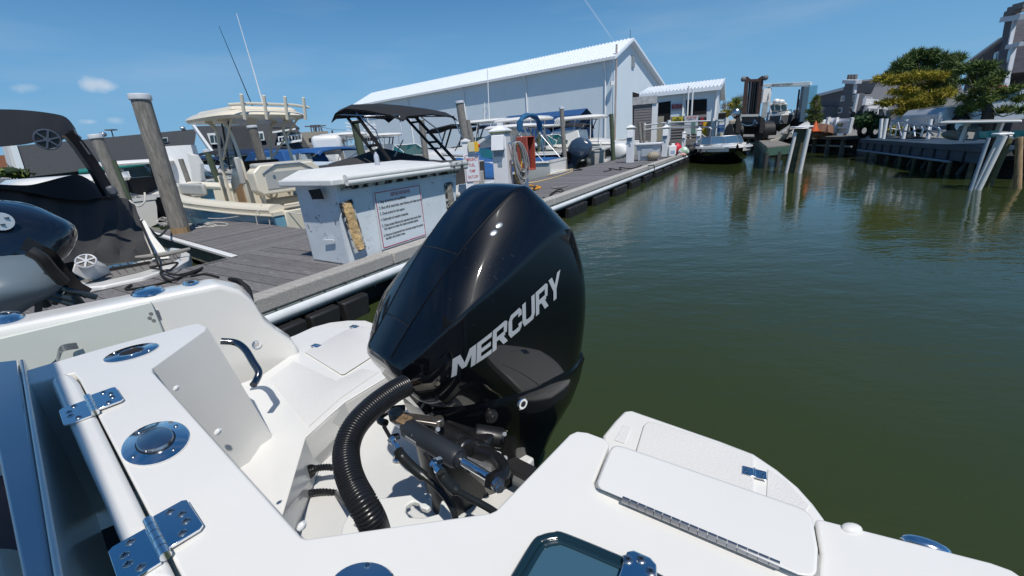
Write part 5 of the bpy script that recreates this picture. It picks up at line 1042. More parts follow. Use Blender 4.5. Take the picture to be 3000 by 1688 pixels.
# ---------------------------------------------------------------- vegetation
def clump_tree(name, lab, cat, base, top_px, blobs, mats, seed, leaf=.16, n=1400, trunk=None, grp='trees on the far bank'):
    """blobs: (u, v, rx_px, rz_px, distance, material index); needles are small faces spread through each blob"""
    rd = random.Random(seed); root = thing(name, lab, cat, base, 0, grp)
    gs = {}
    wood_ = MB()
    if trunk: wood_.tube(spline([Vector(base)] + [far(*p) for p in trunk], 4), [max(.03, .2 - .013 * i) for i in range(4 * len(trunk) + 1)], 8)
    for (u, v, rx, rz_, d_, mi) in blobs:
        c = far(u, v, d_); k_ = (c - EYE).dot(_f) / FOC; RX, RZ = rx * k_, rz_ * k_; g = gs.setdefault(mi, MB()); cnt = int(n * (RX * RZ) ** .5)
        if trunk: b0_ = far(*trunk[min(len(trunk) - 1, int(rd.random() * len(trunk)))]); wood_.tube([b0_, b0_.lerp(c, .5) - Vector((0, 0, .15)), c], [.03, .02, .008], 4)
        for _ in range(max(12, int(cnt / 6))):
            while True:
                x, y, z = rd.uniform(-1, 1), rd.uniform(-1, 1), rd.uniform(-1, 1); r = math.sqrt(x * x + y * y + z * z)
                if .25 < r < 1: break
            tp = c + Vector((x * RX * 1.05, y * RX * .8, z * RZ)); ts = rd.uniform(.7, 1.3)
            for _ in range(15):
                d2 = Vector((rd.gauss(0, 1), rd.gauss(0, 1), rd.gauss(.5, .8))).normalized() * leaf * 1.25 * ts; s2 = d2.cross(Vector((rd.gauss(0, 1), rd.gauss(0, 1), rd.gauss(0, 1)))).normalized() * leaf * .13
                p = tp + d2 * .1; g.add([p - s2, p + s2, p + d2], [(0, 1, 2)])
    for mi, g in gs.items(): part('crown' if mi < 10 else 'needles', g, mats[mi], root, smooth=False, kind=None)
    if wood_.v: part('trunk', wood_, barkm, root)
    return root
B_ = far(2690, 385, 27); B_.z = .5
rd = random.Random(5); bl = []
for (u, v, rx, rz_) in ((2690, 160, 26, 16), (2722, 158, 20, 14), (2668, 178, 26, 16), (2710, 185, 34, 18), (2755, 172, 24, 14), (2800, 172, 20, 13), (2640, 190, 24, 14), (2620, 215, 26, 14), (2660, 212, 34, 18), (2700, 215, 34, 18), (2745, 205, 30, 18), (2790, 195, 26, 16), (2760, 230, 34, 16), (2655, 240, 26, 12), (2780, 215, 30, 14)): bl.append((u, v, rx, rz_, 26.5 + rd.uniform(-1, 1), 0))
for (u, v, rx, rz_) in ((2585, 233, 26, 7), (2625, 240, 30, 9), (2670, 226, 40, 9), (2735, 225, 34, 8), (2640, 268, 34, 11), (2690, 283, 40, 12), (2745, 280, 34, 11), (2775, 276, 26, 8), (2620, 300, 30, 8), (2665, 312, 30, 12), (2650, 328, 26, 8), (2700, 300, 30, 10), (2590, 305, 20, 6)): bl.append((u, v, rx, rz_, 25.2 + rd.uniform(-.6, .6), 1))
for (u, v, rx, rz_) in ((2700, 255, 36, 14), (2740, 310, 30, 18), (2760, 255, 34, 14), (2720, 330, 30, 12), (2765, 330, 26, 12), (2660, 290, 26, 12)): bl.append((u, v, rx, rz_, 26.6, 2))
clump_tree('pine_tree', 'large spreading pine with yellow-green lower branches left of the dark condominium', 'tree', B_, None, bl, leafm, 11, .17, 900, [(2698, 340, 26.5), (2705, 290, 26.5), (2700, 240, 26.5), (2703, 215, 26.5)])
B_ = far(2890, 370, 23); B_.z = .5
bl = [(u, v, rx, rz_, 22.5 + random.uniform(-.7, .7), m) for (u, v, rx, rz_, m) in ((2860, 195, 22, 12, 0), (2830, 205, 24, 12, 0), (2880, 210, 26, 12, 0), (2900, 195, 16, 10, 0), (2840, 235, 36, 12, 2), (2890, 245, 30, 12, 2), (2930, 222, 20, 7, 0), (2870, 268, 34, 10, 2), (2830, 290, 28, 10, 2), (2900, 290, 30, 10, 2), (2860, 312, 34, 10, 2), (2940, 270, 18, 8, 2), (2970, 262, 22, 7, 2), (2990, 290, 22, 8, 2), (2820, 325, 24, 9, 2), (2940, 325, 20, 8, 2), (2995, 325, 20, 8, 0))]
clump_tree('pine_tree', 'darker pine directly in front of the dark shingled condominium', 'tree', B_, None, bl, leafm, 12, .15, 900, [(2895, 330, 22.5), (2880, 290, 22.5), (2885, 255, 22.5)])
B_ = far(2388, 375, 27); B_.z = GZ
bl = [(2385 + du, v, rx, 6, 27, 2) for v, du, rx in ((288, 8, 5), (298, 4, 8), (308, 0, 12), (318, 8, 14), (328, -6, 15), (338, 4, 18), (348, -2, 20), (356, 6, 18))]
clump_tree('small_pine', 'small thin pine in front of the grey condominium wall', 'tree', B_, None, bl, leafm, 13, .13, 1000, [(2386, 340, 27), (2392, 290, 27)])
B_ = far(2160, 350, 60); B_.z = GZ
bl = [(2150 + du, v, rx, 9, 60, m) for v, du, rx, m in ((296, 12, 14, 0), (306, 2, 20, 1), (318, 10, 22, 0), (330, -10, 24, 1), (325, 20, 14, 0), (336, -20, 20, 1))]
clump_tree('leafy_tree', 'yellow-green tree left of the forklift mast', 'tree', B_, None, bl, leafm, 14, .35, 140, [(2155, 330, 60), (2158, 300, 60)])
def bare_tree(lab, u, vb, vt, d_, wpx, seed):
    rd = random.Random(seed); g = MB(); B0_ = far(u, vb, d_); H = far(u, vt, d_).z - B0_.z; k_ = (B0_ - EYE).dot(_f) / FOC; w_ = wpx * k_
    def br(p, d2, L_, r, lv):
        q = p + d2 * L_; g.tube([p, q], [r, r * .6], 4, False)
        if lv:
            for _ in range(4 if lv > 1 else 5): nd = (d2 + Vector((rd.gauss(0, .5), rd.gauss(0, .4), rd.gauss(.1, .3)))).normalized(); br(p.lerp(q, rd.uniform(.5, 1)), nd, L_ * rd.uniform(.55, .8), r * .55, lv - 1)
    for _ in range(3): br(B0_, Vector((rd.gauss(0, .3) * w_ / max(H, .1) * 1.5, rd.gauss(0, .2), 1)).normalized(), H * .42, H * .02, 4)
    return solo('bare_tree', g, bare, lab, 'tree', 'leafless trees behind the workshop', smooth=False)
bare_tree('leafless brown tree just right of the workshop gable', 2130, 350, 285, 75, 40, 1); bare_tree('leafless brown tree nearest the forklift mast', 2160, 345, 274, 75, 40, 2); bare_tree('leafless scrub between the parking deck and the big hall', 1018, 430, 400, 110, 60, 3)
def bush(lab, blobs, seed, m=bushm, cat='bush', name='bush', leaf=.12, n=500, d_=25):
    rd = random.Random(seed); g = MB(); core = MB(); root = thing(name, lab, cat, far(blobs[0][0], blobs[0][1] + blobs[0][3], d_), 0, 'bushes and hedges on the far bank')
    for (u, v, rx, rz_) in blobs:
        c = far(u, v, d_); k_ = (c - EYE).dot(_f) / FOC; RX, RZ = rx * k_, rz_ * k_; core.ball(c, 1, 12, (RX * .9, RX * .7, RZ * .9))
        for _ in range(int(n * RX * RZ * 4)):
            v3 = Vector((rd.gauss(0, 1), rd.gauss(0, 1), rd.gauss(0, 1))).normalized(); p = c + Vector((v3.x * RX, v3.y * RX * .8, v3.z * RZ)) * rd.uniform(.88, 1.06); d2 = Vector((rd.gauss(0, 1), rd.gauss(0, 1), rd.gauss(0, 1))).normalized() * leaf; s2 = d2.cross(v3)
            if s2.length < 1e-4: continue
            g.add([p - s2.normalized() * leaf * .4, p + s2.normalized() * leaf * .4, p + d2], [(0, 1, 2)])
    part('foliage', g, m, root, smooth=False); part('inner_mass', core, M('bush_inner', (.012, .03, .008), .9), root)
    return root
bush('round clipped green bush right of the metal stands', [(2538, 350, 30, 22)], 1); bush('smaller round green bush behind the grey chimney post', [(2572, 358, 20, 18)], 2)
bush('dark clipped hedge behind the lone white post', [(2740, 348, 26, 15), (2765, 346, 28, 16), (2790, 350, 22, 15), (2715, 356, 22, 12)], 3, leafm[2], 'hedge', 'hedge', .13)
bush('low yellow-green shrub behind the first handrail', [(2625, 382, 20, 12)], 4, leafm[1], d_=24); bush('low green shrubs at the far left edge behind the covered boat', [(20, 505, 40, 16), (60, 512, 25, 12)], 5, leafm[2], leaf=.35, n=40, d_=50)
boxthing('grey_utility_box', 'utility box', 'pale grey utility box under the big pine', M('box_pale', (.42, .42, .40), .7), 2594, 2612, 322, 360, 27, .4)
# pale shrink-wrapped things behind the rails
g = MB(); q = far(2660, 372, 19)
for du, dv, r in ((-14, 0, .3), (0, -6, .42), (16, 2, .34), (30, 6, .25)): g.ball(far(2655 + du, 372 + dv, 25), r * 1.3, 8, (1, .7, .9))
solo('wrapped_boat', g, M('shrink_wrap', (.55, .57, .58), .4, bump=.05, bscale=3), 'crumpled pale wrapped dinghy behind the handrails', 'boat')
g = MB(); q = far(2687, 372, 24); g.tube([q, far(2690, 345, 24)], .22, 12); g.tube([far(2690, 347, 24), far(2690, 337, 24)], [.3, .04], 12); solo('lighthouse_pedestal', g, M('weathered_grey', (.35, .34, .33), .7), 'weathered round pedestal with a white conical cap between the handrails', 'pedestal')
# ---------------------------------------------------------------- boats
def bplan(f): return .90 + .22 * f if f < .45 else max(.02, (1.0 * math.cos((f - .45) / .55 * math.pi / 2) ** .62))
def mkboat(name, lab, pos, hd, L_, B, fs, fb, hull=gel, deck=gel, grp=None, cat='boat', stripe=None, cockpit=(.04, .60), floor=.22, wide=1.0, inner=None, detail=1):
    """pos = centre of the transom on the water, hd = heading (radians from +X); returns root, helper"""
    th = thing(name, lab, cat, (pos[0], pos[1], 0), hd, grp); N_ = 12 if detail else 8; fsn = [i / N_ for i in range(N_ + 1)]
    sh = lambda f: fs + (fb - fs) * f ** 1.7
    hb = lambda f: B / 2 * bplan(f)
    g = MB(); rg = []
    for f in fsn:
        b_, z = hb(f), sh(f); x = L_ * f; rise = max(0, f - .5) * 2; ch = .06 + .55 * fb * rise ** 2.4; kx = x - L_ * .10 * rise ** 2; kz = -.30 + (fb * .55 + .30) * rise ** 3.2
        rg.append([(x, b_, z), (x - L_ * .01 * rise, b_ * .985, z - (z - ch) * .35), (kx + (x - kx) * .4, b_ * (.90 - .25 * rise), ch), (kx, 0, kz), (kx + (x - kx) * .4, -b_ * (.90 - .25 * rise), ch), (x - L_ * .01 * rise, -b_ * .985, z - (z - ch) * .35), (x, -b_, z)])
    g.loft(rg, close=False); g.f.append(tuple(range(7))); g.m.append(0)
    part('hull', g, hull, th, local=True, ang=45)
    # deck: gunwale ring, foredeck, cockpit liner
    c0, c1 = cockpit; g = MB(); gw = .20 * wide
    outer = [(L_ * f, hb(f) + .03, sh(f)) for f in fsn]; 
    inn = []
    for f in fsn:
        w_ = max(0.0, hb(f) - gw)
        if f < c0 or f > c1: w_ = 0 if (f > c1) else w_
        inn.append((L_ * f, w_, sh(f) + .03 + (.10 * B / 2.4 if f > c1 else 0) * (1 if w_ == 0 else 0)))
    for sg in (1, -1):
        g.loft([[(x, sg * y, z - .05) for x, y, z in outer], [(x, sg * y, z + .02) for x, y, z in outer], [(x, sg * y, z) for x, y, z in inn]], close=False)
    g.loft([[(L_ * 0 - .02, -hb(0) - .03, sh(0) - .05), (L_ * 0 - .02, hb(0) + .03, sh(0) - .05)], [(-.02, -hb(0) - .03, sh(0) + .03), (-.02, hb(0) + .03, sh(0) + .03)], [(L_ * c0 + .05, -hb(c0) + gw, sh(0) + .03), (L_ * c0 + .05, hb(c0) - gw, sh(0) + .03)], [(L_ * c0 + .05, -hb(c0) + gw, floor), (L_ * c0 + .05, hb(c0) - gw, floor)], [(L_ * c1, -hb(c1) + gw, floor), (L_ * c1, hb(c1) - gw, floor)], [(L_ * c1, -hb(c1) + gw, sh(c1) + .12), (L_ * c1, hb(c1) - gw, sh(c1) + .12)]], close=False)
    ins = [f for f in fsn if c0 <= f <= c1]
    for sg in (1, -1): g.loft([[(L_ * f, sg * (hb(f) - gw), sh(f) + .03) for f in ins], [(L_ * f, sg * (hb(f) - gw - .02), floor) for f in ins]], close=False)
    dk = part('deck', g, deck, th, local=True, ang=50)
    if stripe:
        g = MB(); z_ = stripe[1] if len(stripe) > 1 else .1
        for sg in (1, -1): g.tube([(L_ * f, sg * (hb(f) + .032), sh(f) - .035) for f in fsn], .022, 6)
        part('rub_rail', g, stripe[0], th, local=True)
    th['_'] = 0; del th['_']
    class Hh: pass
    h = Hh(); h.t = th; h.L = L_; h.B = B; h.sh = sh; h.hb = hb; return h
def P(h, nm, g, m, par=None, **k):
    if getattr(h, 'wf', None): g.v = [h.wf(Vector(p)) for p in g.v]
    return part(nm, g, m, par or h.t, local=True, **k)
def windshield(h, x, hgt, w, sweep=.9, rake=.55, m=glass, fr=chromeb):
    z0 = h.sh(min(1, x / h.L)) + .12; pts = [(-.9 * sweep * 1.3, w / 2), (-.25 * sweep, w / 2 * .98), (.25 * sweep, w / 2 * .62), (.38 * sweep, 0), (.25 * sweep, -w / 2 * .62), (-.25 * sweep, -w / 2 * .98), (-.9 * sweep * 1.3, -w / 2)]
    hs = [.35, 1, 1, 1, 1, 1, .35]; lo = [(x + a, b_, z0) for a, b_ in pts]; up = [(x + a - rake * hgt * k_, b_ * .9, z0 + hgt * k_) for (a, b_), k_ in zip(pts, hs)]
    g = MB(); g.loft([lo, up, [(p[0] - .012, p[1] * .985, p[2]) for p in up], [(p[0] - .012, p[1] * .985, p[2]) for p in lo]], close=False); ws_ = P(h, 'windscreen', g, m, smooth=False)
    g = MB(); g.tube(up, .018, 6)
    for a, b_ in zip(lo, up): g.tube([a, b_], .014, 5)
    g.tube(lo, .018, 6); P(h, 'windscreen_frame', g, fr)
def hardtop(h, x0, x1, z, w, th_=.10, m=gel, posts=True, pm=white, rake=.25, base=None):
    g = MB(); n_ = 6; rg = []
    for zz, k_ in ((z - th_ * .5, .96), (z, 1.0), (z + th_ * .4, .97), (z + th_, .86)):
        rg.append([((x0 + x1) / 2 + math.copysign(abs(math.cos(a)) ** .45, math.cos(a)) * (x1 - x0) / 2 * k_, math.copysign(abs(math.sin(a)) ** .55, math.sin(a)) * w / 2 * k_, zz) for a in [2 * math.pi * j / 28 for j in range(28)]])
    g.loft(rg); ht_ = P(h, 'hardtop', g, m)
    if posts:
        b0_ = base if base is not None else h.sh(.4)
        for sx, xx in ((0, x0 + (x1 - x0) * .22), (1, x0 + (x1 - x0) * .72)):
            for sy in (-1, 1): g = MB(); g.tube([(xx + rake * (1 if sx else .3), sy * w * .36, b0_), (xx, sy * w * .40, z)], .028, 8); P(h, 'top_post', g, pm)
    return ht_
def bimini(h, x0, x1, z, w, m=navycanvas, bowm=alum, sag=.12, base_f=.35, drop=.10):
    g = MB(); rg = []; k = 8
    for i in range(k + 1):
        f = i / k; x = x0 + (x1 - x0) * f; zc = z + sag * (1 - (2 * f - 1) ** 2) - (drop if i in (0, k) else 0); rg.append([(x, w / 2, zc - .16), (x, w * .42, zc - .02), (x, w * .2, zc + .05), (x, 0, zc + .06), (x, -w * .2, zc + .05), (x, -w * .42, zc - .02), (x, -w / 2, zc - .16)])
    g.loft(rg + [[(p[0], p[1], p[2] - .02) for p in r_] for r_ in rg[::-1]], close=False); P(h, 'canopy', g, m)
    bz = h.sh(base_f); bx_ = h.L * base_f
    for x in (x0 + .05, (x0 + x1) / 2, x1 - .05):
        g = MB(); g.tube([(bx_, w * .48, bz), (x, w / 2, z - .14), (x, w * .4, z), (x, -w * .4, z), (x, -w / 2, z - .14), (bx_, -w * .48, bz)], .016, 6); P(h, 'canopy_bow', g, bowm)
def cover(h, f0, f1, z_add, m=dkcanvas, peak=None, skirt=.06, w=1.03, snaps=False):
    g = MB(); rg = []; k = 14; rd = random.Random(int(h.L * 100))
    for i in range(k + 1):
        f = f0 + (f1 - f0) * i / k; b_ = h.hb(f) * w; z = h.sh(f); pk = z_add * math.sin(math.pi * min(1, max(0, (i / k) * .9 + .06))) ** .6 if peak is None else z_add * max(0, 1 - abs(i / k - peak) * 1.9); pk = max(pk, .05) + rd.uniform(-.02, .02)
        rg.append([(h.L * f, b_, z - skirt), (h.L * f, b_ * .98, z + .04), (h.L * f, b_ * .62, z + .04 + pk * .62), (h.L * f, 0, z + .06 + pk), (h.L * f, -b_ * .62, z + .04 + pk * .62), (h.L * f, -b_ * .98, z + .04), (h.L * f, -b_, z - skirt)])
    g.loft(rg, close=False); g.f.append(tuple(range(7))); g.f.append(tuple(len(g.v) - 7 + i for i in range(7))); g.m += [0, 0]; c_ = P(h, 'cover', g, m, ang=60)
    if snaps:
        g = MB()
        for i in range(k * 2):
            f = f0 + (f1 - f0) * (i + .5) / (2 * k)
            for sg in (1, -1): g.ball((h.L * f, sg * (h.hb(f) * w + .006), h.sh(f) - skirt + .02), .012, 6)
        P(h, 'snap_row', g, chrome, c_, kind='stuff')
def motor(h, x, y, z, s_=1, cm=blackg, lm=None, tilt=0, lab=None, band=None):
    lm = lm or cm; rot = Matrix.Rotation(tilt, 3, 'Y'); o = Vector((x, y, z)); T = lambda p: tuple(o + rot @ (Vector(p) * s_)); g = MB(); rg = []
    for zz, l0, l1, w_ in ((0, -.50, .10, .17), (.12, -.56, .14, .20), (.32, -.56, .12, .20), (.46, -.52, .02, .17), (.54, -.42, -.08, .11)):
        rg.append([T(((l0 + l1) / 2 + (l1 - l0) / 2 * math.copysign(abs(math.cos(a)) ** .6, math.cos(a)), w_ * math.copysign(abs(math.sin(a)) ** .6, math.sin(a)), zz)) for a in [2 * math.pi * j / 20 for j in range(20)]])
    g.loft(rg); cw = P(h, 'motor_cowl', g, cm, ang=50); g = MB(); rg = []
    for zz, l0, l1, w_ in ((0, -.44, .06, .13), (-.2, -.36, .0, .08), (-.7, -.32, -.08, .05), (-1.0, -.34, -.04, .04)):
        rg.append([T(((l0 + l1) / 2 + (l1 - l0) / 2 * math.cos(a), w_ * math.sin(a), zz)) for a in [2 * math.pi * j / 12 for j in range(12)]])
    g.loft(rg); P(h, 'motor_leg', g, lm); g = MB(); g.box(T((.05, 0, -.15)), (.3 * s_, .2 * s_, .3 * s_)); P(h, 'motor_bracket', g, blackp)
    return cw
def arch(h, x, z, w, m=blackm, lean=-.9, x2=.35, wt=.10, rungs=True):
    for sy in (-1, 1):
        g = MB(); b0_ = Vector((x, sy * w / 2, h.sh(x / h.L))); b1 = b0_ + Vector((x2, 0, 0)); t0 = Vector((x - lean, sy * w * .44, z)); t1 = t0 + Vector((x2, 0, 0)); g.bar(b0_, t0, .05, wt, up=(0, sy, .2)); g.bar(b1, t1, .05, wt * .8, up=(0, sy, .2))
        if rungs:
            for f in (.45, .9): g.bar(b0_.lerp(t0, f), b1.lerp(t1, f), .05, wt * 1.2, up=(0, sy, .2))
        P(h, 'arch_leg', g, m)
    g = MB(); g.bar((x - lean, -w * .44, z), (x - lean, w * .44, z), .3, .06); P(h, 'arch_bar', g, m)
def gpos(s_, t_): p = DK(s_, t_, 0); return (p.x, p.y)
HD = math.atan2(DN.y, DN.x)
SG = 'boats moored stern-to behind the main dock'
# 1 cream centre console ------------------------------------------------------------
h = mkboat('center_console_boat', 'cream centre console fishing boat with a hardtop and light blue hull behind the finger dock', gpos(4.1, 4.7), HD, 6.6, 2.4, .62, 1.04, hullblue, cream, SG, cockpit=(.06, .90), wide=1.25, stripe=(cream,))
lt = h.t
# transom face panel in cream with corner scupper
g = MB(); g.box((-.035, 0, .36), (.05, 1.75, .56)); P(h, 'transom_panel', g, cream, bevel=.02)
g = MB(); g.box((.10, .25, .70), (.30, 1.1, .02)); P(h, 'transom_hatch', g, M('cream_shade', (.55, .51, .42), .4), bevel=.005)  # hatch in a darker cream copy, shade put into the colour
g = MB(); g.tube([(.10, -.45, .74), (.10, .75, .74)], .022, 8); P(h, 'coaming_rail', g, cream)
g = MB(); g.tube([(-.07, -.72, .42), (-.075, -.72, .42)], .05, 12); g.tube([(-.07, -.72, .34), (-.075, -.72, .34)], .05, 12); P(h, 'drain_cover', g, chrome)
g = MB()
for sg in (1, -1):
    rg_ = []
    for i in range(15):
        f = .01 + .93 * i / 14; c_ = Vector((6.6 * f, sg * (h.hb(f) - .13), h.sh(f) + .07)); rg_.append([c_ + Vector((0, sg * .17 * math.cos(a), .105 * math.sin(a))) for a in [2 * math.pi * j / 12 for j in range(12)]])
    g.loft(rg_)
P(h, 'coaming', g, cream, kind='stuff')
# console and windshield
h.wf = lambda p: Vector((p.x * .73 - .25 + (.5 if p.x > 4.8 and p.z < 1.2 else 0), p.y, p.z * 1.2 + .04 if p.z > .6 else p.z))
g = MB(); g.loft([[(x, y, .22) for x, y in ((2.55, -.48), (4.0, -.44), (4.0, .44), (2.55, .48))], [(x, y, .95) for x, y in ((2.55, -.5), (3.95, -.42), (3.95, .42), (2.55, .5))], [(x, y, 1.22) for x, y in ((2.85, -.46), (3.7, -.38), (3.7, .38), (2.85, .46))]]); cs = P(h, 'console', g, cream, bevel=.05, bseg=3)
g = MB(); g.prism([(2.84, -.42, 1.32), (2.84, .42, 1.32), (2.90, .42, 1.34), (2.90, -.42, 1.34)], [(2.52, -.42, .98), (2.52, .42, .98), (2.62, .42, .96), (2.62, -.42, .96)]); P(h, 'dash_panel', g, blackp, cs)
g = MB(); cw = Vector((2.44, .18, 1.06)); ax = Vector((-.8, 0, .6)); up_ = Vector((.6, 0, .8)); sd2 = Vector((0, 1, 0)); g.tube([cw + (up_ * math.cos(a) + sd2 * math.sin(a)) * .19 for a in [2 * math.pi * j / 20 for j in range(21)]], .014, 6)
for a in (0, 2.1, 4.2): g.tube([cw, cw + (up_ * math.cos(a) + sd2 * math.sin(a)) * .19], .012, 5)
P(h, 'steering_wheel', g, chromeb, cs)
g = MB(); g.prism([(3.60, .47, .80), (3.60, .47, .30), (3.05, .51, .30), (3.1, .50, .95)], [(3.60, .45, .80), (3.60, .45, .30), (3.05, .49, .30), (3.1, .48, .95)]); P(h, 'console_doorway', g, M('varnish_tan', (.30, .18, .09), .5), cs, smooth=False)
g = MB(); g.box((3.95, .60, .68), (.5, .03, .85), -.5); P(h, 'console_door', g, cream, cs, bevel=.02)
g = MB(); g.loft([[(3.75, -.42, 1.2), (3.75, .42, 1.2), (2.95, .50, 1.15)], [(3.55, -.38, 1.98), (3.55, .38, 1.98), (2.95, .46, 1.98)]], close=False); P(h, 'windscreen', g, M('smoke_glass', (.05, .048, .045), .05, alpha=.35), cs, smooth=False)
g = MB(); g.tube([(2.93, .51, 1.0), (2.93, .47, 2.05)], .03, 8); g.tube([(3.72, .42, 1.2), (3.56, .38, 2.05)], .02, 6); P(h, 'windscreen_frame', g, M('frame_black', (.015, .015, .015), .4), cs)
ht_ = hardtop(h, 1.55, 4.55, 2.10, 2.0, .09, cream, posts=False)
g = MB(); g.loft([[(1.9 + x * 2.1, y * .75, 2.19) for x, y in ((0, -1), (1, -1), (1, 1), (0, 1))], [(2.0 + x * 1.9, y * .65, 2.26) for x, y in ((0, -1), (1, -1), (1, 1), (0, 1))]]); P(h, 'top_pad', g, cream, ht_, bevel=.03)
for sy in (-1, 1):
    for (x0_, x1_) in ((2.35, 2.62), (3.55, 3.35)):
        g = MB(); g.tube(spline([(x0_ + .15, sy * .58, .25), (x0_ + .1, sy * .60, 1.2), (x1_, sy * .62, 1.9), (x1_ - .05, sy * .80, 2.06)], 4), .036, 8); P(h, 'top_post', g, cream)
    g = MB(); g.tube([(3.45, sy * .60, 1.4), (2.0, sy * .75, 2.06)], .022, 6); P(h, 'top_brace', g, cream)
for y in (-.72, -.27, .20, .66):
    g = MB(); g.tube([(1.56, y, 2.02), (1.44, y, 2.40)], .036, 10); P(h, 'rod_holder', g, cream, ht_)
g = MB(); g.tube([(1.60, -.9, 2.24), (1.55, -.5, 2.27), (1.55, .5, 2.27), (1.60, .9, 2.24)], .024, 8); P(h, 'holder_rail', g, cream, ht_)
g = MB(); g.tube([(2.0, .0, 2.2), (2.1, .0, 2.9), (2.25, .0, 3.75)], [.016, .011, .006], 6); P(h, 'aerial', g, white)
g = MB(); g.tube([(2.2, .15, 2.2), (2.55, .3, 3.55)], [.012, .005], 6); P(h, 'dark_aerial', g, blackp)
# leaning post with big backrest
g = MB(); g.loft([[(1.50 + a, y, z) for y, z in ((-.78, .82), (-.80, 1.14), (-.62, 1.26), (.62, 1.26), (.80, 1.14), (.78, .82), (.70, .74), (-.70, .74))] for a in (0, .10, .42)]); bk = P(h, 'seat_back', g, cream, bevel=.03)
g = MB(); g.box((1.49, 0, .98), (.02, 1.15, .30)); P(h, 'back_recess', g, M('recess_grey', (.40, .41, .39), .5), bk, bevel=.01); g = MB()
for y in (-.38, .38): g.tube([(1.475, y, 1.04), (1.47, y, 1.04)], .035, 12)
P(h, 'recess_latch', g, chromeb, bk); g = MB(); g.tube([(1.48, -.62, 1.10), (1.47, -.3, 1.24), (1.47, .3, 1.24), (1.48, .62, 1.10)], .016, 8); P(h, 'grab_bar', g, chromeb, bk)
g = MB(); g.box((1.72, 0, 1.24), (.34, 1.4, .10)); P(h, 'seat_cushion', g, greycush, bk, bevel=.04)
for y in (.82, -.6): g = MB(); g.loft([[(2.05 + x, y + yy, z) for x, yy in ((0, -.06), (.1, -.06), (.1, .06), (0, .06))] for z in (.95, 1.42)]); P(h, 'armrest', g, greycush, bk, bevel=.03)
for y in (-.62, .62): g = MB(); g.tube([(1.75, y, .22), (1.70, y, .80)], .03, 8); g.tube([(1.70, y, .45), (1.9, y, .78)], .025, 8); P(h, 'seat_leg', g, cream)
g = MB(); g.box((2.0, 0, .42), (.5, .9, .42)); P(h, 'cooler', g, M('cooler_tan', (.45, .40, .30), .6), bevel=.04)
g = MB(); g.box((.75, -.55, .62), (.35, .55, .5)); P(h, 'rear_jump_seat', g, cream, bevel=.08)
g = MB(); g.box((5.1, .78, .86), (1.6, .1, .22), -.12); g.box((5.1, -.78, .86), (1.6, .1, .22), .12); g.box((5.9, .5, .80), (.5, .6, .3), -.4); P(h, 'bow_cushion', g, greycush, bevel=.04)
h.wf = None; g = MB(); g.box((.35, 1.04, .70), (.2, .05, .04)); P(h, 'stern_cleat', g, chrome)
CC = h
ll = lt.location; Mc = ROOTM[lt.name]; st_ = Mc @ Vector((.35, 1.02, .74))
rope('mooring_line', arc(st_, at(590, 638, DZ + .1), .10, 10), .010, rope_w, 'white line from the cream boat stern cleat to the finger dock', sm=2, group='mooring lines')
rope('mooring_line_slack', arc(st_ + Vector((.05, 0, 0)), DK(4.2, 3.0, DZ + .3), .22, 12), .011, rope_w, 'slack white line from the cream boat stern towards the dock box', sm=2, group='mooring lines')
g = MB(); rd = random.Random(3)
for i in range(6): g.tube(spline([st_ + Vector((rd.uniform(-.06, .06), rd.uniform(-.06, .06), rd.uniform(-.02, .05))) for _ in range(6)], 4), .010, 6)
for dx_ in (-.12, .12): g.tube(spline([st_, st_ + Vector((dx_, -.15, -.1)), st_ + Vector((dx_, -.2, -.4))], 5), .009, 6)
solo('rope_knot', g, rope_w, 'knot of white rope on the cream boat stern cleat', 'rope', 'mooring lines')

# 2 black canopy boat ---------------------------------------------------------------
h = mkboat('canopy_boat', 'white and charcoal runabout with a big black folding canopy behind the dock box', gpos(8.2, 3.9), HD, 7.0, 2.75, 1.16, 1.32, hullgrey, gel, SG, cockpit=(.05, .62), stripe=(blackm,))
cover(h, .02, .42, .30, dkcanvas2, peak=.9); cover(h, .30, .95, .50, dkcanvas2, peak=.2, snaps=True)
arch(h, 1.1, 2.62, 2.7, blackm, lean=-1.35, x2=.42, wt=.10)
g = MB(); rg = []
for x, z, w_ in ((.75, 2.52, 2.4), (1.1, 2.68, 2.55), (1.9, 2.86, 2.65), (2.7, 2.98, 2.65), (3.3, 2.90, 2.5), (3.65, 2.70, 2.3)): rg.append([(x, w_ / 2, z - .14), (x, w_ * .42, z - .03), (x, 0, z + .03), (x, -w_ * .42, z - .03), (x, -w_ / 2, z - .14)])
g.loft(rg + [[(p[0], p[1], p[2] - .03) for p in r_] for r_ in rg[::-1]], close=False); P(h, 'canopy', g, dkcanvas)
for sy in (-1, 1):
    g = MB(); g.tube([(3.3, sy * 1.2, 2.74), (2.2, sy * 1.28, 2.62), (.9, sy * 1.2, 2.52)], .018, 6); g.tube([(2.4, sy * 1.25, 2.7), (1.7, sy * 1.3, 2.2), (1.55, sy * 1.32, 1.75)], .018, 6); g.tube([(.9, sy * 1.15, 2.5), (.75, sy * 1.3, 1.9), (1.1, sy * 1.33, 1.5)], .018, 6); P(h, 'canopy_bow', g, chromeb)
g = MB(); g.box((-.30, 0, .52), (.7, 2.5, .16)); P(h, 'swim_platform', g, gel, bevel=.03)
g = MB(); g.box((-.02, 0, .85), (.06, 2.5, .62)); P(h, 'transom_cover', g, dkcanvas2)
Mh = ROOTM[h.t.name]
put_text('CAL', Mh @ Vector((-.66, .15, .48)), (Mh.to_3x3() @ Vector((0, -1, 0))), (0, 0, 1), w=.38, h=.085, mat=ink, parent=h.t)
g = MB(); g.box((.1, -.6, 1.0), (.1, .15, .1)); 
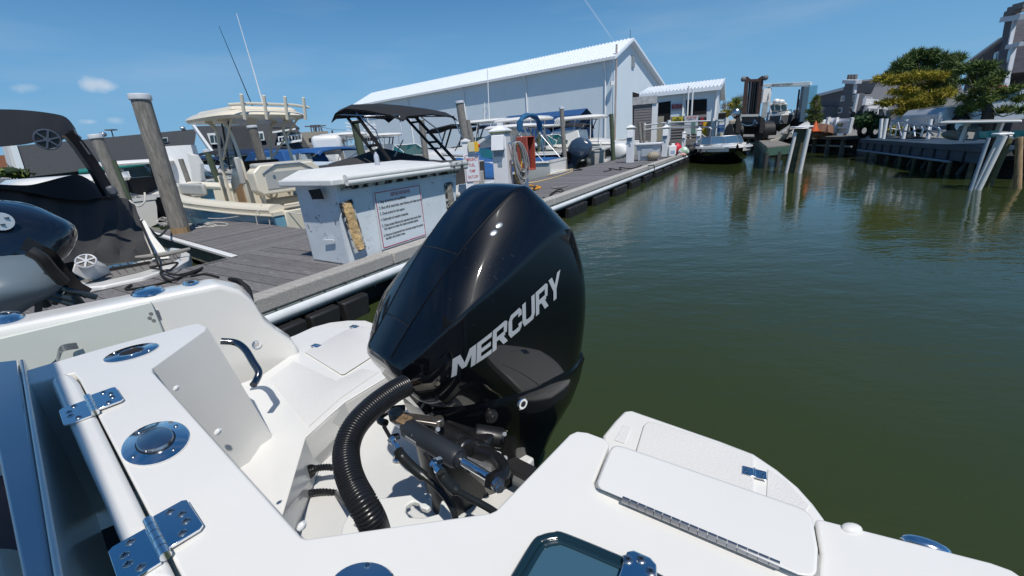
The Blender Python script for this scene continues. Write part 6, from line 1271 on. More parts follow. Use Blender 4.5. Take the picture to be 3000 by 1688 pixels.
# 3 black covered boat at far left ---------------------------------------------------
bp_ = at(250, 800, .35); nb_ = Vector(bp_)
bs, bt = 1.0, 3.05
pos = DK(-.95, 4.6, 0)
h = mkboat('covered_black_boat', 'large runabout under a faded black cover with a tower arch at the left edge', (pos.x, pos.y), HD + R(-4), 8.0, 2.6, .78, 1.05, hullgrey, gel, SG, cockpit=(.05, .6))
cvr = MB()
def CV(u, v, d_): return far(u, v, d_ * 1.28)
P_ = lambda L_: [CV(*q) for q in L_]
# cover draped from the cockpit ridge to the stern corner, built as folded cloth
rows_ = [P_([(-260, 560, 5.6), (-60, 545, 6.0), (60, 548, 6.4), (160, 560, 6.7), (260, 575, 6.9), (330, 572, 7.2), (372, 585, 7.6), (395, 600, 7.8)]),
         P_([(-260, 640, 5.1), (-60, 600, 5.6), (60, 610, 6.0), (160, 620, 6.3), (250, 625, 6.5), (330, 640, 6.7), (380, 650, 6.9), (412, 655, 7.0)]),
         P_([(-260, 720, 4.8), (-60, 690, 5.1), (60, 690, 5.5), (150, 700, 5.8), (250, 706, 6.0), (315, 708, 6.1), (390, 705, 6.3), (428, 698, 6.4)]),
         P_([(-260, 830, 4.4), (-60, 800, 4.7), (60, 790, 5.0), (150, 780, 5.25), (230, 765, 5.5), (310, 772, 5.7), (385, 765, 5.9), (446, 752, 6.1)])]
fine_ = []
for r_ in rows_:
    fine_.append(spline(r_, 4))
full_ = []
rd = random.Random(2)
for i in range(len(fine_) - 1):
    for k_ in range(4):
        f = k_ / 4; full_.append([a.lerp(b_, f) + Vector((0, 0, .03 * math.sin(j * 1.1 + i * 2 + f * 3) * (.4 + .6 * (i == 2)))) + Vector((.02 * math.sin(j * 1.9), 0, 0)) for j, (a, b_) in enumerate(zip(fine_[i], fine_[i + 1]))])
full_.append(fine_[-1]); cvr.loft(full_, close=False); part('cover', cvr, dkcanvas2, h.t)
g = MB(); r1 = P_([(-260, 560, 5.5), (-60, 540, 5.9), (60, 543, 6.3), (110, 538, 6.5), (200, 515, 6.8), (240, 515, 7.0), (290, 545, 7.2), (340, 570, 7.3)]); r0 = P_([(-260, 590, 5.4), (-60, 555, 5.8), (60, 560, 6.2), (150, 578, 6.4), (240, 588, 6.6), (290, 580, 6.8), (320, 580, 7.0), (352, 576, 7.2)])
rb_ = [p + Vector((p.x, p.y, 0)).normalized() * 1.0 + Vector((-.2, 0, -.15)) for p in r1]
g.loft([spline(rb_, 3), spline(r1, 3), spline(r0, 3)], close=False); part('windscreen_cover', g, dkcanvas, h.t)
# tower canopy and arch
g = MB(); top_ = P_([(-260, 300, 6.0), (-60, 318, 6.2), (60, 322, 6.4), (150, 332, 6.5), (195, 345, 6.6), (222, 378, 6.7)]); lo_ = P_([(-260, 470, 5.2), (-60, 435, 5.4), (60, 425, 5.6), (110, 415, 5.8), (170, 402, 6.0), (218, 380, 6.3)]); AW = lambda p, k_, z_=0: p + Vector((p.x - .25, p.y, 0)).normalized() * k_ + Vector((0, 0, z_)); bk_ = [AW(p, 1.5, -.1) + Vector((-.3, 0, 0)) for p in top_]
g.loft([spline(bk_, 4), spline(top_, 4), spline(lo_, 4), spline([AW(p, 1.4, .05) + Vector((-.3, 0, 0)) for p in lo_], 4)]); part('tower_canopy', g, M('black_canvas_deep', (.006, .007, .010), .8, bump=.01, bscale=4), h.t)
g = MB(); ar = P_([(182, 385, 6.3), (215, 415, 6.35), (248, 460, 6.4), (275, 500, 6.45), (300, 545, 6.5), (318, 575, 6.5)]); sp_ = spline(ar, 4); g.loft([[p + Vector((-.08, 0, 0)), p + Vector((.02, -.05, 0)), p + Vector((.10, .03, 0)), p + Vector((0, .08, 0))] for p in sp_]); part('tower_leg', g, M('tower_navy_black', (.010, .012, .020), .45), h.t)
g = MB(); g.bar(CV(318, 545, 6.45), CV(338, 572, 6.45), .16, .10); part('tower_foot', g, M('foot_grey', (.09, .10, .12), .5), h.t, bevel=.03)
g = MB(); g.tube([CV(216, 378, 6.3), CV(232, 410, 6.32), CV(262, 452, 6.35)], .014, 6); g.tube([CV(208, 382, 6.3), CV(238, 405, 6.32)], .012, 6); part('tower_strut', g, chromeb, h.t)
c = CV(139, 409, 5.75); nn_ = (EYE - c).normalized(); up_ = Vector((0, 0, 1)); xx = up_.cross(nn_).normalized(); yy = nn_.cross(xx)
def speaker(c, r, nm='tower_speaker', par=None, squash=.7, basem=blackp, bar=M('spoke_grey', (.10, .12, .15), .4, .4)):
    g = MB(); g.tube([c - nn_ * .03, c], [r * .9, r], 20); s_ = part(nm, g, basem, par); g = MB(); g.tube([c + (xx * math.cos(a) + yy * math.sin(a)) * r for a in [2 * math.pi * j / 24 for j in range(25)]], .010, 6)
    for i in range(6): a = i * math.pi / 3 + .2; g.bar(c + (xx * math.cos(a) + yy * math.sin(a)) * r * .25 + nn_ * .008, c + (xx * math.cos(a) + yy * math.sin(a)) * r * .97 + nn_ * .008, .018, .010, up=nn_)
    g.disc(c, nn_, r * .25, .015, 14); part('speaker_grille', g, bar, s_)
speaker(c, 27 * (c - EYE).dot(_f) / FOC, 'tower_speaker', h.t)
# stern quarter: white fin, platform with teak pattern, stern speaker
g = MB(); fin = [CV(408, 640, 6.1), CV(425, 645, 6.0), (CV(450, 690, 5.9)), CV(480, 728, 5.85), CV(498, 752, 5.8), CV(500, 768, 5.75), CV(448, 772, 5.75), CV(440, 735, 5.85), CV(424, 700, 5.95), CV(418, 672, 6.0)]; g.prism([p for p in fin], [p + Vector((-.10, .12, -.02)) for p in fin]); part('stern_fin', g, gel, h.t, bevel=.02)
PZ = .46
pl_px = [(150, 800), (200, 845), (300, 838), (420, 812), (520, 778), (552, 760), (556, 742), (530, 728), (500, 725), (440, 760), (330, 775), (210, 812)]
g = MB(); g.prism(poly(pl_px, PZ), [p - Vector((0, 0, .16)) for p in poly(pl_px, PZ)]); pfm = part('swim_platform', g, gel, h.t, bevel=.02, bseg=3)
g = MB(); tpx = [(212, 815), (260, 832), (400, 800), (500, 770), (528, 755), (530, 742), (500, 735), (440, 765), (330, 783)]; g.prism(poly(tpx, PZ + .004), poly(tpx, PZ)); tk_ = part('teak_pad', g, teak, pfm, smooth=False)
for i in range(13):
    u = 240 + i * 22; g = MB(); g.bar(at(u, 800 - (u - 240) * .24, PZ + .0065), at(u + 26, 826 - (u - 240) * .24, PZ + .0065), .006, .003); part('pad_groove', g, dark, tk_)
g = MB(); g.tube([at(200, 815, PZ + .03), at(330, 788, PZ + .03), at(440, 768, PZ + .03)], .018, 6); part('platform_seam', g, blackm, h.t)
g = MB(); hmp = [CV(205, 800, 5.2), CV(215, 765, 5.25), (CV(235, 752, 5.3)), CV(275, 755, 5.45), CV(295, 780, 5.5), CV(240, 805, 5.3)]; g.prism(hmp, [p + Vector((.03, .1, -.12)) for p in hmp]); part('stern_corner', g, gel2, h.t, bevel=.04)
c = CV(252, 765, 5.22); nn_ = (EYE - c).normalized() + Vector((0, 0, .7)); nn_.normalize(); xx = up_.cross(nn_).normalized(); yy = nn_.cross(xx); speaker(c, 22 * (c - EYE).dot(_f) / FOC, 'stern_speaker', h.t, bar=M('spoke_pale', (.4, .42, .45), .4))
rope('black_dock_rope', [CV(412, 648, 6.05), CV(420, 668, 5.95), CV(428, 690, 5.85), CV(450, 740, 5.5), at(470, 790, DZ + .06)], .012, rope_b, 'black line from the white stern fin down to the wrapped cleat', group='mooring lines')
rope('black_stern_line', [CV(416, 645, 6.05), CV(440, 672, 6.1), CV(470, 690, 6.4), at(500, 655, DZ + .05)], .016, rope_b, 'black line from the white stern fin to the finger dock corner', group='mooring lines')
# its big outboard in the left foreground
hm = thing('covered_boat_outboard', 'black and grey outboard motor cut by the left edge of the photo', 'outboard motor', far(60, 760, 4.4))
def hullsec(levels, nm, m, par, sub=1):               # stacked level sections through photograph silhouettes
    g = MB(); rg = []
    for (ul, vl, ur, vr, d_, dpt) in levels:
        d_ *= 1.12; dpt *= 1.12; a, b_ = far(ul, vl, d_), far(ur, vr, d_ + .1); mid_ = (a + b_) / 2; hw = (b_ - a).length / 2; dx = (b_ - a).normalized(); dy = Vector((-dx.y, dx.x, 0)).normalized(); rg.append([mid_ + dx * hw * math.copysign(abs(math.cos(t_)) ** .75, math.cos(t_)) + dy * dpt * math.copysign(abs(math.sin(t_)) ** .75, math.sin(t_)) for t_ in [2 * math.pi * j / 20 for j in range(20)]])
    g.loft(rg); return part(nm, g, m, par, subd=sub)
cwm = hullsec([(-60, 583, 40, 590, 4.5, .12), (-120, 590, 110, 612, 4.45, .26), (-170, 615, 165, 635, 4.4, .33), (-200, 660, 215, 655, 4.35, .36), (-210, 730, 222, 690, 4.3, .36), (-215, 790, 200, 740, 4.25, .34), (-200, 850, 120, 790, 4.2, .3)], 'cowl', M('cowl_black', (.006, .009, .016), .10, coat=.8), hm)
g = MB(); c = far(4, 649, 4.5); nn_ = (EYE - c).normalized(); g.tube([c, c + nn_ * .012], .06, 20); em_ = part('round_emblem', g, M('emblem_silver', (.5, .55, .58), .3, .3), hm); g = MB()
xx = up_.cross(nn_).normalized(); yy = nn_.cross(xx)
for i, (a, b_) in enumerate(((-.03, .02), (.0, -.02), (.03, .02))): g.box(c + nn_ * .014 + xx * a + yy * b_, (.02, .02, .006), .5)
part('emblem_mark', g, ink, em_, kind='stuff')
hullsec([(-90, 752, 60, 730, 4.05, .10), (-120, 775, 110, 748, 4.0, .2), (-140, 810, 150, 775, 3.95, .25), (-150, 850, 178, 815, 3.9, .27), (-150, 885, 182, 845, 3.9, .25), (-140, 920, 90, 875, 3.9, .2), (-120, 1010, 20, 930, 3.95, .15)], 'lower_cover', M('cover_grey', (.13, .17, .20), .35, coat=.2), hm)
g = MB(); sp_ = spline([far(95, 725, 4.1), far(130, 745, 4.15), far(165, 790, 4.2), (far(195, 820, 4.3)), far(215, 838, 4.4), far(240, 850, 4.5)], 5); g.loft([[p + Vector((0, 0, .07)), p + Vector((.06, .02, 0)), p - Vector((0, 0, .07)), p - Vector((.06, .02, 0))] for p in sp_]); part('black_bracket', g, blackp, hm)
g = MB(); sp_ = spline([far(85, 735, 4.0), far(120, 755, 4.0), (far(150, 790, 4.05)), far(185, 825, 4.15)], 5); g.tube(sp_, .035, 8); part('bracket_trim', g, M('trim_brownblack', (.03, .028, .026), .5), hm)
g = MB()
for i in range(10): rdd = random.Random(i); a = far(60 + i * 14, 838 + (i % 3) * 9, 4.25 + .1 * (i % 2)); g.tube([a, a + Vector((rdd.uniform(-.2, .2), rdd.uniform(0, .2), rdd.uniform(-.25, -.05)))], rdd.uniform(.015, .04), 8)
part('trim_rams', g, M('ram_dark', (.05, .07, .08), .4, .5), hm, kind='stuff')

# 4.. boats further along the dock -----------------------------------------------------
h = mkboat('tarp_boat', 'small boat under a smooth blue tarp between the sign post and the power pedestal', gpos(11.2, 4.0), HD, 6.5, 2.3, .62, .95, hullgrey, gel, SG)
cover(h, .0, .9, .5, bluecanvas, peak=.35, w=1.05)
h = mkboat('blue_cover_boat', 'white runabout with a blue cockpit cover and folded blue canopy beside the cream hose', gpos(15.1, 3.9), HD + R(6), 6.6, 2.45, .82, 1.15, gel, gel, SG, stripe=(white,))
cover(h, .02, .55, .45, bluecanvas, peak=.95, w=.98, skirt=.02)
g = MB(); g.box((-.35, 0, .30), (.75, 2.2, .09)); P(h, 'swim_platform', g, gel, bevel=.03); 
g = MB(); g.tube([(.55, .3, 1.62), (.9, .9, 1.75)], .02)
g = MB(); rg = []
for i in range(11):
    f = i / 10; a = math.pi * f; y = -1.15 * math.cos(a); z = 2.1 + .55 * abs(math.sin(a)) ** .7; r = .12 + .03 * math.sin(i * 2.2); rg.append([(1.2 + r * math.cos(q), y, z + r * .8 * math.sin(q)) for q in [2 * math.pi * j / 10 for j in range(10)]])
g.loft(rg); P(h, 'folded_canopy', g, M('canvas_teal_blue', (.012, .10, .22), .8, var=.2, bump=.02, bscale=6))
for sy in (-1, 1):
    g = MB(); g.tube([(1.2, sy * 1.15, 2.0), (2.3, sy * 1.15, .75)], .02, 6); g.tube([(1.2, sy * 1.15, 2.0), (1.0, sy * 1.15, .7)], .02, 6); g.tube([(1.25, sy * 1.15, 1.95), (.1, sy * 1.1, .65)], .012, 6); P(h, 'canopy_bow', g, alum)
windshield(h, 3.4, .42, 1.9, m=glasst)
h = mkboat('cuddy_boat', 'white cabin runabout with a slanting side window and dark blue outboard', gpos(18.0, 4.7), HD + R(4), 7.4, 2.6, 1.0, 1.3, hulldark, gel, SG, stripe=(white,))
motor(h, -.35, .55, 1.0, 1.5, M('outboard_slate_blue', (.035, .06, .10), .2, coat=.5), tilt=R(-28))
Mh = ROOTM[h.t.name]
ow = Mh @ Vector((-1.02, .62, 1.12)); 
h.wf = lambda p: Vector((p.x, p.y, p.z * 1.15))
g = MB(); g.loft([[(2.6, y * 1.15, .85), (5.6, y * .75, 1.05), (4.6, y * .75, 1.55), (3.2, y * 1.0, 1.95), (2.9, y * 1.0, 1.95)] for y in (-1, 1)]); cbn = P(h, 'cabin', g, gel, bevel=.05)
g = MB()
for sy in (-1, 1): g.prism([(3.1, sy * 1.10, 1.2), (4.7, sy * .88, 1.28), (4.2, sy * .88, 1.52), (3.3, sy * 1.04, 1.82)], [(3.1, sy * 1.02, 1.2), (4.7, sy * .80, 1.28), (4.2, sy * .80, 1.52), (3.3, sy * .96, 1.82)])
P(h, 'side_window', g, M('window_grey', (.14, .17, .20), .1), cbn, smooth=False, kind='stuff')
hardtop(h, 1.4, 4.2, 2.02, 2.3, .10, gel, posts=False); arch(h, 1.2, 1.95, 2.4, M('arch_grey', (.20, .21, .22), .4), lean=-.6, x2=.7, wt=.08, rungs=False)
g = MB(); g.box((-.3, -.7, .5), (.5, .5, .12)); P(h, 'side_step', g, gel, bevel=.03)
put_text('YAMAHA', Mh @ Vector((-.62, -.0, 1.02)) , Mh.to_3x3() @ Vector((0, 0, 0)) + Vector((.5, 0, .5)), (-.5, 0, .5), w=.3, h=.06, mat=silver, parent=h.t) if False else None
h = mkboat('rail_console_boat', 'white open boat with a dark canopy, light seats and a black side near the locker', gpos(20.9, 4.6), HD + R(8), 6.6, 2.4, .95, 1.2, hulldark, gel, SG, stripe=(white,))
for y in (.35, -.35): g = MB(); g.loft([[(1.0, y - .24, .5), (1.5, y - .24, .5), (1.5, y + .24, .5), (1.0, y + .24, .5)], [(.85, y - .22, 1.15), (1.0, y - .22, 1.15), (1.0, y + .22, 1.15), (.85, y + .22, 1.15)]]); P(h, 'seat', g, creamcush, bevel=.05)
hardtop(h, 1.8, 4.0, 2.32, 1.8, .07, gel, True, chromeb, base=.7); g = MB(); g.loft([[(2.6, -.4, .3), (3.3, -.35, .3), (3.3, .35, .3), (2.6, .4, .3)], [(2.7, -.36, 1.25), (3.1, -.3, 1.25), (3.1, .3, 1.25), (2.7, .36, 1.25)]]); P(h, 'console', g, glass, bevel=.04)
for i in range(5): g = MB(); g.tube([(1.85, -.6 + i * .3, 2.3), (1.65, -.6 + i * .3, 2.65)], .03, 8); P(h, 'rod_holder', g, white)
h = mkboat('twin_motor_boat', 'boat with two tilted white outboards behind the white locker', gpos(23.6, 4.6), HD + R(8), 6.5, 2.4, .85, 1.1, gel, gel, SG)
for y in (-.4, .4): motor(h, -.35, y, .75, 1.3, white, tilt=R(-50))
g = MB(); g.box((1.5, 0, .8), (1.6, 1.6, .3)); P(h, 'sun_lounge', g, creamcush, bevel=.06)
h = mkboat('low_white_boat', 'low white boat behind the bags near the dock end', gpos(27.0, 5.2), HD + R(8), 6, 2.3, .62, .85, gel, gel, SG)
cover(h, .1, .8, .2, M('grey_cover', (.25, .27, .29), .7), w=.95)

# dark bowrider moored bow-on at the dock end
c_ = far(2142, 466, 22.5); hdb = math.atan2((EYE - c_).y, (EYE - c_).x) + R(14)
st0 = Vector((c_.x, c_.y, 0)) - Vector((math.cos(hdb), math.sin(hdb), 0)) * 5.9 + Vector((.2, 0, 0))
h = mkboat('bowrider', 'white and black bowrider with a navy bow cover at the end of the dock', (st0.x, st0.y), hdb, 6.0, 2.65, .72, .78, hulldark, gel, None, stripe=(white,), cockpit=(.1, .55))
cover(h, .60, .97, .06, M('navy_bow_cover', (.01, .02, .11), .7), w=.80, skirt=-.03)
g = MB(); fs_ = [.0, .2, .4, .6, .72, .84, .92, .97]
for sg in (1, -1): g.loft([[(6 * f - k_ * .02, sg * (h.hb(f) * (1 - k_ * .02) + .012), h.sh(f) - k_ * .2) for f in fs_] for k_ in (0, .5, 1)], close=False)
P(h, 'white_band', g, gel)
windshield(h, 3.4, .36, 2.1, sweep=1.1, rake=1.1, m=M('windscreen_blue', (.06, .12, .19), .08), fr=M('frame_dimmed', (.3, .32, .35), .4, .5))
g = MB(); g.box((1.0, 0, .8), (.8, 2.1, .2)); P(h, 'rear_seat', g, hullnavy, bevel=.06)
g = MB()
for sy in (-1, 1):
    for f in (.62, .8, .9): g.box((6.0 * f, sy * (h.hb(f) - .08), h.sh(f) + .06), (.14, .03, .03))
P(h, 'bow_cleats', g, chrome, kind='stuff')

# boats across the fairway ---------------------------------------------------------------
FG = 'boats berthed beyond the fairway'
def fboat(name, lab, u, v, d_, hd, L_, B, fs, fb, **k):
    q = far(u, v, d_); hd = 148 + (hd - 205) * .5; return mkboat(name, lab, (q.x, q.y), R(hd), L_, B, fs, fb, detail=0, grp=FG, **k)
h = fboat('tan_seat_boat', 'black hulled boat with tan cushions and a dark framed hardtop left of the tall piling', 545, 560, 17.5, 212, 6.8, 2.4, .80, 1.02, hull=hulldark, stripe=(white,), cockpit=(.06, .85))
hardtop(h, 1.8, 4.2, 1.8, 2.0, .10, gel, True, blackp, base=.6)
for x, y in ((4.6, .35), (5.2, -.3), (4.3, -.4)): g = MB(); g.box((x, y, .98), (.6, .5, .22)); P(h, 'cushion', g, tan, bevel=.06)
g = MB(); g.box((3.0, 0, .95), (.9, .9, .75)); P(h, 'console', g, blackp, bevel=.06)
rope('bow_fender_line', [far(424, 565, 13), far(424, 590, 12.8), far(405, 605, 12.6), far(380, 588, 12.9)], .02, rope_w, 'pale line looped under the bow of the tan cushioned boat', group='mooring lines')
h = fboat('white_tower_boat', 'white open boat with a dark cabin space behind the tan cushioned boat', 470, 500, 26, 200, 7, 2.5, .9, 1.2, hull=hullnavy)
hardtop(h, 2, 4.6, 1.9, 2.2, .09, gel, True, white); g = MB(); g.box((3.2, 0, 1.2), (1.6, 1.3, .9)); P(h, 'cabin', g, glass, bevel=.05)
for i in range(3): g = MB(); g.box((1 + i * 1.2, 1.0, 1.25), (.7, .05, .5)); P(h, 'side_panel', g, white)
h = fboat('left_hardtop_boat', 'white hardtop cruiser showing above the black cover at far left', 270, 560, 16, 196, 8, 2.8, .8, 1.2)
hardtop(h, .8, 4.4, 1.40, 2.6, .16, gel, True, white); g = MB(); g.box((3.4, 0, 1.05), (2.2, 1.9, .5)); P(h, 'cabin', g, gel, bevel=.08)
h = fboat('blue_frame_boat', 'white boat with a navy framed canopy between the thin pilings', 640, 540, 24, 205, 7, 2.5, .9, 1.25, hull=gel)
bimini(h, 1.2, 4.2, 1.85, 2.2, navycanvas, M('bow_navy', (.01, .04, .12), .5)); g = MB(); g.box((3.6, 0, 1.15), (1.6, 1.5, .4)); P(h, 'cabin', g, glass, bevel=.05)
h = fboat('sport_cabin_boat', 'white boat with a dark stripe behind the cream boat bow', 600, 575, 19, 208, 6.5, 2.4, .7, .95, hull=hullgrey)
cover(h, .0, .6, .25, gel)
h = fboat('blue_canopy_cruiser', 'cruiser with a dark navy canopy seen beyond the cream leaning post', 872, 520, 25, 215, 8, 2.9, 1.0, 1.4, hull=gel)
bimini(h, 1.2, 4.4, 2.0, 2.6, navycanvas); windshield(h, 4.8, .6, 2.2)
h = fboat('blue_enclosure_boat', 'boat with a bright blue canvas enclosure and clear window left of the black cover', 945, 520, 23, 212, 7.5, 2.8, 1.0, 1.3, hull=gel)
g = MB(); g.loft([[(.6, y, 1.0) for y in (-1.3, 1.3)] + [(4.6, y, 1.2) for y in (1.2, -1.2)], [(1.0, y, 1.95) for y in (-1.1, 1.1)] + [(3.6, y, 2.0) for y in (1.0, -1.0)]]); en_ = P(h, 'canvas_enclosure', g, bluecanvas, bevel=.05)
g = MB(); g.box((2.3, 1.24, 1.5), (1.3, .05, .4), 0, (.15, 0, 0)); g.box((.72, .3, 1.5), (.05, 1.0, .45), 0, (0, .2, 0)); P(h, 'clear_window', g, gloss, en_, kind='stuff')
h = fboat('blue_tarp_cruiser', 'white cruiser with a sagging blue tarp canopy right of the blue enclosure', 1040, 505, 23, 208, 8, 2.9, 1.0, 1.4, hull=gel)
bimini(h, .6, 4.2, 1.9, 2.7, bluecanvas, sag=.05); windshield(h, 4.6, .7, 2.4, m=gloss, fr=white)
q = far(960, 425, 26); g = MB(); g.box(q, (1.5, .9, 1.0), .3); solo('white_hood', g, gel, 'rounded white hood standing above the blue canvas boats', 'boat cover', FG, bevel=.25, bseg=4)
g = MB(); q = [far(545, 445, 17), far(556, 452, 17), far(570, 455, 17), far(586, 480, 17), far(590, 530, 17), far(584, 540, 17), far(562, 541, 17), far(558, 500, 17)]; g.prism(q, [p + Vector((.05, .12, 0)) for p in q]); solo('upright_board', g, gel, 'tall white upright board with a pointed top behind the cream boat bow', 'board', smooth=False, bevel=.02)
g = MB(); q = far(548, 490, 20); g.box(q, (.8, .5, 1.5), .3); solo('white_wrapped_bundle', g, white, 'white plastic wrapped bundle left of the upright board', 'bundle')
for i, (u, v, d_, hd, L_, top, hull_, lab) in enumerate((
    (1130, 468, 34, 205, 9, 'rack', gel, 'white fishing boat with folded rod racks framed by the black canopy'),
    (1215, 470, 36, 203, 9, 'hard', gel, 'white hardtop boat framed by the right arch leg of the black canopy'),
    (1180, 455, 46, 203, 9, 'navyarch', hullnavy, 'boat with a small navy tower top beyond the white rod rack boat'),
    (1285, 465, 30, 203, 8, 'cover', hullnavy, 'dark blue boat partly hidden by the black arch foot'),
    (1420, 440, 33, 205, 9, 'arch', hulldark, 'white and black boat with a dark swept tower right of the tall capped piling'),
    (1395, 445, 28, 205, 7.5, 'low', gel, 'low white runabout right behind the two capped pilings'),
    (1560, 425, 32, 206, 10, 'bighard', hulldark, 'large white hardtop cruiser behind the nearest power pedestal'),
    (1620, 430, 27, 206, 7.5, 'lowws', gel, 'white runabout with a teal windscreen behind the folded blue canopy'),
    (1720, 408, 38, 208, 10, 'tarp', gel, 'boat under a huge navy blue shed tarp in front of the hall'),
    (1765, 410, 33, 208, 9, 'blackbim', gel, 'white boat with a low black canopy right of the slim piling'),
    (1815, 408, 34, 210, 9, 'navyarch', gel, 'navy tower boat nearest the corner of the hall'),
    (1850, 412, 29, 210, 8, 'hard', gel, 'white hardtop boat just left of the shingled kiosk'),
    (1090, 458, 52, 203, 8, 'low', gel, 'distant white boat seen left of the black canopy leg'),
    (1670, 405, 48, 208, 8, 'hard', gel, 'distant white hardtop boat before the long hall wall'),
    (735, 500, 34, 205, 8, 'dark', hullnavy, 'dark canopy boat seen through the cream boat windscreen'),
    (590, 505, 38, 203, 8, 'hard', gel, 'distant white hardtop boat right of the round restaurant sign'),
    (1270, 450, 44, 203, 8, 'low', gel, 'distant low white boat left of the tall capped piling'),
    (1330, 440, 24, 203, 7, 'lowws', gel, 'white runabout with a teal windscreen just left of the tall capped piling'),
    (1470, 430, 26, 205, 7, 'low', gel, 'white covered runabout between the tall capped piling and the power pedestal'),
    (1690, 415, 25, 207, 7, 'hard', gel, 'white hardtop boat close behind the slate blue outboard'),
    (1500, 425, 38, 205, 9, 'navyarch', gel, 'navy topped cruiser beyond the nearest power pedestal'),
    (1780, 405, 27, 209, 7, 'lowws', gel, 'white runabout with a teal windscreen behind the console boat'),
    (1110, 450, 30, 203, 8, 'hard', gel, 'white hardtop boat just right of the green capped piling'),
    (1905, 402, 33, 210, 7, 'low', gel, 'low white boat at the foot of the shingled kiosk'))):
    h = fboat('moored_boat', lab, u, v, d_, hd, L_, 2.7, .95, 1.35, hull=hull_, stripe=(blackm,) if i % 2 else None); h.wf = (lambda p: Vector((p.x, p.y, p.z * 1.0 if p.z < 1 else 1 + (p.z - 1) * 1.22))) if u > 1050 else None
    if top in ('rack', 'hard', 'bighard'):
        z = 2.45 if top != 'bighard' else 2.75; hardtop(h, 1.6, 5.0 if top != 'bighard' else 6.5, z, 2.3, .12, gel, True, white)
        g = MB(); g.loft([[(3.0, y, 1.0) for y in (-1.0, 1.0)] + [(6.0, y, 1.2) for y in (.8, -.8)], [(3.2, y, 1.9) for y in (-.9, .9)] + [(5.0, y, 1.9) for y in (.7, -.7)]]); P(h, 'cabin', g, glass if top != 'hard' else gel, bevel=.06)
        if top == 'rack':
            for yy in (-.8, .8):
                g = MB()
                for k_ in range(4): g.tube([(1.3, yy, 2.5 + k_ * .16), (2.6, yy + .1, 2.62 + k_ * .2)], .035, 5)
                g.tube([(1.4, yy, 2.4), (1.5, yy, 3.2)], .04, 5); P(h, 'rod_rack', g, white)
        if top == 'bighard':
            g = MB()
            for xx_ in (2.2, 3.2, 4.4): g.tube([(xx_, 1.05, 1.2), (xx_ - .5, 1.05, 2.7)], .03, 6); g.tube([(xx_, -1.05, 1.2), (xx_ - .5, -1.05, 2.7)], .03, 6)
            P(h, 'top_brace', g, white); g = MB(); g.tube([(3.4, .2, 2.85), (3.3, .1, 5.6)], .03, 5); g.tube([(4.2, -.4, 2.85), (4.1, -.4, 3.9)], .03, 5); P(h, 'aerial', g, white)
            g = MB(); g.tube([Vector((4.4, -.9, 3.4)) + Vector((0, math.cos(a) * .22, math.sin(a) * .22)) for a in [2 * math.pi * j / 14 for j in range(15)]], .02, 5); g.tube([(4.4, -.9, 3.2), (4.4, -.8, 2.85)], .02, 5); P(h, 'ring_aerial', g, alum)
    elif top in ('arch', 'navyarch'):
        m_ = dkcanvas if top == 'arch' else navycanvas; arch(h, 3.0, 2.5, 2.4, blackm if top == 'arch' else hullnavy, lean=.9, x2=.5, wt=.14, rungs=False); g = MB(); rg = [[(x, 1.15 * w_, z - .05), (x, .8 * w_, z + .04), (x, -.8 * w_, z + .04), (x, -1.15 * w_, z - .05)] for x, z, w_ in ((.9, 2.62, .9), (2.2, 2.72, 1), (4.2, 2.55, 1), (4.9, 2.38, .8))]; g.loft(rg); P(h, 'tower_canopy', g, m_); cover(h, .1, .8, .35, dkcanvas, peak=.6)
    elif top in ('cover', 'low'): cover(h, .05, .75, .3, gel if top == 'low' else navycanvas, peak=.7, w=.97)
    elif top == 'lowws': windshield(h, 4.0, .5, 2.0, m=glasst, fr=white); cover(h, .55, .95, .15, gel, w=.9)
    elif top == 'tarp':
        g = MB(); g.loft([[(0, -1.7, 1.2), (0, -1.4, 2.9), (0, 0, 3.3), (0, 1.4, 2.9), (0, 1.7, 1.2)], [(7.5, -1.6, 1.5), (7.5, -1.3, 3.0), (7.5, 0, 3.3), (7.5, 1.3, 3.0), (7.5, 1.6, 1.5)], [(9.4, -.7, 1.5), (9.4, -.5, 2.0), (9.4, 0, 2.2), (9.4, .5, 2.0), (9.4, .7, 1.5)]], close=False); P(h, 'shed_tarp', g, M('tarp_navy', (.012, .07, .20), .8, var=.08))
    elif top in ('blackbim', 'dark'):
        bimini(h, 1.0, 4.6, 2.2, 2.4, dkcanvas); windshield(h, 5.0, .55, 2.2); g = MB(); g.box((2.6, 0, 1.3), (3, 2.0, .5)); P(h, 'cockpit_cover', g, dkcanvas)
# float dock and white low rail between the rows
g = MB(); g.bar(far(1560, 420, 29), far(1880, 412, 33), .05, .05); g.bar(far(1560, 436, 29), far(1880, 424, 33), .05, .05)
for i in range(9): a = far(1560 + i * 40, 415, 29.5 + i * .4); g.bar(a, Vector((a.x, a.y, .3)), .07, .07)
solo('white_float_rail', g, white, 'long low white rail running behind the runabouts', 'rail')
for i, (u, v, d_) in enumerate(((1000, 440, 30), (1130, 418, 34), (1485, 420, 30), (700, 480, 30))):
    pass
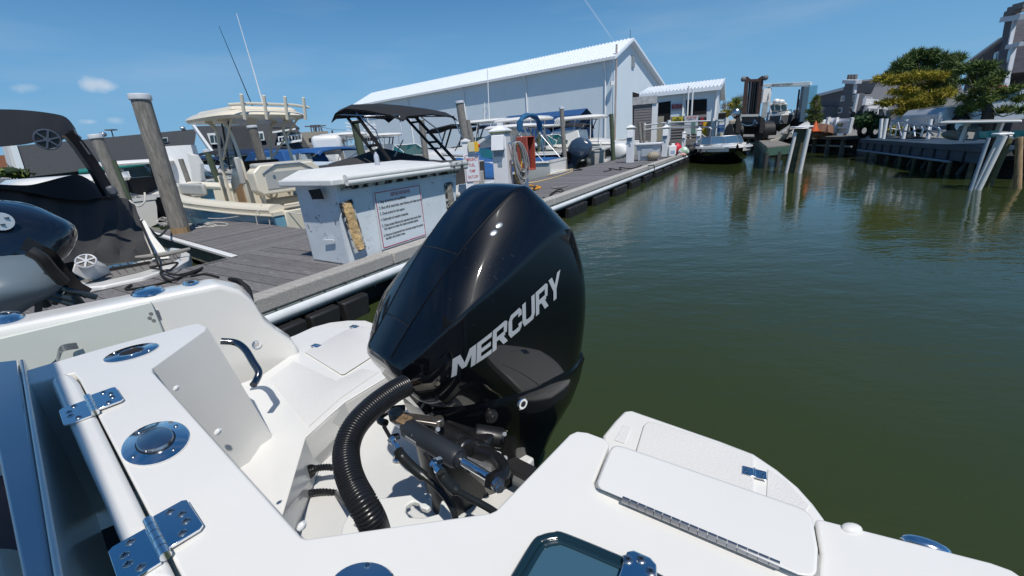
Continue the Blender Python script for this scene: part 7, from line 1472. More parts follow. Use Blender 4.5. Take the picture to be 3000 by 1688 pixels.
# white cabin boat at the right edge
h = mkboat('edge_cabin_boat', 'white hardtop boat with teal windscreens behind the rusty pilings at the right edge', (far(2950, 400, 16.5).x + 4.4, far(2950, 400, 16.5).y - 1.0), math.atan2(1.0, -4.4), 4.5, 2.2, .9, 1.0, hullgrey, gel, None)
windshield(h, 3.2, .42, 2.0, sweep=1.1, m=glasst, fr=white)
rt = far(2830, 355, 16.5); rt2 = far(3080, 350, 16.5); g = MB(); g.bar(rt + Vector((0, .6, 0)), rt2 + Vector((0, .6, 0)), 1.7, .055); part('hardtop', g, gel, h.t, bevel=.02)
for u in (2838, 2935, 3040): g = MB(); a = far(u, 357, 16.8); g.bar(a, Vector((a.x - .05, a.y, .9)), .07, .1); part('top_post', g, white, h.t)
g = MB(); q = [far(2868, 385, 16), far(2925, 383, 16), far(2932, 402, 16), far(2870, 405, 16)]; g.prism(q, [p + Vector((0, .03, 0)) for p in q]); q = [far(2965, 382, 15.6), far(3080, 380, 15.6), far(3080, 412, 15.6), far(2975, 405, 15.6)]; g.prism(q, [p + Vector((0, .03, 0)) for p in q]); part('side_window', g, glasst, h.t, smooth=False, kind='stuff')
g = MB(); a, b_ = at(2935, 462, .40), at(3200, 480, .40); g.bar(a, b_, .9, .08); g.bar(a - Vector((0, .4, .2)), b_ - Vector((0, .4, .2)), .05, .35); solo('side_float', g, M('float_grey', (.22, .21, .20), .8), 'grey floating walkway behind the rusty pilings at the right edge', 'float')
# ---------------------------------------------------------------- our own boat
ZT = 1.05; ZP = .50
own = thing('sport_boat', 'white sport boat stern in the foreground with swim platforms and polished hinges', 'boat', at(900, 1300, ZP))
AF = (at(2189, 398, 1.699) - Vector((0, 0, 1.7))); AF.z = 0
AF = Vector((math.sin(R(29.3)), math.cos(R(29.3)), 0))
# starboard gunwale: inner edge plane found from the photograph
gi0 = at(0, 962, ZT); gi1 = at(640, 832, ZT); GD = (gi1 - gi0).normalized(); GN = Vector((GD.y, -GD.x, 0)); GN = GN if GN.dot(-gi0) > 0 else -GN
def G(u, v, o=0): return onpl(u, v, gi0 + GN * o, GN)
prof = [G(-300, 1020), G(640, 832), G(700, 850), G(738, 880), G(772, 934), G(807, 967), G(854, 996), G(874, 1024)]
prof[0].z = ZT; prof[1].z = ZT; prof[2].z = min(prof[2].z, ZT - .02)
low = [Vector((p.x, p.y, .2)) for p in prof]
th_ = .20
mb = MB(); inner = prof; outer = [p - GN * (th_ if i < 3 else th_ - .02 * (i - 2)) for i, p in enumerate(prof)]
outer[1] = outer[1] - GD * .03
mb.loft([[a, b_, Vector((b_.x, b_.y, .1)), Vector((a.x, a.y, .1))] for a, b_ in zip(inner, outer)])
part('starboard_gunwale', mb, gel, own, bevel=.028, bseg=5)
# hull below
mb = MB(); mb.loft([[a - GN * .02 , b_ + GN * .015 - Vector((0, 0, .0)), Vector((b_.x, b_.y, -.25)) + GN * .05, Vector((a.x, a.y, -.3)) + GN * .0] for a, b_ in zip([Vector((p.x, p.y, .4)) for p in inner], [Vector((p.x, p.y, .4)) for p in outer])])
part('hull_side', mb, gel, own)
# panel on the inner wall
pn = [G(-200, 1040, .025), G(442, 886, .025), G(490, 1000, .025), G(-200, 1240, .025)]
mb = MB(); mb.loft([[p - GN * .024 for p in pn], pn]); pnl = part('toe_panel', mb, M('panel_light', (.60, .63, .58), .5), own, bevel=.004)
for (u, v) in ((442, 919), (438, 931.5), (450, 939)):
    mb = MB(); mb.disc(G(u, v, .0255), GN, .0085, .002, 12); part('plug', mb, M('grey_plug', (.20, .20, .19), .6), pnl)
mb = MB(); mb.bar(G(459, 909, .004), G(468, 934, .004), .012, .006, up=GN); part('side_hinge', mb, chromeb, own)
# low threshold line below gunwale top
mb = MB(); mb.disc(G(752, 1009, .002), GN, .026, .004, 24); mb.disc(G(752, 1009, .004), GN, .018, .006, 24, .016); fr_ = part('washdown_ring', mb, chrome, own)
mb = MB(); mb.disc(G(752, 1009, .008), GN, .012, .003, 20); part('ring_centre', mb, M('ring_beige', (.5, .48, .42), .5), fr_)
# swim platforms
star = [(874, 1024), (840, 990), (862, 982), (915, 958), (967, 944), (1020, 938), (1072, 938), (1110, 952), (1180, 1000), (1210, 1060), (1142, 1100), (1009, 1180), (895, 1283), (826, 1517), (640, 1560), (500, 1300), (600, 1160), (761, 1101)]
mb = MB(); mb.prism(poly(star, ZP), [p - Vector((0, 0, .14)) for p in poly(star, ZP)]); part('starboard_platform', mb, gel, own, bevel=.012, bseg=3)
# raised non-skid fields and hatch lines
def field(name, px, z, h, m, bv=.003): g = MB(); g.prism(poly(px, z + h), poly(px, z - .001)); return part(name, g, m, own, bevel=bv)
h1 = field('platform_hatch', [(893, 1032), (1010, 968), (1060, 955), (1096, 965), (1120, 1010), (1105, 1035), (1010, 1096), (1000, 1098)], ZP, .010, skid, .004)
field('nonskid_field', [(790, 1110), (860, 1058), (985, 1116), (1060, 1080), (1110, 1090), (1000, 1165), (905, 1250), (880, 1225)], ZP, .003, skid, .001)
def small_hinge(u, v, sz_=.05, z=ZP, rz=None, nm='hinge'):
    c = at(u, v, z + .012); rz = math.atan2(AF.y, AF.x) if rz is None else rz
    g = MB(); g.box(c - Matrix.Rotation(rz, 3, 'Z') @ Vector((0, sz_ * .33, 0)), (sz_ * .72, sz_ * .58, .004), rz); g.box(c + Matrix.Rotation(rz, 3, 'Z') @ Vector((0, sz_ * .33, 0)), (sz_ * .72, sz_ * .58, .004), rz)
    g.tube([c + Matrix.Rotation(rz, 3, 'Z') @ Vector((-sz_ * .36, 0, .002)), c + Matrix.Rotation(rz, 3, 'Z') @ Vector((sz_ * .36, 0, .002))], .005, 8)
    hg = part(nm, g, chrome, own, bevel=.001); g = MB()
    for i in (-1, 0, 1):
        for j in (-1, 1): g.disc(c + Matrix.Rotation(rz, 3, 'Z') @ Vector((i * sz_ * .24, j * sz_ * (.40 if i else .5) * .9, .002)), (0, 0, 1), .0045, .0015, 8)
    part('screw', g, M('screw_grey', (.45, .46, .47), .25, 1), hg, kind='stuff')
small_hinge(926, 1013, .055); small_hinge(1038, 957, .055)
port = [(1765, 1200 + 75), (1800, 1232), (1828, 1203), (1850, 1200), (2110, 1290), (2210, 1328), (2280, 1375), (2340, 1425), (2385, 1475), (2425, 1530), (2430, 1600), (2200, 1640), (1760, 1400)]
mb = MB(); mb.prism(poly(port, ZP), [p - Vector((0, 0, .14)) for p in poly(port, ZP)]); part('port_platform', mb, gel, own, bevel=.014, bseg=3)
ph = field('port_platform_hatch', [(1862, 1325), (1886, 1246), (1900, 1236), (1925, 1240), (2180, 1322), (2203, 1332), (2209, 1345), (2209, 1460), (2000, 1480)], ZP, .009, skid, .004)
field('nonskid_patch', [(1800, 1290), (1826, 1245), (1850, 1252), (1830, 1300)], ZP, .003, skid, .001)
field('nonskid_patch', [(2250, 1375), (2300, 1405), (2370, 1480), (2360, 1500), (2245, 1470)], ZP, .003, skid, .001)
small_hinge(2210, 1386, .062)
# transom moulding: solid block from its top down to the well floor
top = [(-120, 1125), (50, 1093), (300, 1020), (556, 951), (585, 948), (606, 957), (600, 968), (446, 1078), (448, 1090), (884, 1572), (900, 1577), (1436, 1501), (1452, 1494), (1668, 1272), (1690, 1262), (1722, 1266), (1768, 1283), (1782, 1292), (1784, 1306), (1740, 1412), (1744, 1424), (2400, 1690), (2405, 1622), (2388, 1520), (2410, 1521), (2900, 1645), (2965, 1668), (3010, 1700), (3300, 1980), (1500, 2100), (560, 1740), (232, 1112), (215, 1092), (150, 1110), (-120, 1180)]
bot = list(top)
bt_ = poly(top, ZT); bb_ = []
for p in bt_: bb_.append(Vector((p.x, p.y, ZP - .3)))
# the walk-through side flares aft towards its foot
for i in (3, 4, 5): bb_[i] = at(817, 1275, ZP) + Vector((-.05 + .02 * i, -.06 + .01 * i, -.3))
bb_[6] = at(800, 1290, ZP) + Vector((.02, -.05, -.3))
mb = MB(); mb.prism(bt_, bb_); part('transom', mb, gel, own, bevel=.018, bseg=5)
# raised lid over the port locker
ld = [(1796, 1308), (1810, 1306), (1835, 1312), (2340, 1486), (2366, 1500), (2380, 1520), (2396, 1610), (2392, 1680), (2378, 1690), (2340, 1685), (1762, 1434), (1750, 1424), (1750, 1410), (1786, 1320)]
mb = MB(); mb.prism(poly(ld, ZT + .018), poly(ld, ZT - .02)); pl2 = part('port_locker_lid', mb, gel, own, bevel=.010, bseg=4)
mb = MB(); a = at(1824, 1463, ZT + .013); b_ = at(2286, 1657, ZT + .013)
k = 17
for i in range(k):
    p, q = a.lerp(b_, i / k), a.lerp(b_, (i + .93) / k); mb.tube([p, q], .0062, 10)
part('piano_hinge', mb, M('hinge_grey_steel', (.42, .42, .43), .35, 1.0), pl2, kind='stuff')
# cockpit side: hatch panel left of the hinge line, gap and standing lid
lidp = [(232, 1118), (212, 1096), (196, 1092), (158, 1102), (148, 1118), (240, 1330), (300, 1460), (400, 1700), (520, 1700)]
lidp = [(u - 1, v) for u, v in lidp]
mb = MB(); mb.prism(poly(lidp, ZT + .004), [Vector((p.x, p.y, ZT - .05)) for p in poly(lidp, ZT)]); part('hatch_panel', mb, gel, own, bevel=.012, bseg=3)
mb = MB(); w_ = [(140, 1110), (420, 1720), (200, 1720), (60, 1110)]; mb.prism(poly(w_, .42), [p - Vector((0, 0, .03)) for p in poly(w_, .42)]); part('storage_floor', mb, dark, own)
# standing lid: slab with a pale edge
sl = [(66, 1052), (190, 1720), (160, 1720), (52, 1054)]
mb = MB(); a4 = poly([(56, 1052), (70, 1052), (188, 1720), (160, 1720)], ZT + .02); mb.prism(a4, [Vector((p.x, p.y, .5)) for p in a4]); part('standing_lid_edge', mb, gel, own, bevel=.008)
a4 = poly([(-60, 1066), (54, 1053), (158, 1720), (70, 1720)], ZT + .012); mb = MB(); mb.prism(a4, [Vector((p.x, p.y, ZT - .03)) for p in a4]); part('standing_lid', mb, M('gloss_panel_sky_tint', (.40, .46, .52), .08, coat=.5), own, bevel=.006)  # white gelcoat lid; shade and sky reflection put into its blue-grey colour
a4 = poly([(-200, 1580), (60, 1590), (110, 1760), (-200, 1760)], .95); mb = MB(); mb.prism(a4, [Vector((p.x, p.y, .6)) for p in a4]); part('seat_cushion', mb, creamcush, own, bevel=.03)
a4 = poly([(-400, 1100), (60, 1100), (120, 1800), (-400, 1800)], .35); mb = MB(); mb.prism(a4, [Vector((p.x, p.y, .3)) for p in a4]); part('cockpit_sole', mb, M('navy_mat', (.02, .02, .035), .8), own)
# big hinges
def big_hinge(c_, ang, L_, W_, slots=4):
    c = c_; X = Vector((math.cos(ang), math.sin(ang), 0)); Y = Vector((-X.y, X.x, 0)); hp = None     # X along the pin, Y across
    g = MB(); z = Vector((0, 0, .003))
    for sgn in (-1, 1):
        y0, y1 = .008, W_
        off = X * (-sgn * L_ * .10)
        pts = [c + off + Y * (sgn * a_) + X * b2 for a_, b2 in ((y0, -L_ / 2), (y0, L_ / 2), (y1 - .007, L_ / 2), (y1, L_ / 2 - .007), (y1, -L_ / 2 + .007), (y1 - .007, -L_ / 2))]
        g.prism([p + z * 2 for p in pts], [p for p in pts])
    hp = part('hinge', g, chrome, own, bevel=.0012)
    g = MB()
    for i in range(5): a_ = -L_ * .56 + i * L_ * .225; g.tube([c + X * a_ + z * 2, c + X * (a_ + L_ * .21) + z * 2], .0088, 12)
    part('knuckle', g, chrome, hp, kind='stuff')
    g = MB(); g2 = MB()
    for sgn in (-1, 1):
        off = X * (-sgn * L_ * .10)
        for i in range(4):
            p = c + off + X * ((i - 1.5) * L_ * .24) + Y * (sgn * (W_ * (.52 if i in (0, 3) else .72))) + z * 2
            g.tube([p, p + Vector((0, 0, .0015)), p + Vector((0, 0, .0028))], [.0078, .0072, .005], 14); g2.box(p + Vector((0, 0, .0030)), (.007, .0016, .0006), .6); g2.box(p + Vector((0, 0, .0030)), (.0016, .007, .0006), .6)
    part('screw', g, M('screw_grey', (.45, .46, .47), .25, 1), hp, kind='stuff'); part('screw_slot', g2, steel_dark, hp, kind='stuff')
    return hp
hl0 = at(232, 1112, ZT); hl1 = at(525, 1700, ZT); hd_ = (hl1 - hl0); ha = math.atan2(hd_.y, hd_.x)
big_hinge(at(270, 1190, ZT + .006), ha, .125, .064); big_hinge(at(462, 1582, ZT + .006), ha, .112, .062)
# round latch, rod holders
def plate(u, v, ax1, ax2, z, nm, m=chrome, screws=4):
    c = at(u, v, z); a_ = at(u + ax1[0], v + ax1[1], z) - c; b_ = at(u + ax2[0], v + ax2[1], z) - c; g = MB()
    EL_ = lambda k, zz, n=36: [c + a_ * (k * math.cos(t)) + b_ * (k * math.sin(t)) + Vector((0, 0, zz)) for t in [2 * math.pi * j / n for j in range(n)]]
    g.loft([EL_(1, 0), EL_(1, .003), EL_(.95, .005)]); p_ = part(nm, g, m, own); g = MB()
    for i in range(screws): t = .75 + i * 2 * math.pi / screws; g.disc(c + a_ * (.8 * math.cos(t)) + b_ * (.8 * math.sin(t)) + Vector((0, 0, .005)), (0, 0, 1), .0058, .002, 12, .0042)
    if screws: part('screw', g, M('screw_grey', (.45, .46, .47), .25, 1), p_, kind='stuff')
    return p_, EL_
p_, E_ = plate(458, 1296, (98, -15), (-15, 68), ZT + .001, 'pump_out_plate')
g = MB(); g.loft([E_(.56, .005), E_(.56, .006), E_(.54, .014), E_(.48, .0165)]); part('lift_ring_cap', g, chromeb, p_); g = MB(); g.loft([E_(.60, .0051), E_(.60, .0057)]); part('cap_gasket', g, blackp, p_)
def holder(u, v, a1, a2, sc_=2):
    p_, E_ = plate(u, v, a1, a2, ZT + .001, 'rod_holder', screws=sc_); g = MB(); g.loft([E_(.46, .0053, 24), E_(.44, .006, 24)]); part('tube_opening', g, dark, p_); q = E_(.47, .006, 24); g = MB(); g.tube(q + [q[0]], .0022, 6); part('rim', g, chrome, p_)
holder(387, 1034, (79, -22), (5, 18)); holder(560, 830, (25, -4), (2, 9), 0)
def pop_cleat(u, v, a1, a2):
    p_, E_ = plate(u, v, a1, a2, ZT + .001, 'pull_up_cleat', screws=0); g = MB(); g.loft([E_(.93, .005), E_(.86, .014), E_(.6, .022), E_(.2, .024)]); part('cleat_head', g, chrome, p_)
pop_cleat(434, 857, (50, -9), (4, 13)); pop_cleat(18, 934, (56, -10), (5, 16)); gt = math.atan2(GD.y, GD.x)
mb = MB(); c = at(2700, 1600, ZT); a_ = at(2668, 1590, ZT + .01); 
pa = thing  # keep name short
# port side fittings: small white rounded vent and a polished cleat peeping over the edge
g = MB(); c = at(2495, 1549, ZT) ; g.ball(c, .013, 12, (1.3, .8, .6)); part('gunwale_vent', g, gel, own)
g = MB(); c = at(2712, 1600, ZT - .01); g.ball(c, .032, 14, (1, .45, .4), Matrix.Rotation(R(-32), 3, 'Z')); part('port_cleat', g, chrome, own)
# blue reflecting oval plate and glazed hatch at the bottom
plate(1060, 1722, (100, -12), (-2, 80), ZT + .001, 'rod_holder_base', screws=3)
gz = [(1500, 1720), (1568, 1604), (1590, 1586), (1625, 1578), (1660, 1583), (1860, 1668), (1960, 1720)]
def inset(px, k): cx = sum(p[0] for p in px) / len(px); cy = sum(p[1] for p in px) / len(px) + 40; return [(cx + (u - cx) * k, cy + (v - cy) * k) for u, v in px]
mb = MB(); fr1 = poly(gz, ZT + .022); fr2 = poly(inset(gz, .86), ZT + .022); fr3 = [Vector((p.x, p.y, ZT)) for p in poly(gz, ZT)]
mb.tube(spline(poly(gz, ZT + .010), 4), .010, 12); mb.tube(spline(poly(inset(gz, .88), ZT + .018), 4), .0045, 10)
wf = part('deck_window', mb, M('dark_teal_frame', (.008, .025, .035), .15, coat=.5), own)
mb = MB(); mb.prism(poly(inset(gz, .97), ZT + .016), poly(inset(gz, .97), ZT + .002)); part('window_glass', mb, M('window_acrylic', (.045, .11, .16), .06, coat=.6), wf)
big_hinge_c = at(1880, 1668, ZT + .004)
g = MB(); hx0 = at(1828, 1700, ZT + .024); q4 = [(1812, 1690), (1836, 1617), (1856, 1612), (1905, 1634), (1924, 1655), (1926, 1720), (1812, 1720)]; g.prism(poly(q4, ZT + .030), poly(q4, ZT + .024)); hg = part('window_hinge', g, chrome, own, bevel=.002)
g = MB(); g2 = MB()
for (u, v) in ((1840, 1641), (1878, 1640), (1906, 1676)):
    p = at(u, v, ZT + .030); g.tube([p, p + Vector((0, 0, .0015)), p + Vector((0, 0, .0028))], [.0078, .0072, .005], 14); g2.box(p + Vector((0, 0, .0030)), (.007, .0016, .0006), .6); g2.box(p + Vector((0, 0, .0030)), (.0016, .007, .0006), .6)
part('screw', g, M('screw_grey', (.45, .46, .47), .25, 1), hg, kind='stuff'); part('screw_slot', g2, steel_dark, hg, kind='stuff')
# motor well
fl = [(826, 1517), (880, 1290), (1000, 1170), (1150, 1085), (1700, 1300), (1600, 1500), (1440, 1560), (880, 1640)]
ZW = .28
wl = [at(895, 1283, ZP), at(1009, 1180, ZP), at(1142, 1100, ZP)]
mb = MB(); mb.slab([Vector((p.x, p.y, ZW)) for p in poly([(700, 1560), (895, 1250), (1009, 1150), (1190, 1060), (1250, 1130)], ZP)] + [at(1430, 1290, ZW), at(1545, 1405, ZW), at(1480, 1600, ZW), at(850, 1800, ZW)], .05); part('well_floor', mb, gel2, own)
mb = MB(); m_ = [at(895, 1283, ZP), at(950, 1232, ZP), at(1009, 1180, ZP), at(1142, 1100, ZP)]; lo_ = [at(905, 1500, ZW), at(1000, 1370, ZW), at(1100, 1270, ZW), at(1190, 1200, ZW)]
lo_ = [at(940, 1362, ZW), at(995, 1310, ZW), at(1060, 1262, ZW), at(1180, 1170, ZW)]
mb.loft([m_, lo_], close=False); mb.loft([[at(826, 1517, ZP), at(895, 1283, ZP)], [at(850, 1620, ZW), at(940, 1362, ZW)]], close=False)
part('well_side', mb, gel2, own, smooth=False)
# splash lip at the aft end of the well
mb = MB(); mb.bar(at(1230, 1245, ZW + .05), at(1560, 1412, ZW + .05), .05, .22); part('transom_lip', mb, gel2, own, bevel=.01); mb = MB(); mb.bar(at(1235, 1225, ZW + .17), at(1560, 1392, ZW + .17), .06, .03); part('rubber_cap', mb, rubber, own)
mb = MB(); c = at(1166, 1344, ZW + .01); mb.ball(c, .028, 12, (1, 1, .3)); dr = part('drain_fitting', mb, chrome, own); mb = MB(); mb.disc(c + Vector((0, 0, .007)), (0, 0, 1), .015, .003, 14); part('drain_hole', mb, dark, dr)
# hose board
def hb(px, z): return poly(px, z)
Zb = .66
bd = [(998, 1568), (1003, 1540), (1032, 1488), (1055, 1478), (1068, 1480), (1074, 1494), (1070, 1508), (1042, 1524), (1036, 1538), (1052, 1546), (1105, 1533), (1127, 1520), (1122, 1510), (1098, 1510), (1096, 1462), (1255, 1443), (1263, 1446), (1264, 1480), (1252, 1492), (1232, 1486), (1226, 1472), (1208, 1468), (1190, 1480), (1188, 1500), (1200, 1515), (1240, 1517), (1285, 1505), (1292, 1468), (1300, 1464), (1320, 1490), (1328, 1530), (1330, 1620), (1000, 1680)]
mb = MB(); mb.prism(hb(bd, Zb), [p - Vector((0, 0, .02)) for p in hb(bd, Zb)]); part('hose_board', mb, M('white_starboard', (.70, .71, .69), .4), own, bevel=.004)
# wall fittings
for (u, v, u2, v2) in ((906, 1381, 990, 1372), (888, 1452, 985, 1445)):
    t_ = .0; n_ = (at(940, 1362, ZW) - at(895, 1283, ZP)); wn_ = Vector((AF.y, -AF.x, 0))
    c = onpl(u, v, at(875, 1360, ZP - .05) , wn_)
    g = MB(); g.disc(c, wn_ + Vector((0, 0, .15)), .030, .010, 20); fg = part('cable_gland', g, blackp, own)
    g = MB(); e2 = dep(u2, v2, (c - EYE).dot(_f) + .02); pts = spline([c, c.lerp(e2, .3) + Vector((0, 0, .012)), c.lerp(e2, .65) + Vector((0, 0, .012)), e2], 8)
    g.tube(pts, [.016 if i % 2 else .0125 for i in range(len(pts))], 12); part('gland_boot', g, blackp, fg)
    if v > 1400:
        g = MB(); g.tube(spline([e2, dep(1020, 1480, 1.25), dep(1060, 1520, 1.3), dep(1080, 1560, 1.4)], 6), .011, 10); part('cable', g, blackp, fg)
# knobs on the walk-through edge
for (u, v, z) in ((628, 1030, .95), (518, 1140, ZT - .03), (640, 1268, ZT - .03), (886, 1545, ZT - .03)):
    c = at(u, v, z); g = MB(); d_ = Vector((.6, .3, .15)) if v != 1030 else Vector((.4, -.5, .3)); g.tube([c - d_.normalized() * .006, c + Vector((0, 0, .004)), c + d_.normalized() * .006 + Vector((0, 0, .008))], [.006, .008, .005], 12); part('snap_knob', g, white, own)
# grab rail
gp_ = [dep(648, 1000, 2.0), dep(690, 1004, 2.02), dep(718, 1024, 2.0), dep(742, 1062, 1.97), dep(758, 1090, 1.95), dep(752, 1112, 1.93), dep(742, 1128, 1.9)]
g = MB(); g.tube(spline(gp_, 6), .016, 14); part('grab_rail', g, M('rail_dark_reflection', (.22, .22, .23), .16, 1.0), own)  # polished rail, dark reflections put into its metal colour
# latch plate and strap hook on the inner wall
g = MB(); a, b_ = G(62, 1056, .012), G(150, 1030, .012); g.bar(a, b_, .055, .01, up=GN); lt = part('latch_plate', g, chromeb, own, bevel=.004)
g = MB(); g.bar(a.lerp(b_, .2) + GN * .006, a.lerp(b_, .75) + GN * .006, .018, .004, up=GN); part('latch_slot', g, dark, lt)
g = MB(); hk = [G(150, 1075, .10), G(168, 1060, .12), G(176, 1030, .09), G(190, 1018, .06), G(228, 1012, .05)]; g.loft([[p + Vector((0, 0, .016)), p + GN * .005 + Vector((0, 0, .016)), p + GN * .005 - Vector((0, 0, .016)), p - Vector((0, 0, .016))] for p in spline(hk, 4)]); part('strap_hook', g, chromeb, own)
# T-top canopy over the cockpit behind the camera; its edge throws the shade at lower left
def shp(u, v, z, zc): p = at(u, v, z); k_ = (zc - z) / SUNV.z; return p + SUNV * k_
ZC = 2.75
a = shp(175, 1071, ZT, ZC); b_ = shp(378, 1560, ZT, ZC); d_ = (b_ - a).normalized(); w2_ = Vector((d_.y, -d_.x, 0)); w2_ = w2_ if w2_.x < 0 else -w2_
c0 = a - d_ * .55; c1 = b_ + d_ * 1.2
mb = MB(); mb.slab([c0, c1, c1 + w2_ * 1.4, c0 + w2_ * 1.4], .06); part('canopy_top', mb, gel, own, bevel=.02)
mb = MB(); mb.tube([c0 + w2_ * 1.2 + d_ * .3 - Vector((0, 0, .05)), Vector(((c0 + w2_ * 1.3).x, (c0 + w2_ * 1.3).y, .35))], .03, 10); mb.tube([c1 + w2_ * .2 - d_ * .2 - Vector((0, 0, .05)), Vector((c1.x, c1.y - .1, .35))], .03, 10); part('canopy_post', mb, chromeb, own)
# black strap bundle hanging over the stern wing
g = MB(); cc = dep(700, 845, 2.95)
for i in range(7):
    a0 = i * .5; g.tube(spline([dep(672 + i * 3, 818 + i, 2.9), dep(700 + i * 4, 822 + i * 3, 2.85), dep(728 + i, 850 + i * 2, 2.8), dep(736, 872 + i * 2, 2.75), dep(738 + i, 893, 2.7)], 5), .013, 7)
g.tube(spline([dep(735, 885, 2.72), dep(742, 900, 2.7), dep(752, 915, 2.65)], 4), .008, 6)
solo('strap_bundle', g, blackm, 'black strap bundle hanging on the outside of the white stern corner', 'strap', subd=0)

# ---------------------------------------------------------------- outboard motor
EY = R(49.28); ET = R(-5.64); EP = Vector((-.227, 1.463, .825))
ea = Vector((math.sin(EY), math.cos(EY), 0)); es = Vector((math.cos(EY), -math.sin(EY), 0)); eh = Vector((0, 0, 1))
ea2 = ea * math.cos(ET) - eh * math.sin(ET); eh2 = eh * math.cos(ET) + ea * math.sin(ET)
def EL(a, s_, h): return EP + ea2 * a + es * s_ + eh2 * h
mot = thing('outboard_motor', 'big glossy black outboard motor with MERCURY lettering in the middle of the photo', 'outboard motor', EP)
# rows: lines from keel of the strip round to the bottom seam, at stations nose -> tail
st = [  # strip edge G,   mid facet,        crease C,          side,             side low,          bottom seam
 [(-.290, .080, .262), (-.291, .098, .245), (-.290, .112, .222), (-.278, .122, .180), (-.245, .130, .100), (-.205, .122, .050)],
 [(-.193, .085, .345), (-.200, .140, .332), (-.205, .188, .300), (-.205, .205, .230), (-.195, .195, .130), (-.172, .143, .033)],
 [(-.090, .098, .438), (-.100, .172, .416), (-.120, .236, .376), (-.120, .245, .270), (-.105, .238, .140), (-.075, .196, .014)],
 [(.025, .114, .528), (.015, .194, .496), (-.008, .254, .412), (-.010, .262, .290), (.000, .258, .140), (.054, .240, -.004)],
 [(.160, .128, .621), (.155, .198, .556), (.136, .248, .446), (.140, .262, .310), (.150, .268, .140), (.160, .258, -.022)],
 [(.300, .142, .692), (.345, .195, .620), (.405, .233, .533), (.400, .262, .340), (.390, .268, .140), (.350, .266, -.048)],
 [(.360, .138, .690), (.430, .175, .600), (.525, .205, .472), (.532, .250, .325), (.520, .256, .140), (.478, .235, -.055)],
 [(.410, .090, .668), (.480, .110, .580), (.575, .125, .455), (.595, .140, .320), (.590, .140, .140), (.550, .130, -.060)]]
rows = []
for r_ in st:
    L_ = [Vector((a, 0, h + .012)) for a, s_, h in r_[:1]]
    right = [Vector(p) for p in r_]; left = [Vector((p[0], -p[1], p[2])) for p in r_]
    rows.append(left[::-1] + [Vector((r_[0][0], 0, r_[0][2] + .008))] + right)
mb = MB(); nR = len(rows[0])
mb.loft([[EL(*p) for p in r_] for r_ in rows], close=False)
nV = len(rows) * nR
# nose and tail closing strips
def rowclose(r_, flip):
    a = [Vector(p) for p in r_]; m = nR // 2
    for i in range(m):
        pass
mb2 = mb
for ri in (0, len(rows) - 1):
    base = ri * nR
    for i in range(nR // 2):
        mb.f.append((base + i, base + i + 1, base + nR - 2 - i, base + nR - 1 - i)); mb.m.append(0)
me = bpy.data.meshes.new('cowl'); inv = ROOTM[mot.name].inverted()
me.from_pydata([tuple(inv @ p) for p in mb.v], [], [f if len(set(f)) == 4 else tuple(dict.fromkeys(f)) for f in mb.f]); me.materials.append(blackg)
bm = bmesh.new(); bm.from_mesh(me); bmesh.ops.recalc_face_normals(bm, faces=bm.faces)
cl_ = bm.edges.layers.float.get('crease_edge') or bm.edges.layers.float.new('crease_edge'); bm.verts.ensure_lookup_table()
ci = {nR // 2 + 1: .55, nR // 2 - 1: .55, nR // 2 + 3: .62, nR // 2 - 3: .62, 0: 1, nR - 1: 1}
for e_ in bm.edges:
    i, j = e_.verts[0].index, e_.verts[1].index
    if i % nR == j % nR and (i % nR) in ci: e_[cl_] = ci[i % nR]
    elif i // nR == j // nR:
        if i // nR == 0: e_[cl_] = .45
        if i // nR == 5: e_[cl_] = .25
        if i // nR == 7: e_[cl_] = .1
bm.to_mesh(me); bm.free(); me.shade_smooth()
cowl = bpy.data.objects.new('cowl', me); COL.objects.link(cowl); cowl.parent = mot; ROOTM[cowl.name] = ROOTM[mot.name]
sd = cowl.modifiers.new('subdivision', 'SUBSURF'); sd.levels = 4; sd.render_levels = 4
bpy.context.view_layer.update()
dg = bpy.context.evaluated_depsgraph_get(); ev = cowl.evaluated_get(dg); em = ev.to_mesh()
bvh = BVHTree.FromPolygons([EP + v.co for v in em.vertices], [tuple(p.vertices) for p in em.polygons]); ev.to_mesh_clear()
def on_side(a, h, off=.0015):
    o = EL(a, .6, h); hit = bvh.ray_cast(o, -es)
    return (hit[0] + hit[1] * (off if hit[1].dot(es) > 0 else -off)) if hit[0] else EL(a, .26, h)
def on_top(a, s_, off=.001):
    o = EL(a, s_, 1.2); hit = bvh.ray_cast(o, -eh2); return (hit[0] + eh2 * off) if hit[0] else EL(a, s_, .5)
# seams pressed into the cowl
def tline(fs, n=26): return [EL(*fs(i / (n - 1))) for i in range(n)]
def gline(sgn, a0, a1):
    pts = []
    for i in range(40):
        a = a0 + (a1 - a0) * i / 39
        for k_ in range(len(st) - 1):
            g0, g1 = st[k_][0], st[k_ + 1][0]
            if g0[0] <= a <= g1[0] or k_ == len(st) - 2 and a > g1[0]:
                f = (a - g0[0]) / (g1[0] - g0[0]); pts.append(on_top(a, sgn * (g0[1] + (g1[1] - g0[1]) * f), -.001)); break
    return pts
mb = MB(); mb.tube(gline(1, -.275, .315), .0032, 6); mb.tube(gline(-1, -.275, .315), .0032, 6)
for a0, hw in ((.025, .112), (-.193, .083)):
    mb.tube([on_top(a0 + .004, s_ * hw / 6, -.0005) for s_ in range(-6, 7)], .0026, 6)
part('cowl_seam', mb, M('seam_black', (.0005, .0005, .0005), .25), mot)
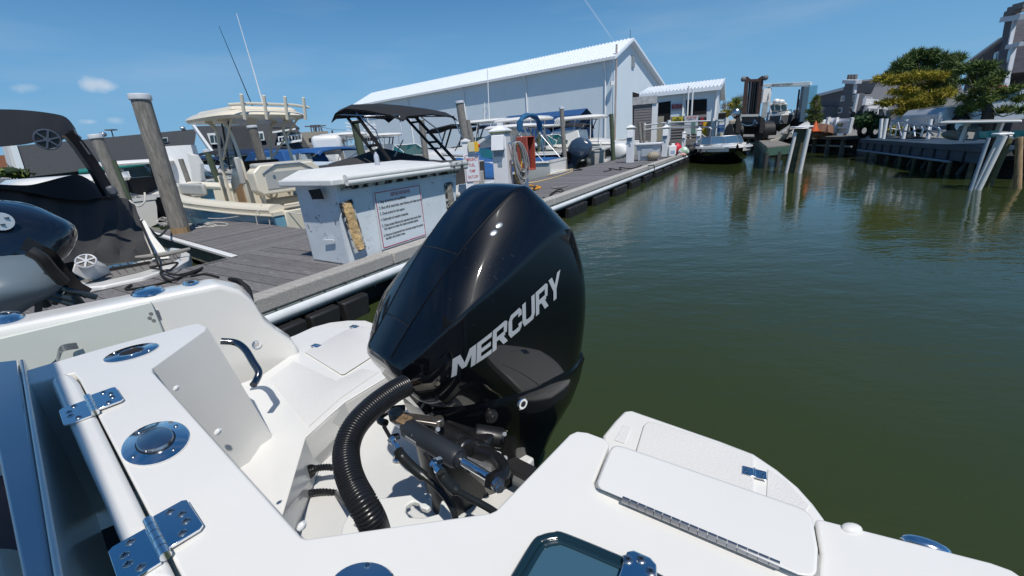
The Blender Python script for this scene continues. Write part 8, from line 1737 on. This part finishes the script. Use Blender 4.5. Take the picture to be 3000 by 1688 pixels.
# grille behind the top edge: fine ribs
mb = MB()
def lerp3(p, q, f): return tuple(p[i] + (q[i] - p[i]) * f for i in range(3))
PL = lambda L_, f: [L_[k_][0] + (L_[k_ + 1][0] - L_[k_][0]) * (f * 2 - k_) if a_ == 0 else L_[k_][1] + (L_[k_ + 1][1] - L_[k_][1]) * (f * 2 - k_) for k_ in (min(1, int(f * 2)),) for a_ in (0, 1)]
for i in range(40):
    f = i / 39; a = PL([(1545, 563), (1634, 655), (1676, 686)], f); b_ = PL([(1572, 566), (1640, 622), (1688, 680)], f); h0, h1 = (bvh.ray_cast(EYE, ray(*q).normalized()) for q in (a, b_))
    if h0[0] and h1[0] and (h0[0] - h1[0]).length < .12: mb.bar(h0[0] + h0[1] * .001, h1[0] + h1[1] * .001, .004, .006)
part('intake_grille', mb, M('grille_grey', (.10, .11, .12), .5), mot)
# lettering wrapped onto the side
GL = {'M': (1.22, [[(0, 0), (.25, 0), (.25, 1), (0, 1)], [(.93, 0), (1.18, 0), (1.18, 1), (.93, 1)], [(.06, 1), (.36, 1), (.70, .20), (.48, .20)], [(1.12, 1), (.82, 1), (.48, .20), (.70, .20)]]),
      'E': (.92, [[(0, 0), (.25, 0), (.25, 1), (0, 1)], [(.24, .79), (.86, .79), (.86, 1), (.24, 1)], [(.24, .40), (.80, .40), (.80, .60), (.24, .60)], [(.24, 0), (.86, 0), (.86, .21), (.24, .21)]]),
      'R': (1.02, [[(0, 0), (.25, 0), (.25, 1), (0, 1)], [(.24, .80), (.74, .80), (.80, 1), (.24, 1)], [(.24, .37), (.80, .37), (.74, .57), (.24, .57)], [(.70, .46), (.90, .46), (.94, .90), (.70, .90)], [(.72, .84), (.93, .84), (.88, .95), (.78, 1)], [(.40, .38), (.68, .38), (.97, 0), (.68, 0)]]),
      'C': (.98, [[(0, .22), (.25, .26), (.25, .76), (0, .80)], [(0, .78), (.25, .74), (.34, .79), (.16, 1)], [(0, .24), (.16, 0), (.34, .21), (.25, .28)], [(.15, .79), (.76, .79), (.78, 1), (.15, 1)], [(.15, 0), (.78, 0), (.76, .21), (.15, .21)], [(.66, .64), (.92, .64), (.90, .86), (.74, 1)], [(.66, .36), (.74, 0), (.90, .14), (.92, .36)]]),
      'U': (1.0, [[(0, .20), (.25, .24), (.25, 1), (0, 1)], [(.67, .24), (.92, .20), (.92, 1), (.67, 1)], [(0, .22), (.14, 0), (.34, .21), (.25, .27)], [(.92, .22), (.67, .27), (.58, .21), (.78, 0)], [(.13, 0), (.79, 0), (.79, .21), (.13, .21)]]),
      'Y': (1.0, [[(0, 1), (.28, 1), (.60, .44), (.38, .38)], [(1.0, 1), (.72, 1), (.40, .44), (.60, .36)], [(.37, 0), (.62, 0), (.62, .50), (.37, .50)]])}
TW = sum(GL[c][0] for c in 'MERCURY') - .08; BLc, BRc, TLc, TRc = Vector((-.155, .186)), Vector((.345, .292)), Vector((-.155, .250)), Vector((.350, .380))
def warp(x, y): fx = (x + .20 * y) / (TW + .14); return BLc.lerp(BRc, fx).lerp(TLc.lerp(TRc, fx), y)
x0 = 0; lt_ = 0
for ch in 'MERCURY':
    mb = MB()
    for k_, q in enumerate(GL[ch][1]):
        V_ = []; K = 5
        for i in range(K + 1):
            for j2 in range(K + 1):
                a, b_ = Vector(q[0]).lerp(Vector(q[1]), i / K), Vector(q[3]).lerp(Vector(q[2]), i / K); p = a.lerp(b_, j2 / K); w_ = warp(x0 + p.x, p.y); V_.append(on_side(w_.x, w_.y, .0028 + .0002 * k_))
        mb.add(V_, [(i * (K + 1) + j2, (i + 1) * (K + 1) + j2, (i + 1) * (K + 1) + j2 + 1, i * (K + 1) + j2 + 1) for i in range(K) for j2 in range(K)])
    x0 += GL[ch][0]; part('letter', mb, silver, mot)
# small fleck marks on the cowl
# lower splash pan and leg
def ring(a0, a1, w0, h, k_=18, wb=None):
    out = []
    for i in range(k_):
        an = 2 * math.pi * i / k_; x = math.cos(an); y = math.sin(an); sx = abs(x) ** .8 * (1 if x > 0 else -1); sy = abs(y) ** .7 * (1 if y > 0 else -1)
        out.append(EL((a0 + a1) / 2 + (a1 - a0) / 2 * sx, w0 * sy, h + .0))
    return out
def seamring(dh, k1, sh=0):
    pts = [st[i][5] for i in range(8)]; R_ = [EL(p[0] * k1 + sh, p[1] * k1, p[2] + dh) for p in pts]; Lf_ = [EL(p[0] * k1 + sh, -p[1] * k1, p[2] + dh) for p in pts][::-1]; return R_ + Lf_
mb = MB(); mb.loft([seamring(.004, .985), seamring(-.012, .985), seamring(-.02, 1.0), seamring(-.05, .985, -.005), seamring(-.12, .95, -.01), seamring(-.22, .86, -.01), seamring(-.34, .68, .0), seamring(-.5, .5, .0), seamring(-.9, .4, .02)])
part('lower_cowl', mb, blackg, mot)
mb = MB(); mb.loft([ring(-.22, .18, .10, -.16), ring(-.20, .20, .09, -.5), ring(-.2, .26, .07, -1.2)]); part('midsection', mb, blackp, mot)
# chin between nose and steering, glossy
mb = MB(); mb.loft([[EL(-.285, -.07, .255), EL(-.285, .07, .255), EL(-.285, .075, .235), EL(-.285, -.075, .235)], [EL(-.262, -.09, .13), EL(-.262, .09, .13), EL(-.20, .12, .13), EL(-.20, -.12, .13)], [EL(-.225, -.10, .02), EL(-.225, .11, .02), EL(-.15, .13, .02), EL(-.15, -.12, .02)]]); part('chin', mb, blackg, mot, bevel=.008)
def SL(a, h, o=0): return on_side(a, h, o)
def sideP(u, v, s_=.235):
    w = ray(u, v); p0 = EL(0, s_, 0); t_ = (p0 - EYE).dot(es) / w.dot(es); return EYE + w * t_
c = sideP(1430, 1213, .20); mb = MB(); mb.tube([c - es * .05, c, c + es * .018, c + es * .03], [.022, .020, .026, .022], 18); mb.tube([c + es * .03, c + es * .034], [.012, .008], 12); part('flush_knob', mb, blackp, mot)
c = sideP(1528, 1181, .238); mb = MB(); mb.tube([c - es * .02, c + es * .004, c + es * .010], [.027, .027, .021], 24); bd_ = part('round_badge', mb, chrome, mot); mb = MB(); mb.disc(c + es * .0101, es, .012, .001, 16); mb.box(c + es * .011, (.004, .004, .012)); part('badge_mark', mb, ink, bd_)
for (u, v) in ((1462, 661), (1446, 683)):
    w = ray(u, v).normalized(); hit = bvh.ray_cast(EYE, w); g = MB(); p = hit[0]; nn = hit[1]; rt = nn.to_track_quat('Z', 'Y').to_matrix(); g.ball(p, .012, 10, (1.25, .8, .12), rt @ Matrix.Rotation(.5, 3, 'Z')); part('water_spot', g, M('dried_spot', (.30, .33, .36), .2, .3), mot)
g = MB(); rd = random.Random(4)
for i in range(36):
    u = 1420 + rd.gauss(0, 50); v = 800 + rd.gauss(0, 60); hit = bvh.ray_cast(EYE, ray(u, v).normalized())
    if hit[0]: rt = hit[1].to_track_quat('Z', 'Y').to_matrix(); g.ball(hit[0], rd.uniform(.0005, .0012), 4, (1, 1, .15), rt)
part('dust_flecks', g, M('fleck', (.22, .25, .28), .4), mot, kind='stuff')
# steering cylinder across the front of the bracket
ax0 = dep(1148, 1226, 1.36); ax1 = dep(1475, 1424, 1.06)
sd_ = (ax1 - ax0).normalized()
mb = MB(); mb.tube([ax0.lerp(ax1, .03), ax0.lerp(ax1, .99)], .0125, 14); sc1 = part('steering_rod', mb, chrome, mot)
a = ax0.lerp(ax1, .17); b_ = ax0.lerp(ax1, .66); mb = MB(); mb.tube([a, a + sd_ * .01, b_ - sd_ * .01, b_], [.026, .031, .031, .026], 12); mb.tube([a - sd_ * .012, a], .02, 12); mb.tube([b_, b_ + sd_ * .012], .02, 12); cy_ = part('steering_cylinder', mb, M('cylinder_black', (.02, .024, .03), .45), mot, ang=50)
mb = MB(); q = a.lerp(b_, .18) - Vector((.0, .03, .004)); mb.box(a.lerp(b_, .2) + Vector((-.012, -.03, -.002)), (.05, .004, .014), math.atan2(sd_.y, sd_.x)); part('data_label', mb, M('label_grey', (.25, .27, .28), .4), cy_)
mb = MB(); pp = dep(1160, 1218, 1.34); qq = dep(1285, 1236, 1.33); mb.bar(pp, qq, .045, .012, up=(.1, .2, 1)); mb.tube([pp - Vector((0, 0, .012)), pp + Vector((0, 0, .018))], .022, 16); mb.tube([qq - Vector((0, 0, .012)), qq + Vector((0, 0, .014))], .018, 16); part('tiller_arm', mb, M('tarnished_alloy', (.32, .30, .27), .38, .9, var=.4, scale=18, spots=((.12, .07, .03), .6, 20)), mot, bevel=.003)
mb = MB(); pp = dep(1178, 1228, 1.31); mb.box(pp, (.06, .035, .012), -.5, (.2, .1, 0)); mb.disc(pp + Vector((-.012, .004, .006)), (0, 0, 1), .006, .006, 8); mb.disc(pp + Vector((.014, -.004, .006)), (0, 0, 1), .006, .006, 8); part('corroded_clamp', mb, M('corroded_clamp', (.25, .17, .10), .6, .5, var=.4, scale=30), mot, bevel=.002)
# end yokes
mb = MB(); e1 = dep(1128, 1222, 1.37); mb.tube(spline([dep(1185, 1196, 1.42), dep(1150, 1200, 1.40), dep(1118, 1216, 1.38), dep(1114, 1232, 1.35), dep(1130, 1240, 1.33)], 5), .012, 10)
part('steering_yoke', mb, blackp, mot); mb = MB(); mb.tube(spline([dep(1405, 1325, 1.22), dep(1450, 1340, 1.18), dep(1474, 1372, 1.12), dep(1472, 1395, 1.08), dep(1440, 1412, 1.05)], 5), .019, 12); mb.bar(dep(1440, 1418, 1.05), dep(1475, 1395, 1.10), .04, .03); part('steering_yoke', mb, blackp, mot)
mb = MB(); c = dep(1455, 1416, 1.045); mb.tube([c, c + Vector((.01, -.02, 0))], .013, 6); mb.tube([c, c + Vector((.006, -.008, 0))], .018, 12); part('yoke_bolt', mb, chromeb, mot)
# swivel bracket clutter behind the cylinder
mb = MB(); mb.tube([dep(1290, 1260, 1.42), dep(1420, 1330, 1.32)], .034, 14); mb.tube([dep(1390, 1270, 1.42), dep(1475, 1285, 1.42)], .035, 12); mb.bar(dep(1300, 1262, 1.46), dep(1440, 1310, 1.38), .05, .07); mb.tube([dep(1350, 1310, 1.30), dep(1372, 1322, 1.28)], .036, 14); part('swivel_bracket', mb, blackp, mot, bevel=.008)
mb = MB(); mb.loft([ring(-.24, -.02, .085, -.10), ring(-.26, -.02, .09, -.66)]); part('clamp_bracket', mb, blackp, mot, bevel=.02)
mb = MB()
for (u, v, d_) in ((1283, 1258, 1.30), (1300, 1300, 1.24), (1323, 1312, 1.22), (1478, 1272, 1.35), (1462, 1330, 1.2), (1480, 1342, 1.2), (1212, 1276, 1.26)): c = dep(u, v, d_); mb.tube([c, c + (EYE - c).normalized() * .012], .007, 8)
part('bracket_bolt', mb, chromeb, mot)
mb = MB(); mb.loft([[dep(1365, 1345, 1.19), dep(1440, 1372, 1.13), dep(1440, 1400, 1.13), dep(1365, 1370, 1.19)], [dep(1362, 1335, 1.23), dep(1440, 1362, 1.17), dep(1440, 1400, 1.17), dep(1365, 1370, 1.23)]]); part('galvanised_plate', mb, M('galv_plate', (.45, .45, .45), .4, .6, var=.4, scale=40), mot)
# hydraulic fittings and hoses
for n_i, (tip, el, end, mid, dd) in enumerate((((1124, 1248), (1145, 1285), (1165, 1318), [(1180, 1340), (1215, 1375), (1265, 1415), (1300, 1450), (1325, 1490), (1334, 1520)], 1.22), ((1245, 1328), (1268, 1356), (1290, 1382), [(1300, 1400), (1330, 1432), (1375, 1458), (1430, 1488), (1470, 1515)], 1.08))):
    g = MB(); g.tube([dep(*tip, dd + .02), dep(*el, dd)], .0055, 8); hf = part('bleeder_fitting', g, blackp, mot)
    g = MB(); a, b_ = dep(*el, dd), dep(*end, dd - .02); g.tube([a, a.lerp(b_, .25)], .012, 6); g.tube([a.lerp(b_, .25), a.lerp(b_, .6)], .008, 10); g.tube([a.lerp(b_, .6), b_], .0125, 6); g.tube([dep(el[0] + 22, el[1] - 6, dd + .02), a], .011, 6); part('hydraulic_fitting', g, chrome, hf)
    pts = [dep(*end, dd - .02)] + [dep(u, v, dd - .02 - .025 * i) for i, (u, v) in enumerate(mid)]
    g = MB(); sp_ = spline(pts, 6); nn = len(sp_); g.tube(sp_, [.0145 if i < nn * .42 else .0085 for i in range(nn)], 12); part('hydraulic_hose', g, M('hose_black', (.012, .014, .014), .35), mot)
# corrugated rigging hose
pts = spline([dep(1188, 1130, 1.30), dep(1150, 1150, 1.26), dep(1090, 1195, 1.20), dep(1040, 1250, 1.15), dep(1016, 1310, 1.11), dep(1018, 1370, 1.07), dep(1036, 1425, 1.04), dep(1066, 1480, 1.01), dep(1090, 1525, 1.02), dep(1105, 1560, 1.08)], 14)
fine = []
acc = 0
for i in range(len(pts) - 1):
    for j in range(2): fine.append(pts[i].lerp(pts[i + 1], j / 2))
tot = sum((fine[i + 1] - fine[i]).length for i in range(len(fine) - 1)); step = .0024; out = [fine[0]]; d0 = 0
for i in range(len(fine) - 1):
    seg = fine[i + 1] - fine[i]; L_ = seg.length
    while d0 + L_ >= step and L_ > 0:
        k_ = (step - d0); fine_p = fine[i + 1] - seg.normalized() * (L_ - k_); out.append(fine_p); L_ -= k_; d0 = 0
    d0 += L_
mb = MB(); mb.tube(out, [(.0345, .0345, .0312)[i % 3] for i in range(len(out))], 20); part('rigging_hose', mb, M('corrugated_black', (.012, .012, .013), .28), mot, ang=60)

# lettering on the slate blue outboard moored behind, laid on its cowl where the sight line meets it
bpy.context.view_layer.update(); dg = bpy.context.evaluated_depsgraph_get()
h0 = sc.ray_cast(dg, EYE, ray(1680, 466).normalized()); h1 = sc.ray_cast(dg, EYE, ray(1692, 436).normalized())
if h0[0] and h1[0] and h0[4].name.startswith('motor_cowl'):
    a, b_ = h0[1], h1[1]; tw_ = (EYE - a).normalized(); up2 = (b_ - a).normalized(); side = up2.cross(tw_).normalized()
    put_text('YAMAHA', a + tw_ * .03, b_ - a, side * -1, w=(b_ - a).length, h=.09, mat=silver, parent=h0[4].parent)
